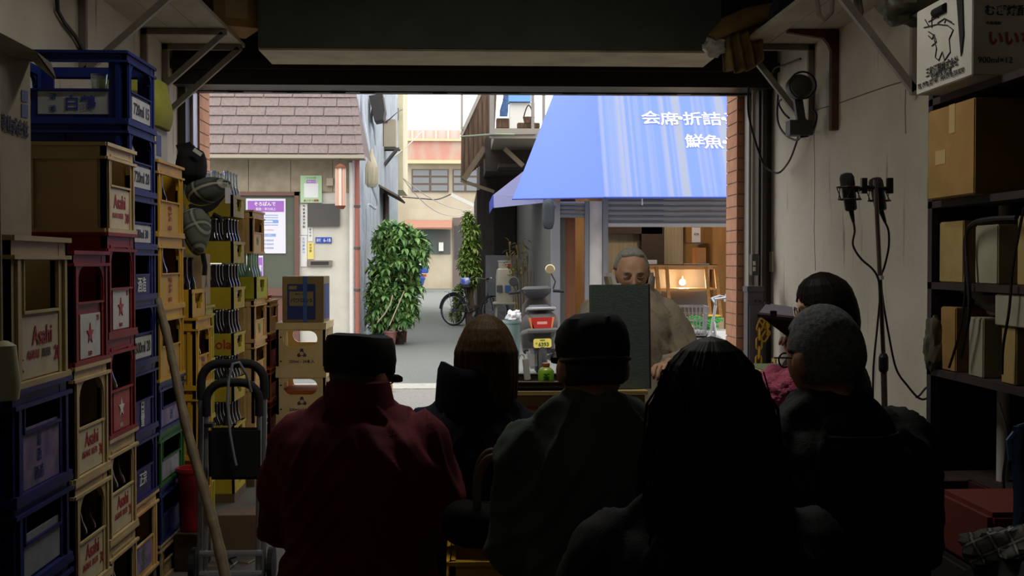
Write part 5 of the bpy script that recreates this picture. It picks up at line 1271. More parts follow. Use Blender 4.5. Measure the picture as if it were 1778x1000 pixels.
rbox('tan carton at the far end of the middle shelf', 1631, 1672, 386, 1.275, .36, M_k2)
rbox('pale grey carton in the middle of the middle shelf', 1693, 1732, 392, 1.275, .34, M_k3)
rbox('tan carton at the near end of the middle shelf', 1766, 1830, 375, 1.275, .36, M_k2)
rbox('torn tan carton at the far end of the lower shelf', 1634, 1660, 532, .955, .34, M_k1)
o, y0, y1, tp = rbox('upright pale carton in the middle of the lower shelf', 1683, 1708, 550, .955, .34, M_k3)
o, y0, y1, tp2 = rbox('pale tan carton at the near end of the lower shelf', 1740, 1765, 566, .955, .34, M_k2)
rbox('long pale carton lying across the near end of the lower shelf', 1728, 1800, 510, tp2, .34, M_k3, X=SX + .005)
q = lambda px, py, x=SX + .06: PXp(px, py, x)
mb = blob((SX + .2, 4.05, P(1680, 530, 4.0).z + .02), (.17, .30, .06), 21, .3); obj('cloth', mb, mat('grey_brown_sheet', '5c554c', .9), label='grey-brown sheet bunched over the cartons on the lower shelf', cat='cloth', smooth=True)
obj('cloth', blob((SX - .0, 4.4, P(1635, 600, 4.4).z), (.035, .04, .09), 23, .4), mat('dull_olive_rag', '585644', .9), label='dull olive rag hung on the far shelf upright', cat='cloth', smooth=True)
obj('pipe', MB().tube([(1.93, 4.22, 0), (1.93, 4.22, 1.93)], .022, 10), M_white, label='pale vertical pipe behind the shelf cartons', cat='pipe', smooth=True)
# white sake carton with drawing on the top board
WX = 1.66; wy1, wy0 = PXp(1589, 455, WX).y, PXp(1685, 455, WX).y; wz0 = 1.957; wz1 = PXp(1590, 22, WX).z
root = thing('cardboard_carton', 'white carton with a line drawing and handle hole, topmost on the right shelves', 'box', (WX + .2, (wy0 + wy1) / 2, wz0))
obj('carton_body', MB().box(WX, WX + .42, wy0, wy1, wz0, wz1, .003), mat('white_carton', 'c9c7bd', .8, c2='bdbbb0', scale=8), root)
wy = lambda px: PXp(px, 455, WX).y
wp = lambda px, py: PXp(px, py, WX - .002)
mb = MB()
def stroke(pts, r=.0022): mb.tube([wp(*p) for p in pts], r, 5)
stroke([(1604, 48), (1628, 42), (1645, 44), (1655, 52), (1648, 68), (1650, 90), (1640, 105), (1636, 90), (1630, 105), (1624, 100), (1626, 84), (1620, 60), (1612, 55)])
stroke([(1612, 62), (1618, 68), (1622, 60), (1626, 72), (1618, 80)]); stroke([(1606, 34), (1612, 44)]); stroke([(1612, 38), (1626, 30)]); stroke([(1628, 40), (1640, 32), (1652, 38)]); stroke([(1618, 48), (1618, 30), (1630, 30)]); stroke([(1640, 40), (1642, 34), (1656, 42)])
yc_ = (wy0 + wy1) / 2
U = -Y_; n_in = -X_
for (s, px, py, wpx) in (('三和酒類株式会社', 1635, 116, 56), ('大分県宇佐市山本', 1634, 127, 36), ('TEL 0978 (32)1431  FAX 0978 (33)3030', 1632, 138, 80)):
    c = wp(px, py); wid = abs(wp(px + wpx / 2, py).y - wp(px - wpx / 2, py).y)
    text_into(mb, s, c, U, Z_, w=wid, bold=.015)
obj('lettering', mb, I_black, root)
mb = MB(); c0, c1 = wp(1621, 24), wp(1646, 12); ca = wp(1633, 18); mb.tube([ca + Y_ * .05, ca - Y_ * .05], .016, 10); obj('handle_hole', mb, mat('hole_black', '0c0c0c', .9), root)
obj('strap', MB().prism([wp(1662, -10), wp(1672, -10), wp(1674, 60), wp(1670, 98), wp(1667, 60)], (-.004, 0, 0)), mat('dark_ribbon', '20221f', .5), root)
lettering(root, [(('むぎ焼酎', (P(1748, 18, wy0).x, wy0 - .001, P(1748, 18, wy0).z), X_, Z_), dict(h=.036, bold=.02)), (('900ml×12', (P(1728, 104, wy0).x, wy0 - .001, P(1728, 104, wy0).z), X_, Z_), dict(h=.02, bold=.0)), (('本格焼酎', (P(1725, 40, wy0).x, wy0 - .001, P(1725, 40, wy0).z), X_, Z_), dict(h=.012))], I_black, 'lettering')
lettering(root, [(('いいちこ', (P(1770, 66, wy0).x, wy0 - .001, P(1770, 66, wy0).z), X_, Z_), dict(w=.20, bold=.03))], I_red, 'lettering')
# cables over the shelves
for k, (pts, lab) in enumerate(((((1668, 620), (1683, 540), (1680, 470), (1678, 410), (1690, 388), (1720, 380), (1765, 378)), 'thick black cable bent over the front of the middle shelf'), (((1648, 638), (1668, 570), (1676, 500), (1674, 430), (1682, 395), (1700, 383)), 'black cable hanging beside the thick bent one'), (((1740, 650), (1742, 600), (1752, 540), (1758, 470), (1770, 400), (1778, 360)), 'thin black cable crossing the near cartons'), (((1735, 700), (1750, 760), (1742, 830), (1748, 880)), 'thin black cable hanging below the lower shelf'))):
    q_ = [PXp(px, py, SX - .02) for px, py in pts]; out = []
    for i in range(len(q_) - 1):
        p0, p1, p2, p3 = q_[max(i - 1, 0)], q_[i], q_[i + 1], q_[min(i + 2, len(q_) - 1)]
        for kk in range(6):
            t = kk / 6; out.append(.5 * ((2 * p1) + (p2 - p0) * t + (2 * p0 - 5 * p1 + 4 * p2 - p3) * t * t + (3 * p1 - p0 - 3 * p2 + p3) * t ** 3))
    obj('cable', MB().tube(out + [q_[-1]], .008 if k == 0 else .005, 6), M_cab, label=lab, cat='cable', smooth=True)
M_blkbox = mat('black_carton', '141315', .85)
# lower right clutter
pp = [(SX - .08, 3.95), (SX + .2, 3.75), (SX + .2, 3.3), (SX - .10, 3.35)]
obj('paper_sheet', MB().prism([(x, y, .572) for x, y in pp], (0, 0, .012)), mat('grey_paper', '9a9a90', .8), label='grey sheaf of papers on the lowest shelf edge', cat='paper')
crate('beer_crate', 'maroon crate with a small sticker, upper of two at the foot of the shelves', 1.66, 3.40, 3.86, .32, .32, mat('maroon_crate', '40191f', .6), group=None)
crate('beer_crate', 'maroon crate standing on the floor beneath another maroon crate', 1.66, 3.40, 3.86, 0, .318, mat('maroon_crate', '5e2430'))
obj('sticker', MB().box(1.48, 1.56, 3.42, 3.45, .6405, .6425), M_k2, label='small pale sticker on the rim of the maroon crate', cat='sticker')
obj('carton', MB().box(1.24, 1.70, 2.72, 3.14, .0, .60, .01), M_blkbox, label='black carton under the flat red box below the right shelves', cat='box')
obj('box', MB().box(1.25, 1.68, 2.80, 3.12, .601, .755, .012), mat('dark_red_box', '6e2620', .6), label='flat red box on the black carton below the right shelves', cat='box')
M_bag = mat('black_nylon', '121314')
obj('duffel_bag', blob((1.15, 2.36, .36), (.30, .24, .36), 31, .22), M_bag, label='black bulging bag at the lower right corner', cat='bag', smooth=True)
obj('plastic_bag', blob((1.14, 2.46, .75), (.085, .06, .045), 33, .5, sq=2), plaid('printed_bag', '77776f', '1c1d1c', 'c8c8c0', 60), label='crumpled black and white printed bag on the black bag', cat='bag', smooth=True)
mb = MB(); pts = [P(1768, 740, 2.5), P(1764, 800, 2.5), P(1770, 860, 2.5), P(1766, 930, 2.5), P(1772, 1010, 2.5)]
obj('strap', MB().tube(pts + [pts[-1] - Z_ * .3], [.012, .010, .013, .01, .012, .012], 8, flat=.5).tube([P(1768, 745, 2.5), P(1752, 765, 2.5), P(1756, 800, 2.5)], .007, 6).tube([P(1768, 742, 2.5), P(1790, 735, 2.5), (1.74, 2.5, .95)], .006, 6), mat('blue_plastic_tape', '4a6a9a', .4), label='twisted blue plastic tape hanging at the right edge', cat='tape', smooth=True)
# ---------------------------------------------------------------- microphones on their stand
MY = 4.85
M_mic = mat('mic_black', '121214', .45); M_chrome = mat('stand_steel', '6d625c', .35, .7)
root = thing('microphone_stand', 'tall steel microphone stand in front of the right wall', 'stand', (P(1540, 700, MY).x, MY, 0))
pt_, pb_ = P(1520, 312, MY), P(1534, 620, MY); xb = P(1543, 800, MY).x
obj('pole', MB().tube([pt_, pb_], .0095, 10), M_chrome, root, smooth=True)
obj('lower_pole', MB().tube([pb_, (xb, MY, .12)], .013, 10), M_chrome, root, smooth=True)
obj('clutch', MB().lathe(pb_ - Z_ * .06, [(.016, 0), (.02, .01), (.02, .06), (.013, .075)], 12), M_mic, root)
for k in range(3):
    w_ = 2 * PI * k / 3 + .5; obj('leg', MB().tube([(xb, MY, .16), (xb + .30 * math.cos(w_), MY + .30 * math.sin(w_), .012)], .010, 8), M_chrome, root)
obj('crossbar', MB().tube([P(1484, 331, MY), P(1505, 325, MY), P(1548, 328, MY)], .008, 8), M_mic, root)
for px in (1500, 1545): obj('clamp', MB().bar(P(px, 309, MY), P(px, 336, MY), .022), M_mic, root)
for k, (c0, c1, cx, lab) in enumerate((((1469, 300), (1478, 366), (1482, 386), 'black studio microphone in a spider mount, left one on the stand'), ((1519, 308), (1530, 366), (1537, 386), 'black studio microphone in a spider mount, right one behind the pole'))):
    Ym = MY - .01 if k == 0 else MY + .05
    a, b = P(*c0, Ym), P(*c1, Ym); d = (a - b)
    rt = thing('microphone', lab, 'microphone', tuple(b))
    obj('body', MB().tube([b, b + d * .04, b + d * .30, b + d * .34, b + d * .62], [.017, .024, .025, .027, .027], 16), M_mic, rt, smooth=True)
    obj('grille', MB().tube([b + d * .62, b + d * .66, b + d * .88, b + d * .97, b + d], [.027, .029, .029, .022, .008], 16), mat('mic_grille', '1f1d1e', .6, .3, bump=.6, scale=300), rt, smooth=True)
    mb = MB()
    for f in (.30, .62):
        cc = b + d * f; mb.tube([cc + Vector((math.cos(q) * .045, math.sin(q) * .045, 0)) for q in [2 * PI * t / 20 for t in range(20)]], .003, 5, closed=True)
    for t in range(6): w_ = 2 * PI * t / 6; mb.bar(b + d * .30 + Vector((math.cos(w_) * .045, math.sin(w_) * .045, 0)), b + d * .62 + Vector((math.cos(w_ + .5) * .045, math.sin(w_ + .5) * .045, 0)), .003)
    obj('spider_mount', mb, mat('mount_copper_black', '3a2520', .4, .3), rt)
    e = P(*cx, Ym); obj('plug', MB().tube([b, b.lerp(e, .4), e], [.011, .0095, .006], 10), mat('plug_black_brass', '2a2520', .4, .4), rt)
def flow(pts, Y):
    q_ = [P(px, py, Y) for px, py in pts]; out = []
    for i in range(len(q_) - 1):
        p0, p1, p2, p3 = q_[max(i - 1, 0)], q_[i], q_[i + 1], q_[min(i + 2, len(q_) - 1)]
        for kk in range(6):
            t = kk / 6; out.append(.5 * ((2 * p1) + (p2 - p0) * t + (2 * p0 - 5 * p1 + 4 * p2 - p3) * t * t + (3 * p1 - p0 - 3 * p2 + p3) * t ** 3))
    return out + [q_[-1]]
obj('cable', MB().tube(flow([(1482, 386), (1484, 402), (1481, 425), (1494, 448), (1514, 466), (1524, 482), (1528, 510), (1524, 560), (1518, 620), (1516, 660), (1516, 760), (1522, 880), (1540, 1020)], MY - .015), .0045, 6), M_cab, label='black cable from the left microphone looping to the stand', cat='cable', smooth=True)
obj('cable', MB().tube(flow([(1537, 386), (1543, 402), (1543, 430), (1536, 462), (1530, 482), (1533, 520), (1543, 580), (1556, 640), (1576, 670), (1594, 690), (1608, 692), (1622, 676), (1610, 672), (1597, 686), (1590, 690)], MY + .02), .0045, 6), M_cab, label='black cable from the right microphone running down past the wall', cat='cable', smooth=True)
c = P(1527, 482, MY); obj('cable_tie', MB().lathe(c - Z_ * .008, [(.018, 0), (.018, .016)], 12), M_white, root, label='white tape band holding the cables')
# ---------------------------------------------------------------- performer's table, tray, bottle, board, power strip
TYb = 4.86
tz_ = P(930, 686, TYb - .19).z
x0, x1 = P(860, 690, TYb - .19).x, P(1120, 690, TYb - .19).x
root = thing('wooden_crate', 'cream wooden crate with red lettering used as the reader table', 'crate', ((x0 + x1) / 2, TYb, 0))
M_pale = mat('pale_pine', 'b39a66', .7, c2='a58b58', scale=3, stretch=(1, 1, 6))
mb = MB()
for k in range(5):
    h = tz_ / 5; mb.box(x0, x1, TYb - .19, TYb - .17, h * k + .003, h * (k + 1) - .003); mb.box(x0, x1, TYb + .17, TYb + .19, h * k + .003, h * (k + 1) - .003)
    mb.box(x0, x0 + .02, TYb - .17, TYb + .17, h * k + .003, h * (k + 1) - .003); mb.box(x1 - .02, x1, TYb - .17, TYb + .17, h * k + .003, h * (k + 1) - .003)
obj('crate_body', mb, M_pale, root); obj('top_board', MB().box(x0 - .01, x1 + .01, TYb - .20, TYb + .20, tz_, tz_ + .015), M_pale, root)
c = P(930, 708, TYb - .19); lettering(root, [(('KEI3R', (c.x - .011, TYb - .1905, c.z), X_, Z_), dict(w=.045, bold=.02))], I_red)
root = thing('tray', 'dark wooden tray on the reader crate holding the green bottle', 'tray', ((x0 + x1) / 2, TYb, tz_ + .016))
tx0, tx1 = P(885, 680, TYb - .17).x, P(1010, 680, TYb - .17).x; tt = P(930, 664, TYb - .17).z; tb_ = tz_ + .016
M_tray = mat('dark_lacquer_tray', '2a241c', .5)
mb = MB().box(tx0, tx1, TYb - .18, TYb + .18, tb_, tb_ + .01).box(tx0, tx1, TYb - .18, TYb - .168, tb_, tt).box(tx0, tx1, TYb + .168, TYb + .18, tb_, tt).box(tx0, tx0 + .012, TYb - .18, TYb + .18, tb_, tt).box(tx1 - .012, tx1, TYb - .18, TYb + .18, tb_, tt)
obj('tray_body', mb, M_tray, root)
obj('rim', MB().box(tx0 - .002, tx1 + .002, TYb - .182, TYb - .166, tt, tt + .004).box(tx0 - .002, tx1 + .002, TYb + .166, TYb + .182, tt, tt + .004).box(tx0 - .002, tx0 + .014, TYb - .18, TYb + .18, tt, tt + .004), mat('worn_tray_rim', '6b6146', .6), root)
bt = P(948, 630, TYb - .1); bb = tb_ + .011; H = bt.z - bb
H = .215; root = thing('drink_bottle', 'green tea bottle with an orange cap standing in the dark tray', 'bottle', (bt.x, TYb - .1, bb + (bt.z - bb - H)))
L = Vector((bt.x, TYb - .1, bt.z - H)); L.z = max(L.z, bb)
H = bt.z - L.z; R = .031
obj('bottle_body', MB().lathe(L, [(R * .85, 0), (R, .008), (R, H * .25), (R * .93, H * .3), (R, H * .36), (R, H * .62), (R * .8, H * .74), (R * .42, H * .83), (R * .4, H * .86)], 20), mat('clear_green_tea', 'a3b85c', .2), root, smooth=True)
obj('label_wrap', MB().lathe(L + Z_ * H * .25, [(R * 1.015, 0), (R * 1.015, H * .38), (R * .9, H * .45)], 20, cap=False), mat('lime_wrap', '8fc23a', .4, c2='79ad2c', scale=40), root, smooth=True)
obj('cap', MB().lathe(L + Z_ * H * .855, [(R * .5, 0), (R * .5, H * .12), (R * .44, H * .145)], 16), mat('orange_cap', 'b56a2c', .4), root)
lettering(root, [(('茶', (L.x, L.y - R * 1.04, L.z + H * .42), X_, Z_), dict(h=.028, bold=.02))], mat('dark_green_print', '2b5a20', .6))
ps = P(916, 650, TYb + .12); root = thing('power_strip', 'white power tap standing up in the tray with a looped white flex', 'power strip', (ps.x, TYb + .12, tb_))
mb = MB(); mb.M = Matrix.Translation((ps.x, TYb + .12, tb_ + .012)) @ Matrix.Rotation(math.radians(-6), 4, 'Y'); mb.box(-.013, .013, -.012, .012, 0, P(916, 626, TYb).z - tb_ - .012, .003); obj('strip_body', mb, M_white, root)
obj('flex', MB().tube(flow([(912, 627), (909, 617), (903, 617), (899, 630), (898, 650), (897, 668)], TYb + .12), .0028, 6), M_white, root, smooth=True)
# the upright presentation board in front of the reader
BYd = 4.72
bq = [P(1030, 494, BYd), P(1137, 494, BYd), P(1131, 640, BYd), P(1026, 640, BYd)]
zbt = tz_ + .016
root = thing('board', 'dark grey-green linen covered board box standing upright before the reader', 'board', (P(1080, 700, BYd).x, BYd, zbt))
xa, xb_ = P(1027, 560, BYd).x, P(1131, 560, BYd).x; zt_b = P(1080, 494, BYd).z
mb = MB(); mb.M = Matrix.Translation(((xa + xb_) / 2, BYd, zbt)) @ Matrix.Rotation(math.radians(8), 4, 'Z') @ Matrix.Rotation(math.radians(-3), 4, 'X')
w = xb_ - xa; hB = zt_b - zbt
mb.box(-w / 2, w / 2, 0, .035, .0, hB, .003); obj('board_face', mb, mat('dark_green_linen', '5d6b66', .85, c2='525f5a', scale=60, stretch=(1, 1, 12), bump=.3), root)
mb2 = MB(); mb2.M = mb.M; mb2.box(w / 2 - .001, w / 2 + .004, -.002, .037, .0, hB + .002); mb2.box(-w / 2 + .02, w / 2 - .02, .036, .05, .02, hB - .04); obj('edge_strip', mb2, mat('brown_edge', '3f2d25', .7), root)
# small green-topped side table by the right wall
gz = P(1350, 640, 5.3).z
root = thing('side_table', 'small table with a cream rim and green top beside the bob-haired reader', 'table', (1.45, 5.3, 0))
gx0, gx1 = P(1318, 650, 5.2).x, P(1420, 650, 5.2).x
obj('table_rim', MB().box(gx0, gx1, 5.15, 5.55, gz - .025, gz - .001), mat('cream_rim', 'c2b27c', .6), root); obj('green_top', MB().box(gx0 + .02, gx1 - .02, 5.17, 5.53, gz - .001, gz + .004), mat('dull_green_mat', '7c9058', .8), root)
for x in (gx0 + .03, gx1 - .03):
    for y in (5.18, 5.52): obj('leg', MB().bar((x, y, 0), (x, y, gz - .025), .025), M_dgrey, root)
# ---------------------------------------------------------------- plants in the alley
M_leaf = mat('glossy_green_leaf', '42703a', .45, c2='86a862', scale=7, spec=.4)
M_leaf2 = mat('light_green_leaf', '6f8c3c', .5, c2='8fa552', scale=9)
M_stem = mat('plant_stem', '6b5a40', .8)
def leaf(mb, p, d, L, w, droop=.25):
    d = Vector(d).normalized(); s = d.cross(Z_)
    if s.length < .05: s = X_.copy()
    s.normalize(); n = s.cross(d).normalized()
    q = [p, p + d * L * .3 + s * w * .42 + n * L * .06, p + d * L * .62 + s * w * .46 + n * L * .02, p + d * L - n * L * droop, p + d * L * .62 - s * w * .46 + n * L * .02, p + d * L * .3 - s * w * .42 + n * L * .06, p + d * L * .32, p + d * L * .64 - n * L * .05]
    mb.add(q, [(0, 1, 6), (1, 2, 7, 6), (2, 3, 7), (0, 6, 5), (6, 7, 4, 5), (7, 3, 4)])
def rnd(a, b): return random.uniform(a, b)
random.seed(11)
def shrub(label, cat, base, lobes, nwhorl, L, w, mleaf, per=7, stems=(), up=.3):
    """lobes: (cx,cy,cz,rx,ry,rz) leaf masses; leaves sit in whorls on their surfaces"""
    root = thing('potted_shrub', label, cat, base)
    mb = MB(); st = MB(); tot = sum(l[3] * l[5] for l in lobes)
    for (cx, cy, cz, rx, ry, rz) in lobes:
        for i in range(int(nwhorl * rx * rz / tot)):
            w_ = rnd(0, 2 * PI); zz = rnd(-1, 1); rr = math.sqrt(1 - zz * zz); k = rnd(.55, 1.05)
            p = Vector((cx + rx * rr * math.cos(w_) * k, cy + ry * rr * math.sin(w_) * k, cz + rz * zz * k))
            out = Vector((rr * math.cos(w_), rr * math.sin(w_), zz * .6 + up)).normalized()
            a = out.cross(Z_); a = a.normalized() if a.length > .05 else X_.copy(); b = out.cross(a)
            for j in range(per):
                q = 2 * PI * j / per + rnd(-.3, .3)
                leaf(mb, p, out * rnd(.3, .7) + a * math.cos(q) + b * math.sin(q), L * rnd(.7, 1.15), w * rnd(.8, 1.2), rnd(.1, .4))
            if i % 5 == 0: st.tube([(base[0] + rnd(-.06, .06), base[1] + rnd(-.06, .06), base[2]), (cx * .4 + p.x * .6, cy * .4 + p.y * .6, p.z - .25), tuple(p)], [.012, .008, .004], 5)
    for a in stems: st.tube(a, .013, 6)
    obj('foliage', mb, mleaf, root)
    if st.v: obj('stem', st, M_stem, root)
    return root
BYs = 19.9
b = lambda px, py, Y=BYs: P(px, py, Y)
k_ = BYs / F
def lobe(px, py, rx, rz, Y=BYs, ry=.35): p = b(px, py, Y); return (p.x, p.y, p.z, rx * Y / F, ry, rz * Y / F)
p0 = b(680, 575)
shrub('large glossy green potted bush beside the grey-blue house on the left of the alley', 'plant', (p0.x, BYs, .3),
      [lobe(692, 418, 42, 24), lobe(700, 450, 40, 34), lobe(668, 470, 24, 30), lobe(690, 510, 40, 36), lobe(662, 520, 22, 44), lobe(698, 540, 24, 26), lobe(655, 552, 14, 20), lobe(680, 400, 22, 10), lobe(722, 425, 20, 18)], 640, .17, .066, M_leaf, 7)
def pot(label, px, py0, py1, w, m, Y, kind='round'):
    a = P(px, py1, Y); H = P(px, py0, Y).z
    if kind == 'round':
        return obj('flower_pot', MB().lathe((a.x, Y, 0), [(w * .36, 0), (w * .5, H * .85), (w * .54, H * .86), (w * .54, H), (w * .47, H), (w * .45, H * .8), (.001, H * .8)], 20), m, label=label, cat='pot', smooth=True)
    return obj('planter', MB().prism([(a.x - w * .44, Y - .14, 0), (a.x + w * .44, Y - .14, 0), (a.x + w * .5, Y - .17, H), (a.x - w * .5, Y - .17, H)], (0, .3, 0)).box(a.x - w * .53, a.x + w * .53, Y - .19, Y + .16, H - .03, H), m, label=label, cat='pot')
pot('blue-grey rectangular planter under the left of the big bush', 655, 581, 603, .26, mat('blue_grey_plastic', '5f7f92', .6), 19.45, 'box')
pot('dull pink flower pot under the big bush', 677, 574, 600, .23, mat('dull_pink_pot', '9a6a62', .7), 19.75)
pot('dark brown flower pot under the right of the big bush', 694, 576, 597, .20, mat('dark_brown_pot', '4a3a34', .7), 20.0)
pot('small red flower pot at the right edge of the big bush', 702, 574, 590, .09, mat('red_pot', '8a3430', .6), 20.4)
obj('stake', MB().bar(b(676, 565, 19.55), b(702, 505, 19.55), .018), mat('pale_stake', 'b5a88e', .7), label='pale straight stake stuck in the big bush', cat='stake')
obj('branch', MB().tube([b(655, 560, 19.5), b(668, 545, 19.5), b(678, 528, 19.5), b(682, 512, 19.5)], .012, 6), mat('pale_stake', 'b5a88e'), label='bent bare branch at the front of the big bush', cat='branch', smooth=True)
CY2 = 25.5
shrub('tall narrow yellow-green climber in a pot beside the dark wooden house', 'plant', (P(818, 540, CY2).x, CY2, .2),
      [lobe(813, 392, 8, 26, CY2, .15), lobe(817, 440, 13, 30, CY2, .2), lobe(822, 405, 8, 18, CY2, .15), lobe(818, 475, 16, 20, CY2, .2), lobe(806, 450, 8, 20, CY2, .15)], 330, .15, .055, M_leaf2, 6)
pot('small dark pot of the tall climber', 818, 530, 556, .3, mat('dark_brown_pot', '4a3a34'), CY2)
shrub('low scruffy green plant at the foot of the tall climber', 'plant', (P(797, 545, 26).x, 26.0, .05), [lobe(797, 520, 8, 26, 26, .15), lobe(792, 545, 8, 10, 26, .15)], 90, .13, .045, M_leaf2, 6)
# bundle of canes with a few leaves by the tin wall
root = thing('cane_bundle', 'bundle of thin bamboo canes with dry leaves leaning on the tin wall', 'canes', (P(905, 540, 21.5).x, 21.5, 0))
for (a, t) in (((897, 560), (884, 420)), ((903, 560), (898, 425)), ((906, 562), (908, 418)), ((910, 560), (916, 440)), ((900, 560), (892, 440)), ((913, 560), (922, 470))):
    pa = P(*a, 21.5); pa.z = max(pa.z, .0); obj('cane', MB().tube([pa, pa.lerp(P(*t, 21.5), .5) + X_ * .01, P(*t, 21.5)], .010, 6), mat('dry_cane', '8d7748', .7), root)
mb = MB()
for i in range(90):
    p = P(rnd(880, 915), rnd(415, 480), 21.5 + rnd(-.15, .1)); leaf(mb, p, (rnd(-1, 1), rnd(-1, 1), rnd(-.6, .6)), rnd(.10, .18), .035)
obj('foliage', mb, mat('dry_olive_leaf', '7d8048', .7, c2='94803f', scale=6), root)
# beige tank heater with plate labels standing on a low seat
YA = 23.5; A = lambda px, py: P(px, py, YA)
root = thing('tank', 'beige plastic tank with two small square plates, standing on a pale seat', 'tank', (A(876, 540).x, YA, 0))
xa, xb = A(861, 500).x, A(893, 500).x; xm = (xa + xb) / 2; r = (xb - xa) / 2
M_tank = mat('beige_plastic_tank', 'a9a391', .5, c2='9c9684', scale=5)
zs = A(876, 524).z
obj('tank_body', MB().loft([(xm, YA, zs, r * .98, .17), (xm, YA, A(870, 480).z, r, .18), (xm, YA, A(870, 468).z, r * .9, .16), (xm, YA, A(870, 466).z, r * .72, .13), (xm, YA, A(870, 456).z, r * .74, .13), (xm, YA, A(870, 454).z, r * .6, .11)], 24, p=4), M_tank, root, smooth=True)
obj('lid', MB().loft([(xm, YA, A(870, 455).z, r * .8, .14), (xm, YA, A(870, 452).z, r * .8, .14)], 20, p=3), M_tank, root)
for (u0, u1, m) in ((862, 872, mat('dark_plate', '4b4f52', .5)), (876, 886, mat('blue_plate', '3d5488', .5))):
    a, c = A(u0, 507), A(u1, 495); obj('plate', MB().box(a.x, c.x, YA - .19, YA - .175, a.z, c.z), m, root)
obj('red_mark', MB().box(A(881, 465).x, A(886, 465).x, YA - .145, YA - .13, A(880, 465).z, A(880, 458).z), I_red, root)
root = thing('garden_seat', 'pale moulded garden seat under the beige tank', 'seat', (xm, YA, 0))
obj('seat', MB().box(xa - .06, xb + .04, YA - .28, YA + .2, zs - .05, zs - .002, .015), M_tank, root)
for sx_ in (-1, 1):
    for sy_ in (-1, 1): obj('leg', MB().bar((xm + sx_ * r * 1.05, YA + sy_ * .16 - .04, 0), (xm + sx_ * r * .95, YA + sy_ * .15 - .04, zs - .05), .035), M_tank, root)
obj('stretcher', MB().bar((xm - r, YA - .2, zs * .4), (xm + r, YA - .2, zs * .4), .02), M_tank, root)
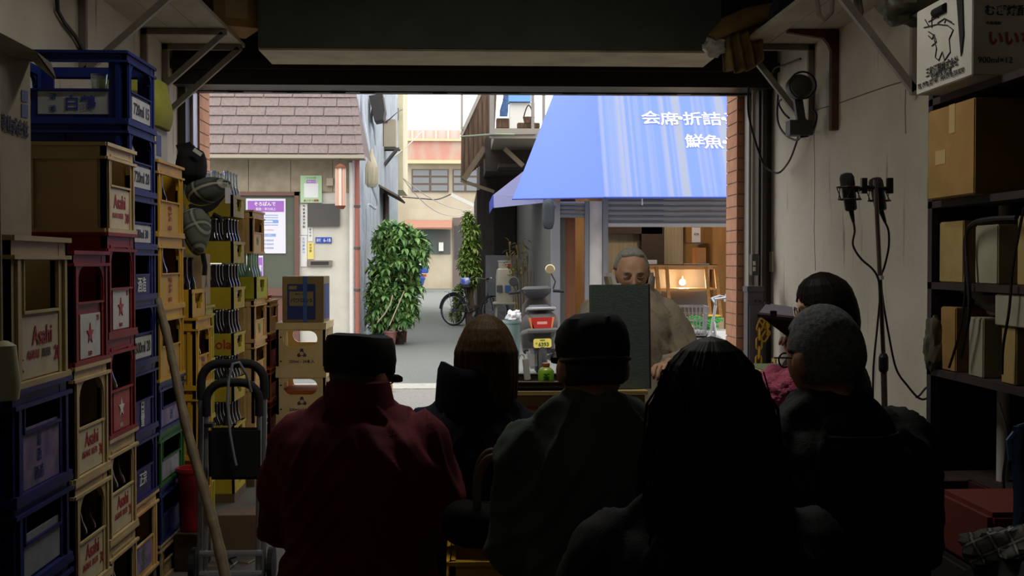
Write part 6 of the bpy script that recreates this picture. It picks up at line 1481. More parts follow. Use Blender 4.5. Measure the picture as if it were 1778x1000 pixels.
# ---------------------------------------------------------------- bicycles
M_tyre = mat('black_tyre', '1c1c1d', .8); M_rim = mat('wheel_rim', 'a5a7aa', .3, .8)
def bicycle(label, base, ang, frame_m, basket_m, white, basket_deep=True):
    root = thing('bicycle', label, 'bicycle', base)
    M = Matrix.Translation(base) @ Matrix.Rotation(ang, 4, 'Z')     # local +X is forward
    def part(name, fn, m, lab=None, smooth=True):
        mb = MB(); mb.M = M; fn(mb); return obj(name, mb, m, root, smooth=smooth, label=lab)
    for nm, x in (('wheel', .52), ('wheel', -.52)):
        w = part(nm, lambda mb: mb.tube([(x + .315 * math.cos(q), 0, .335 + .315 * math.sin(q)) for q in [2 * PI * k / 28 for k in range(28)]], .019, 8, closed=True), M_tyre)
        part('rim', lambda mb: mb.tube([(x + .29 * math.cos(q), 0, .335 + .29 * math.sin(q)) for q in [2 * PI * k / 28 for k in range(28)]], .010, 6, closed=True), M_rim) if 0 else None
        mb = MB(); mb.M = M; mb.tube([(x + .292 * math.cos(q), 0, .335 + .292 * math.sin(q)) for q in [2 * PI * k / 28 for k in range(28)]], .009, 6, closed=True)
        for k in range(18): q = 2 * PI * k / 18; mb.bar((x, .02 * (-1) ** k, .335), (x + .29 * math.cos(q + .25 * (-1) ** k), 0, .335 + .29 * math.sin(q + .25 * (-1) ** k)), .003)
        mb.tube([(x, -.045, .335), (x, .045, .335)], .02, 8)
        obj('rim', mb, M_rim, w)
        part('mudguard', lambda mb: mb.tube([(x + .35 * math.cos(q), 0, .335 + .35 * math.sin(q)) for q in [PI * (.02 + .96 * k / 16) for k in range(17)]], .024, 6, flat=.4), frame_m)
    part('frame', lambda mb: mb.tube([(-.52, .05, .335), (-.08, .03, .30), (.33, 0, .52), (.37, 0, .78)], .016, 8).tube([(-.08, 0, .30), (-.18, 0, .74)], .016, 8).tube([(-.52, -.05, .335), (-.08, -.03, .30)], .012, 8).tube([(-.52, .05, .335), (-.18, 0, .66)], .010, 8).tube([(-.52, -.05, .335), (-.18, 0, .66)], .010, 8), frame_m)
    part('fork', lambda mb: mb.tube([(.52, .05, .335), (.45, .05, .60), (.40, .02, .68)], .012, 8).tube([(.52, -.05, .335), (.45, -.05, .60), (.40, -.02, .68)], .012, 8).tube([(.40, 0, .66), (.35, 0, .94)], .014, 8), frame_m)
    part('handlebar', lambda mb: mb.tube([(.12, .27, .98), (.28, .25, 1.02), (.37, .13, 1.0), (.35, 0, .95), (.37, -.13, 1.0), (.28, -.25, 1.02), (.12, -.27, .98)], .012, 8), M_rim)
    for s in (-1, 1): part('grip', lambda mb: mb.tube([(.10, .272 * s, .978), (.22, .26 * s, 1.005)], .045 if white else .02, 10), mat('white_grip_cover', 'c6c2c6', .7, c2='a89aa0', scale=14) if white else M_tyre)
    part('saddle', lambda mb: mb.loft([(-.20, 0, .79, .12, .085), (-.19, 0, .83, .14, .10), (-.2, 0, .86, .12, .085)], 18), mat('dark_saddle', '26211f', .6))
    part('seat_post', lambda mb: mb.tube([(-.17, 0, .66), (-.2, 0, .80)], .013, 8), M_rim)
    part('crank', lambda mb: mb.tube([(-.08, .05, .30), (-.02, .07, .14)], .01, 6).tube([(-.08, -.05, .30), (-.14, -.07, .46)], .01, 6).box(-.07, .03, .07, .14, .12, .15).box(-.19, -.09, -.14, -.07, .45, .47).lathe((-.08, .04, .30), [(.09, 0), (.09, .006)], 20, axis='y'), M_rim)
    def bask(mb):
        z0, z1 = .66, .93
        B0 = [(.46, -.13, z0), (.70, -.13, z0), (.70, .13, z0), (.46, .13, z0)]; B1 = [(.44, -.18, z1), (.78, -.18, z1), (.78, .18, z1), (.44, .18, z1)]
        if basket_deep:
            for lv in (0, .25, .5, .75, 1):
                ring = [Vector(a).lerp(Vector(c), lv) for a, c in zip(B0, B1)]
                for i in range(4): mb.bar(ring[i], ring[(i + 1) % 4], .009 if lv in (0, 1) else .005)
            for i in range(4):
                for k in range(9):
                    f = k / 9; mb.bar(Vector(B0[i]).lerp(Vector(B0[(i + 1) % 4]), f), Vector(B1[i]).lerp(Vector(B1[(i + 1) % 4]), f), .005)
            for k in range(1, 7): f = k / 7; mb.bar(Vector(B0[0]).lerp(Vector(B0[1]), f), Vector(B0[3]).lerp(Vector(B0[2]), f), .003)
        else:
            for i in range(4): mb.quad(B0[i], B0[(i + 1) % 4], B1[(i + 1) % 4], B1[i], t=.006)
            mb.quad(*B0, t=.006)
    part('basket', bask, basket_m, smooth=False)
    part('kickstand', lambda mb: mb.tube([(-.5, .06, .33), (-.55, .14, .01)], .01, 6), M_rim)
    part('rear_rack', lambda mb: mb.box(-.72, -.36, -.06, .06, .715, .725).bar((-.52, .06, .34), (-.6, .06, .72), .01).bar((-.52, -.06, .34), (-.6, -.06, .72), .01), M_rim, smooth=False)
    return root
cb = P(1198, 580, 11.4)
bicycle('white bicycle with a wire front basket and padded white grips outside the right jamb', (cb.x + .60, 11.4, 0), math.radians(176), mat('white_bike_paint', 'bdbfc3', .3), mat('basket_wire', 'a9adb2', .35, .6), True)
cb = P(838, 520, 25.0)
bk = bicycle('dark bicycle with a grey front basket parked by the tall climber', (cb.x - .18, 25.3, 0), math.radians(-35), mat('dark_bike_paint', '25282c', .4), mat('grey_mesh_basket', '55585a', .6), False, False)
obj('saddle_bag', blob(P(808, 489, 25.0), (.10, .08, .09), 41, .3), mat('blue_white_cover', '3c52b8', .6, c2='cfd3dc', scale=7), label='blue and white cover bundle on the dark bicycle', cat='cover', smooth=True)
# blue scooter glimpsed at the far end
Yb = 55.0; A = lambda px, py: P(px, py, Yb)
root = thing('scooter', 'blue delivery scooter with a white-lidded box at the far end of the alley', 'scooter', (A(732, 495).x, Yb, 0))
obj('wheel', MB().lathe((A(731, 490).x - .09, Yb, .28), [(.12, 0), (.28, .02), (.28, .14), (.12, .16)], 20, axis='x'), M_tyre, root)
obj('body', MB().loft([(A(728, 480).x, Yb, .30, .18, .5), (A(728, 480).x, Yb, .62, .28, .6), (A(728, 480).x, Yb, .78, .2, .5)], 16), mat('scooter_blue', '2c4a9c', .4), root, smooth=True)
a, c = A(727, 474), A(744, 462); bxx = obj('box', MB().box(a.x, c.x, Yb - .5, Yb + .1, a.z, c.z, .03), mat('scooter_blue', '2c4a9c'), root)
obj('lid', MB().box(a.x - .02, c.x + .02, Yb - .52, Yb + .12, c.z, c.z + .14, .04), M_white, bxx)
a, c = A(734, 480), A(741, 476); obj('tail_light', MB().box(a.x, c.x, Yb - .64, Yb - .55, a.z, c.z), mat('red_lens', 'a8302a', .3), root)
# ---------------------------------------------------------------- the grey scooter with its yellow plate
YS = 13.4; sx0 = P(931, 600, YS).x
root = thing('scooter', 'dark grey scooter with a red tail light and yellow number plate seen from behind', 'scooter', (sx0, YS + .5, 0))
MS = Matrix.Translation((sx0 + .085, YS, 0)) @ Matrix.Rotation(math.radians(-1), 4, 'Z') @ Matrix.Rotation(math.radians(-2), 4, 'Y')
M_sg = mat('scooter_grey_paint', '3d3937', .55, spec=.3); M_sg2 = mat('scooter_dark_plastic', '232324', .55); M_sg3 = mat('scooter_silver', '8d8c8c', .35, .5)
def sp(name, fn, m, par=None, smooth=True, lab=None):
    mb = MB(); mb.M = MS; fn(mb); return obj(name, mb, m, par or root, smooth=smooth, label=lab)
sp('wheel', lambda mb: mb.lathe((-.05, .12, .225), [(.10, 0), (.19, .005), (.225, .03), (.225, .07), (.19, .095), (.10, .10)], 26, axis='x'), M_tyre)
sp('wheel', lambda mb: mb.lathe((-.05, 1.32, .225), [(.10, 0), (.19, .005), (.225, .03), (.225, .07), (.19, .095), (.10, .10)], 26, axis='x'), M_tyre)
def body(mb):
    secs = [(.02, .62, .10, .07), (.10, .66, .155, .10), (.30, .66, .20, .14), (.55, .62, .21, .16), (.72, .56, .18, .16)]
    n = 20; vs = []
    for (y, z, a, h) in secs:
        for k in range(n): w = 2 * PI * k / n; vs.append((a * math.copysign(abs(math.cos(w)) ** .75, math.cos(w)), y, z + h * math.copysign(abs(math.sin(w)) ** .75, math.sin(w))))
    m = len(secs); mb.add(vs, [(i * n + k, i * n + (k + 1) % n, (i + 1) * n + (k + 1) % n, (i + 1) * n + k) for i in range(m - 1) for k in range(n)] + [tuple(range(n)), tuple(range((m - 1) * n, m * n))])
sp('rear_body', body, M_sg)
sp('seat', lambda mb: mb.loft([(0, .52, .76, .13, .34), (0, .50, .82, .145, .37), (0, .52, .85, .11, .32)], 22, p=3), M_sg2)
sp('grab_rail', lambda mb: mb.tube([(-.15, .35, .80), (-.155, .08, .83), (-.10, -.02, .835), (.10, -.02, .835), (.155, .08, .83), (.15, .35, .80)], .016, 8), M_sg3)
tl = sp('tail_light', lambda mb: mb.prism([(-.12, .035, .735), (.12, .035, .735), (.10, .03, .60), (-.08, .03, .60)], (0, -.035, 0)), mat('red_lens', 'c02a26'), smooth=False)
for s in (-1, 1): sp('indicator', lambda mb: mb.prism([(.12 * s, .03, .735), (.145 * s, .05, .73), (.115 * s, .05, .61), (.10 * s, .03, .60)], (0, -.03, 0)), mat('amber_lens', 'c9733a', .3), tl, smooth=False)
sp('reflector', lambda mb: mb.box(-.05, .06, -.003, .0, .66, .69), mat('pale_lens', 'd79b94', .2), tl, smooth=False)
sp('bumper_trim', lambda mb: mb.tube([(-.20, .40, .50), (-.21, .15, .56), (-.15, .0, .59), (.15, .0, .59), (.21, .15, .56), (.20, .40, .50)], .028, 8), mat('scooter_mid_grey', '555250', .5))
sp('fender', lambda mb: mb.prism([(-.10, .04, .56), (.10, .04, .56), (.085, .0, .33), (-.085, .0, .33)], (0, .02, 0)), M_sg2, smooth=False)
pl = sp('number_plate', lambda mb: mb.prism([(-.085, -.012, .40), (.085, -.012, .40), (.10, -.012, .415), (.10, -.012, .485), (.085, -.012, .50), (-.085, -.012, .50), (-.10, -.012, .485), (-.10, -.012, .415)], (0, .006, 0)), mat('plate_yellow', 'd8c85a', .5), smooth=False)
def plate_text(mb):
    mb2 = MB()
    text_into(mb2, '6393', (.012, -.0125, .436), X_, Z_, w=.115, bold=.03); text_into(mb2, '大阪市', (.0, -.0125, .482), X_, Z_, h=.02, bold=.02); text_into(mb2, 'ヲ', (-.068, -.0125, .446), X_, Z_, h=.022)
    mb.add(mb2.v, mb2.f)
sp('lettering', plate_text, mat('plate_green_print', '31502c', .6), pl, smooth=False)
sp('warning_triangle', lambda mb: mb.prism([(-.028, -.001, .335), (.028, -.001, .335), (0, -.001, .385)], (0, -.004, 0)), M_white, smooth=False)
sp('muffler', lambda mb: mb.tube([(.16, .0, .27), (.16, .06, .27), (.15, .42, .25), (.08, .6, .24)], [.05, .062, .055, .02], 14), mat('muffler_brown', '4a3a36', .5, .4))
sp('engine_cover', lambda mb: mb.box(-.17, -.06, .05, .48, .16, .36, .03), M_sg3)
sp('floor_board', lambda mb: mb.box(-.19, .19, .70, 1.12, .28, .33, .01), M_sg2, smooth=False)
sp('leg_shield', lambda mb: mb.loft([(0, 1.02, .30, .19, .05), (0, 1.10, .60, .22, .05), (0, 1.14, .84, .17, .06), (0, 1.12, .93, .10, .05)], 20, p=3), M_sg)
sp('front_fender', lambda mb: mb.tube([(0, 1.32 + .25 * math.cos(q), .225 + .25 * math.sin(q)) for q in [PI * (.1 + .8 * k / 10) for k in range(11)]], .06, 10, flat=.35), M_sg)
sp('handlebar_cover', lambda mb: mb.loft([(0, 1.05, .92, .10, .08), (0, 1.05, .98, .17, .10), (0, 1.06, 1.03, .18, .10), (0, 1.08, 1.06, .14, .07)], 22, p=3), M_sg2)
for s in (-1, 1):
    sp('grip', lambda mb: mb.tube([(.20 * s, 1.04, 1.0), (.33 * s, 1.00, .99)], .018, 8), M_tyre)
    r_ = sp('mirror', lambda mb: mb.lathe((.17 if s > 0 else -.27, 1.0, 1.26 if s > 0 else 1.13), [(.001, 0), (.05, .002), (.058, .012), (.04, .03)], 18, axis='y'), mat('mirror_face', 'c6b88c', .15, .6) if s > 0 else M_sg2)
    sp('mirror_stalk', lambda mb: mb.tube([(.20 * s, 1.04, 1.02), (.23 * s, 1.03, 1.06 + .05 * s), ((.18 if s > 0 else -.28), 1.02, 1.15 + .06 * s), (.17 if s > 0 else -.27, 1.02, 1.19 + .06 * s)], .009, 6), M_sg2, r_)
# round mirror back on the shop post
c = P(952, 372, 16.6); root = thing('road_mirror', 'dark rounded hood hanging beside the shop post above the scooter', 'mirror', tuple(c))
obj('hood', blob(c, (.085, .06, .21), 51, .06, sq=3.2), mat('blue_black_hood', '2b3138', .6), root, smooth=True)
obj('arm', MB().bar(c + Vector((.04, .02, .1)), c + Vector((.12, .4, .12)), .03), M_dgrey, root)
# green trash tub and white bag left of the scooter
a = P(889, 560, 14.2); obj('tub', MB().lathe((a.x, 14.25, 0), [(.08, 0), (.10, .62), (.11, .63), (.11, .66), (.09, .66), (.085, .1), (.001, .1)], 16), mat('grey_green_tub', '6f8583', .5), label='grey-green plastic tub beside the scooter', cat='tub', smooth=True)
obj('plastic_bag', blob((a.x + .02, 14.22, .71), (.075, .07, .07), 61, .6), mat('white_plastic_bag', 'd8d8da', .4), label='crumpled white plastic bag in the grey-green tub', cat='bag', smooth=True)
# brick bit at the gutter
a = P(665, 672, 12.7); obj('brick', MB().box(a.x - .1, a.x + .1, 12.6, 12.72, -.003, .085, .006), mat('tan_brick', 'b08a66', .85), label='loose tan brick lying at the gutter', cat='brick')
# ---------------------------------------------------------------- people
def remesh(mb, voxel, it=4):
    me = bpy.data.meshes.new('tmp'); me.from_pydata([tuple(v) for v in mb.v], [], mb.f); me.update()
    bm = bmesh.new(); bm.from_mesh(me); bmesh.ops.recalc_face_normals(bm, faces=bm.faces[:]); bm.to_mesh(me); bm.free()
    o = bpy.data.objects.new('tmp', me); COL.objects.link(o)
    r = o.modifiers.new('r', 'REMESH'); r.mode = 'VOXEL'; r.voxel_size = voxel
    s = o.modifiers.new('s', 'SMOOTH'); s.factor = .5; s.iterations = it
    bpy.context.view_layer.update()
    dg = bpy.context.evaluated_depsgraph_get(); e = o.evaluated_get(dg); m2 = e.to_mesh()
    out = MB(); out.v = [v.co.copy() for v in m2.vertices]; out.f = [tuple(p.vertices) for p in m2.polygons]
    nr = [v.normal.copy() for v in m2.vertices]
    e.to_mesh_clear(); bpy.data.objects.remove(o); bpy.data.meshes.remove(me)
    return out, nr
def G(v, c, s): return math.exp(-((v - c) / s) ** 2)
def head_point(x, y, z, f=1.0):
    """unit sphere -> head with its face on +Y; origin at eye level, ~0.23 m tall"""
    px, py, pz = x * .0775, y * .097, z * .117
    if z < 0:
        px *= 1 - .30 * (-z) ** 1.6
        if y < 0: py *= 1 - .50 * (-z) ** 1.3
        else: py *= 1 - .10 * (-z) ** 2; py += .010 * G(z, -.85, .22) * max(y, 0) ** .3
    if y > 0:
        py -= .004 * G(z, .1, .5) * (1 - min(1, abs(x) * 2))
        k = f
        nz = G(x, 0, .12) * (G(z, -.30, .10) * .024 + G(z, -.15, .14) * .013 + G(z, 0, .12) * .006)
        py += k * nz
        py -= k * .010 * (G(x, .40, .17) + G(x, -.40, .17)) * G(z, .0, .11)
        py += k * .005 * (G(x, .38, .26) + G(x, -.38, .26)) * G(z, .17, .07)
        py += k * .004 * (G(x, .5, .2) + G(x, -.5, .2)) * G(z, -.25, .16)
        py += k * .006 * G(x, 0, .26) * (G(z, -.50, .05) + G(z, -.62, .05))
        py -= k * .005 * G(x, 0, .28) * G(z, -.56, .02)
        py += k * .006 * G(x, 0, .22) * G(z, -.85, .12)
    return Vector((px, py, pz))
def sphere_grid(n, m):
    vs = [(0, 0, -1)]
    for i in range(1, m):
        t = -PI / 2 + PI * i / m
        for k in range(n): w = 2 * PI * k / n; vs.append((math.cos(t) * math.cos(w), math.cos(t) * math.sin(w), math.sin(t)))
    vs.append((0, 0, 1)); L = len(vs) - 1
    fs = [(0, 1 + (k + 1) % n, 1 + k) for k in range(n)]
    for i in range(m - 2):
        for k in range(n): fs.append((1 + i * n + k, 1 + i * n + (k + 1) % n, 1 + (i + 1) * n + (k + 1) % n, 1 + (i + 1) * n + k))
    fs += [(L, 1 + (m - 2) * n + k, 1 + (m - 2) * n + (k + 1) % n) for k in range(n)]
    return vs, fs
def hand(mb, wrist, d, up, side, curl=.8, s=1.0):
    """palm and five fingers; d = along the hand, up = back of the hand, side = +1 thumb towards d x up"""
    d = Vector(d).normalized(); up = Vector(up); up = (up - d * up.dot(d)).normalized(); x = d.cross(up) * side
    w = Vector(wrist)
    P_ = lambda a, b, c: w + (x * a + d * b + up * c) * s
    n = 12; secs = [(-.01, .026, .018), (.02, .034, .016), (.055, .041, .014), (.085, .040, .012), (.095, .034, .009)]
    vs = []
    for (b, rx, rz) in secs:
        for k in range(n): q = 2 * PI * k / n; vs.append(P_(rx * math.cos(q), b, rz * math.sin(q)))
    m = len(secs); mb.add(vs, [(i * n + k, i * n + (k + 1) % n, (i + 1) * n + (k + 1) % n, (i + 1) * n + k) for i in range(m - 1) for k in range(n)] + [tuple(range(n)), tuple(range((m - 1) * n, m * n))])
    for i, (ox, L, r) in enumerate(((.030, .072, .0085), (.010, .080, .009), (-.010, .074, .0085), (-.029, .058, .0075))):
        p = [Vector((ox, .075, 0))]; a = 0.15; pos = Vector((ox, .088, 0)); p.append(pos.copy())
        for seg, fr in enumerate((.45, .30, .25)):
            a += curl * (.5, .75, .5)[seg]; pos = pos + Vector((0, math.cos(a), -math.sin(a))) * L * fr; p.append(pos.copy())
        mb.tube([P_(*q) for q in p], [r * s * .95, r * s, r * s, r * s * .9, r * s * .6], 8)
    p = [Vector((.028, .015, -.004)), Vector((.050, .040, -.010)), Vector((.060, .062, -.020 - .01 * curl)), Vector((.056, .085, -.03 - .015 * curl))]
    mb.tube([P_(*q) for q in p], [.012 * s, .0115 * s, .010 * s, .006 * s], 8)
M_skin = mat('skin', 'b98a6c', .55, c2='ab7a5e', scale=18, spec=.3); M_skin2 = mat('pale_skin', 'cfa78c', .55, c2='c2967b', scale=18, spec=.3)
class Pose: pass
def person(label, x, y, seat, yaw, head_yaw, jacket, trousers, skin, hair_fn, s=1.0, lean=.0, bulk=1.0, nod=0.0, arms=None, head_dx=0, collar=True, wr=.012, skin_hi=False, hands_curl=.9, shoulder=1.0, wscale=14, knees=None, hump=.0, collar_m=None, neck=0.0):
    seat += neck
    root = thing('person', label, 'person', (x, y, 0))
    M = Matrix.Translation((x, y, seat)) @ Matrix.Rotation(yaw, 4, 'Z') @ Matrix.Scale(s, 4)
    def cy(z): return lean * z + hump * math.sin(max(0, min(1, z / .6)) * PI)
    # head frame
    hz = .765 - neck; hc = Vector((head_dx, cy(.765) + .012, hz))
    HM = Matrix.Translation(hc) @ Matrix.Rotation(head_yaw - yaw, 4, 'Z') @ Matrix.Rotation(-nod, 4, 'X')
    S_ = shoulder
    arms = arms or [((-.24, .05 + cy(.27), .27), (-.12, .29, .17)), ((.24, .05 + cy(.27), .27), (.12, .29, .17))]
    kz = .47 - seat; kn = knees or [((-.14, .42, kz), (-.13, .46, .09 - seat)), ((.14, .42, kz), (.13, .46, .09 - seat))]
    def trunk(mb, e=0.0, top=True):
        T = [(0, .172, .128), (.10, .178, .135), (.22, .160, .120), (.36, .176, .126), (.46, .184 * S_, .124), (.53, .170 * S_, .106), (.575, .118, .085)]
        secs = [(0, cy(z), z, (a + e) * (bulk if e else 1), (b + e) * (bulk if e else 1)) for z, a, b in T]
        if top: secs += [(head_dx * .4, cy(.62) + .004, .61, .060, .060), (head_dx * .8, cy(.69) + .008, .70 - neck * .6, .055, .060)]
        mb.loft(secs, 28, p=2.3)
    sh = [Vector((-.170 * S_, cy(.525), .525)), Vector((.170 * S_, cy(.525), .525))]
    def limb(mb, pts, rs, n=14):
        out, rr = [], []
        for i in range(len(pts) - 1):
            for k in range(4): f = k / 4; out.append(Vector(pts[i]).lerp(Vector(pts[i + 1]), f)); rr.append(rs[i] * (1 - f) + rs[i + 1] * f)
        out.append(Vector(pts[-1])); rr.append(rs[-1]); mb.tube(out, rr, n)
        for p, r in zip(pts[:-1], rs[:-1]): mb.ell(p, (r, r, r), 12, 8)
    body = MB(); trunk(body)
    for i in (0, 1):
        limb(body, [sh[i], arms[i][0], arms[i][1]], [.052, .040, .028])
        hp = Vector(((-.09, .09)[i], cy(.06) + .02, .08)); limb(body, [hp, kn[i][0], kn[i][1]], [.085, .058, .038])
        a = Vector(kn[i][1]); fwd = (Vector(kn[i][0]) - hp); fwd.z = 0; fwd.normalize()
        limb(body, [a, a - Z_ * .05 + fwd * .03, a - Z_ * .06 + fwd * .15], [.038, .038, .028])
    n_, m_ = (72, 60) if skin_hi else (36, 28)
    vs, fs = sphere_grid(n_, m_)
    body.add([HM @ head_point(*v) for v in vs], fs)
    for sg in (-1, 1):
        e = MB().ell((0, 0, 0), (.011, .023, .034), 14, 10)
        body.add([HM @ (Vector((sg * .0805, -.006, -.012)) + Vector((v.x + sg * abs(v.y) * .25, v.y, v.z))) for v in e.v], e.f)
    bm_, _ = remesh(body, .0045 if skin_hi else .0085, 2 if skin_hi else 3)
    # hands are welded on at their own finer detail
    for i in (0, 1):
        fa = Vector(arms[i][1]) - Vector(arms[i][0]); hand(bm_, arms[i][1], fa.normalized() + Vector((0, .1, -.15)), (0, 0, 1), 1 if i == 0 else -1, hands_curl)
    bm_.v = [M @ v for v in bm_.v]
    b_ = obj('body', bm_, skin, root, smooth=2)
    # jacket
    jk = MB(); trunk(jk, .022, False)
    jk.loft([(0, cy(.5), .47, .190 * S_, .122), (0, cy(.54), .54, .196 * S_, .112), (head_dx * .2, cy(.58), .572, .176 * S_, .102), (head_dx * .4, cy(.58), .605, .142, .092), (head_dx * .5, cy(.62), .64, .106, .085), (head_dx * .5, cy(.62), .655, .06, .06)], 26)
    if collar: jk.loft([(head_dx * .3, cy(.57), .55, .115, .095), (head_dx * .5, cy(.60) + .0, .60, .085, .082), (head_dx * .7, cy(.64) + .004, .645, .078, .080), (head_dx * .7, cy(.66) + .004, .655, .066, .07)], 24)
    for i in (0, 1):
        w0 = Vector(arms[i][0]).lerp(Vector(arms[i][1]), .92)
        limb(jk, [sh[i] - Z_ * .012, arms[i][0], w0], [.078 * bulk, .068 * bulk, .052 * bulk])
    jm, nr = remesh(jk, .011, 5)
    for k, v in enumerate(jm.v):
        q = Vector((v.x * wscale, v.y * wscale, v.z * wscale * .55 + v.x * 5)); f = noise.noise(q) + .6 * noise.noise(q * 2.1)
        r = 1 - abs(noise.noise(Vector((v.x * 6, v.y * 6, v.z * 9 + abs(v.x) * 12))))
        jm.v[k] = v + nr[k] * (wr * f * .6 + wr * 1.0 * max(0, r - .78) / .22)
    jm.v = [M @ v for v in jm.v]
    j_ = obj('jacket', jm, jacket, root, smooth=2)
    tr = MB()
    tr.loft([(0, cy(0), -.015, .180, .135), (0, cy(.1), .10, .186, .143), (0, cy(.14), .14, .17, .13)], 24)
    for i in (0, 1):
        hp = Vector(((-.09, .09)[i], cy(.06) + .02, .08)); limb(tr, [hp, kn[i][0], Vector(kn[i][1]) + Z_ * .03], [.098, .074, .058])
    tm, nr = remesh(tr, .013, 4); tm.v = [M @ (v + nr[k] * .006 * noise.noise(v * 16)) for k, v in enumerate(tm.v)]
    obj('trousers', tm, trousers, root, smooth=2)
    for i in (0, 1):
        a = Vector(kn[i][1]); fwd = (Vector(kn[i][0]) - Vector(((-.09, .09)[i], 0, 0))); fwd.z = 0; fwd.normalize(); sd = Vector((-fwd.y, fwd.x, 0))
        mb = MB(); mb.M = M
        for (f0, z0, r0, r1) in ((0, 0, 0, 0),):
            n = 14; vs = []
            for (t, wd, h) in ((-.075, .030, .05), (-.06, .038, .085), (0, .042, .10), (.07, .046, .07), (.13, .046, .05), (.175, .034, .035), (.19, .015, .02)):
                for k in range(n):
                    q = 2 * PI * k / n; vs.append(a + fwd * t + sd * (wd * math.cos(q)) + Z_ * (-.088 + h / 2 + h / 2 * math.sin(q)))
            mb.add(vs, [(u * n + k, u * n + (k + 1) % n, (u + 1) * n + (k + 1) % n, (u + 1) * n + k) for u in range(6) for k in range(n)] + [tuple(range(n)), tuple(range(6 * n, 7 * n))])
        obj('shoe', mb, mat('dark_shoe', '1d1b1b', .6), root, smooth=True)
    r = Pose(); r.root = root; r.M = M; r.HM = M @ HM; r.body = b_; r.jacket = j_; r.cy = cy
    hair_fn(r); return r
def hairshell(r, m, face, thick=.012, noise_a=.004, fz=60, low=-.35, name='hair', nm=(80, 56)):
    """close cropped hair: a second skin, sunk under the skin where face(x,y,z) says there is none"""
    vs, fs = sphere_grid(*nm); mb = MB(); out = []
    for (x, y, z) in vs:
        k = face(x, y, z); p = head_point(x, y, z, 0)
        d = Vector((x, y, z)); t = thick + noise_a * noise.noise(d * fz) + noise_a * .6 * noise.noise(d * 11)
        out.append(r.HM @ (p + d * (t * k - .02 * (1 - k))))
    mb.add(out, fs); return obj(name, mb, m, r.root, smooth=2)
def sm(a, b, v): t = max(0, min(1, (v - a) / (b - a))); return t * t * (3 - 2 * t)
def hairfall(r, m, prof, seed=0, strand=.006, freq=16, nu=130, nv=60, name='hair', wave=.0, ends=.0):
    """hair mass hanging from the crown; prof rows: (z, half width, half depth, centre y, front opening in degrees) from the top down, head space"""
    def row(v):
        t = v * (len(prof) - 1); i = min(int(t), len(prof) - 2); f = t - i
        return [a * (1 - f) + b * f for a, b in zip(prof[i], prof[i + 1])]
    def fn(u, v):
        z, a, b, cy, op = row(v); w = math.radians(90 + op + (360 - 2 * op) * u)
        c, s = math.cos(w), math.sin(w)
        q = noise.noise(Vector((c * freq, s * freq, z * 3 + seed))) + .5 * noise.noise(Vector((c * freq * 2.7, s * freq * 2.7, z * 5 + seed)))
        k = strand * q * min(1, v * v * 12)
        big = wave * noise.noise(Vector((c * 2.5 + seed, s * 2.5, z * 7)))
        zz = z + ends * v ** 6 * noise.noise(Vector((c * 12, s * 12, seed)))
        return r.HM @ Vector(((a + k + big * v) * c, cy + (b + k + big * v) * s, zz))
    mb = MB().grid(fn, nu, nv); o = obj(name, mb, m, r.root, smooth=2)
    md = o.modifiers.new('thick', 'SOLIDIFY'); md.thickness = .012; md.offset = -1
    return o
def glasses(r, m, lens=True):
    mb = MB(); M = r.HM
    T = lambda x, y, z: M @ Vector((x, y, z))
    for sg in (-1, 1):
        mb.tube([T(sg * .033 + .023 * math.cos(q), .100 - .006 * abs(math.cos(q)), -.004 + .017 * math.sin(q)) for q in [2 * PI * k / 20 for k in range(20)]], .0022, 6, closed=True)
        mb.tube([T(sg * .056, .096, .002), T(sg * .074, .088, .003), T(sg * .083, .03, .003), T(sg * .086, -.01, .0), T(sg * .084, -.025, -.018)], .0022, 6)
    mb.tube([T(-.010, .102, .002), T(0, .105, .004), T(.010, .102, .002)], .002, 6)
    return obj('glasses', mb, m, r.root, smooth=True)
def headmesh(r, name, secs, m, p=2.2, rug=.003, dent=None, extra=None, par=None, seed=1):
    mb = MB().loft(secs, 40, p=p); out = []
    for v in mb.v:
        d = Vector((v.x, v.y, 0)); q = v + d * (rug / max(.03, d.length)) * (noise.noise(v * 24 + Vector((seed, 0, 0))) + .7 * noise.noise(v * 55) + 1.6 * noise.noise(v * 9 + Vector((0, seed, 0)))) + Z_ * (rug * 2.2 * noise.noise(v * 10 + Vector((seed, seed, 0))) * (1 if v.z > .03 else 0))
        if dent: q = dent(q)
        out.append(r.HM @ q)
    mb.v = out
    if extra: extra(mb)
    return obj(name, mb, m, par or r.root, smooth=True)
M_jean = mat('dark_blue_jeans', '1e2a48', .85, c2='25345a', scale=20); M_dtr = mat('dark_trousers', '1a1a1d', .85)
def cloth(name, c, c2, bs=300, bump=.15): return mat(name, c, .8, c2=c2, scale=5, bump=bump, bscale=bs, spec=.25)
def seat_crate(label, x, y, h, K, yaw=0):
    w = .36; crate('beer_crate', label, x + w / 2, y - .16, y + .18, 0, h - .002, K, w=w)
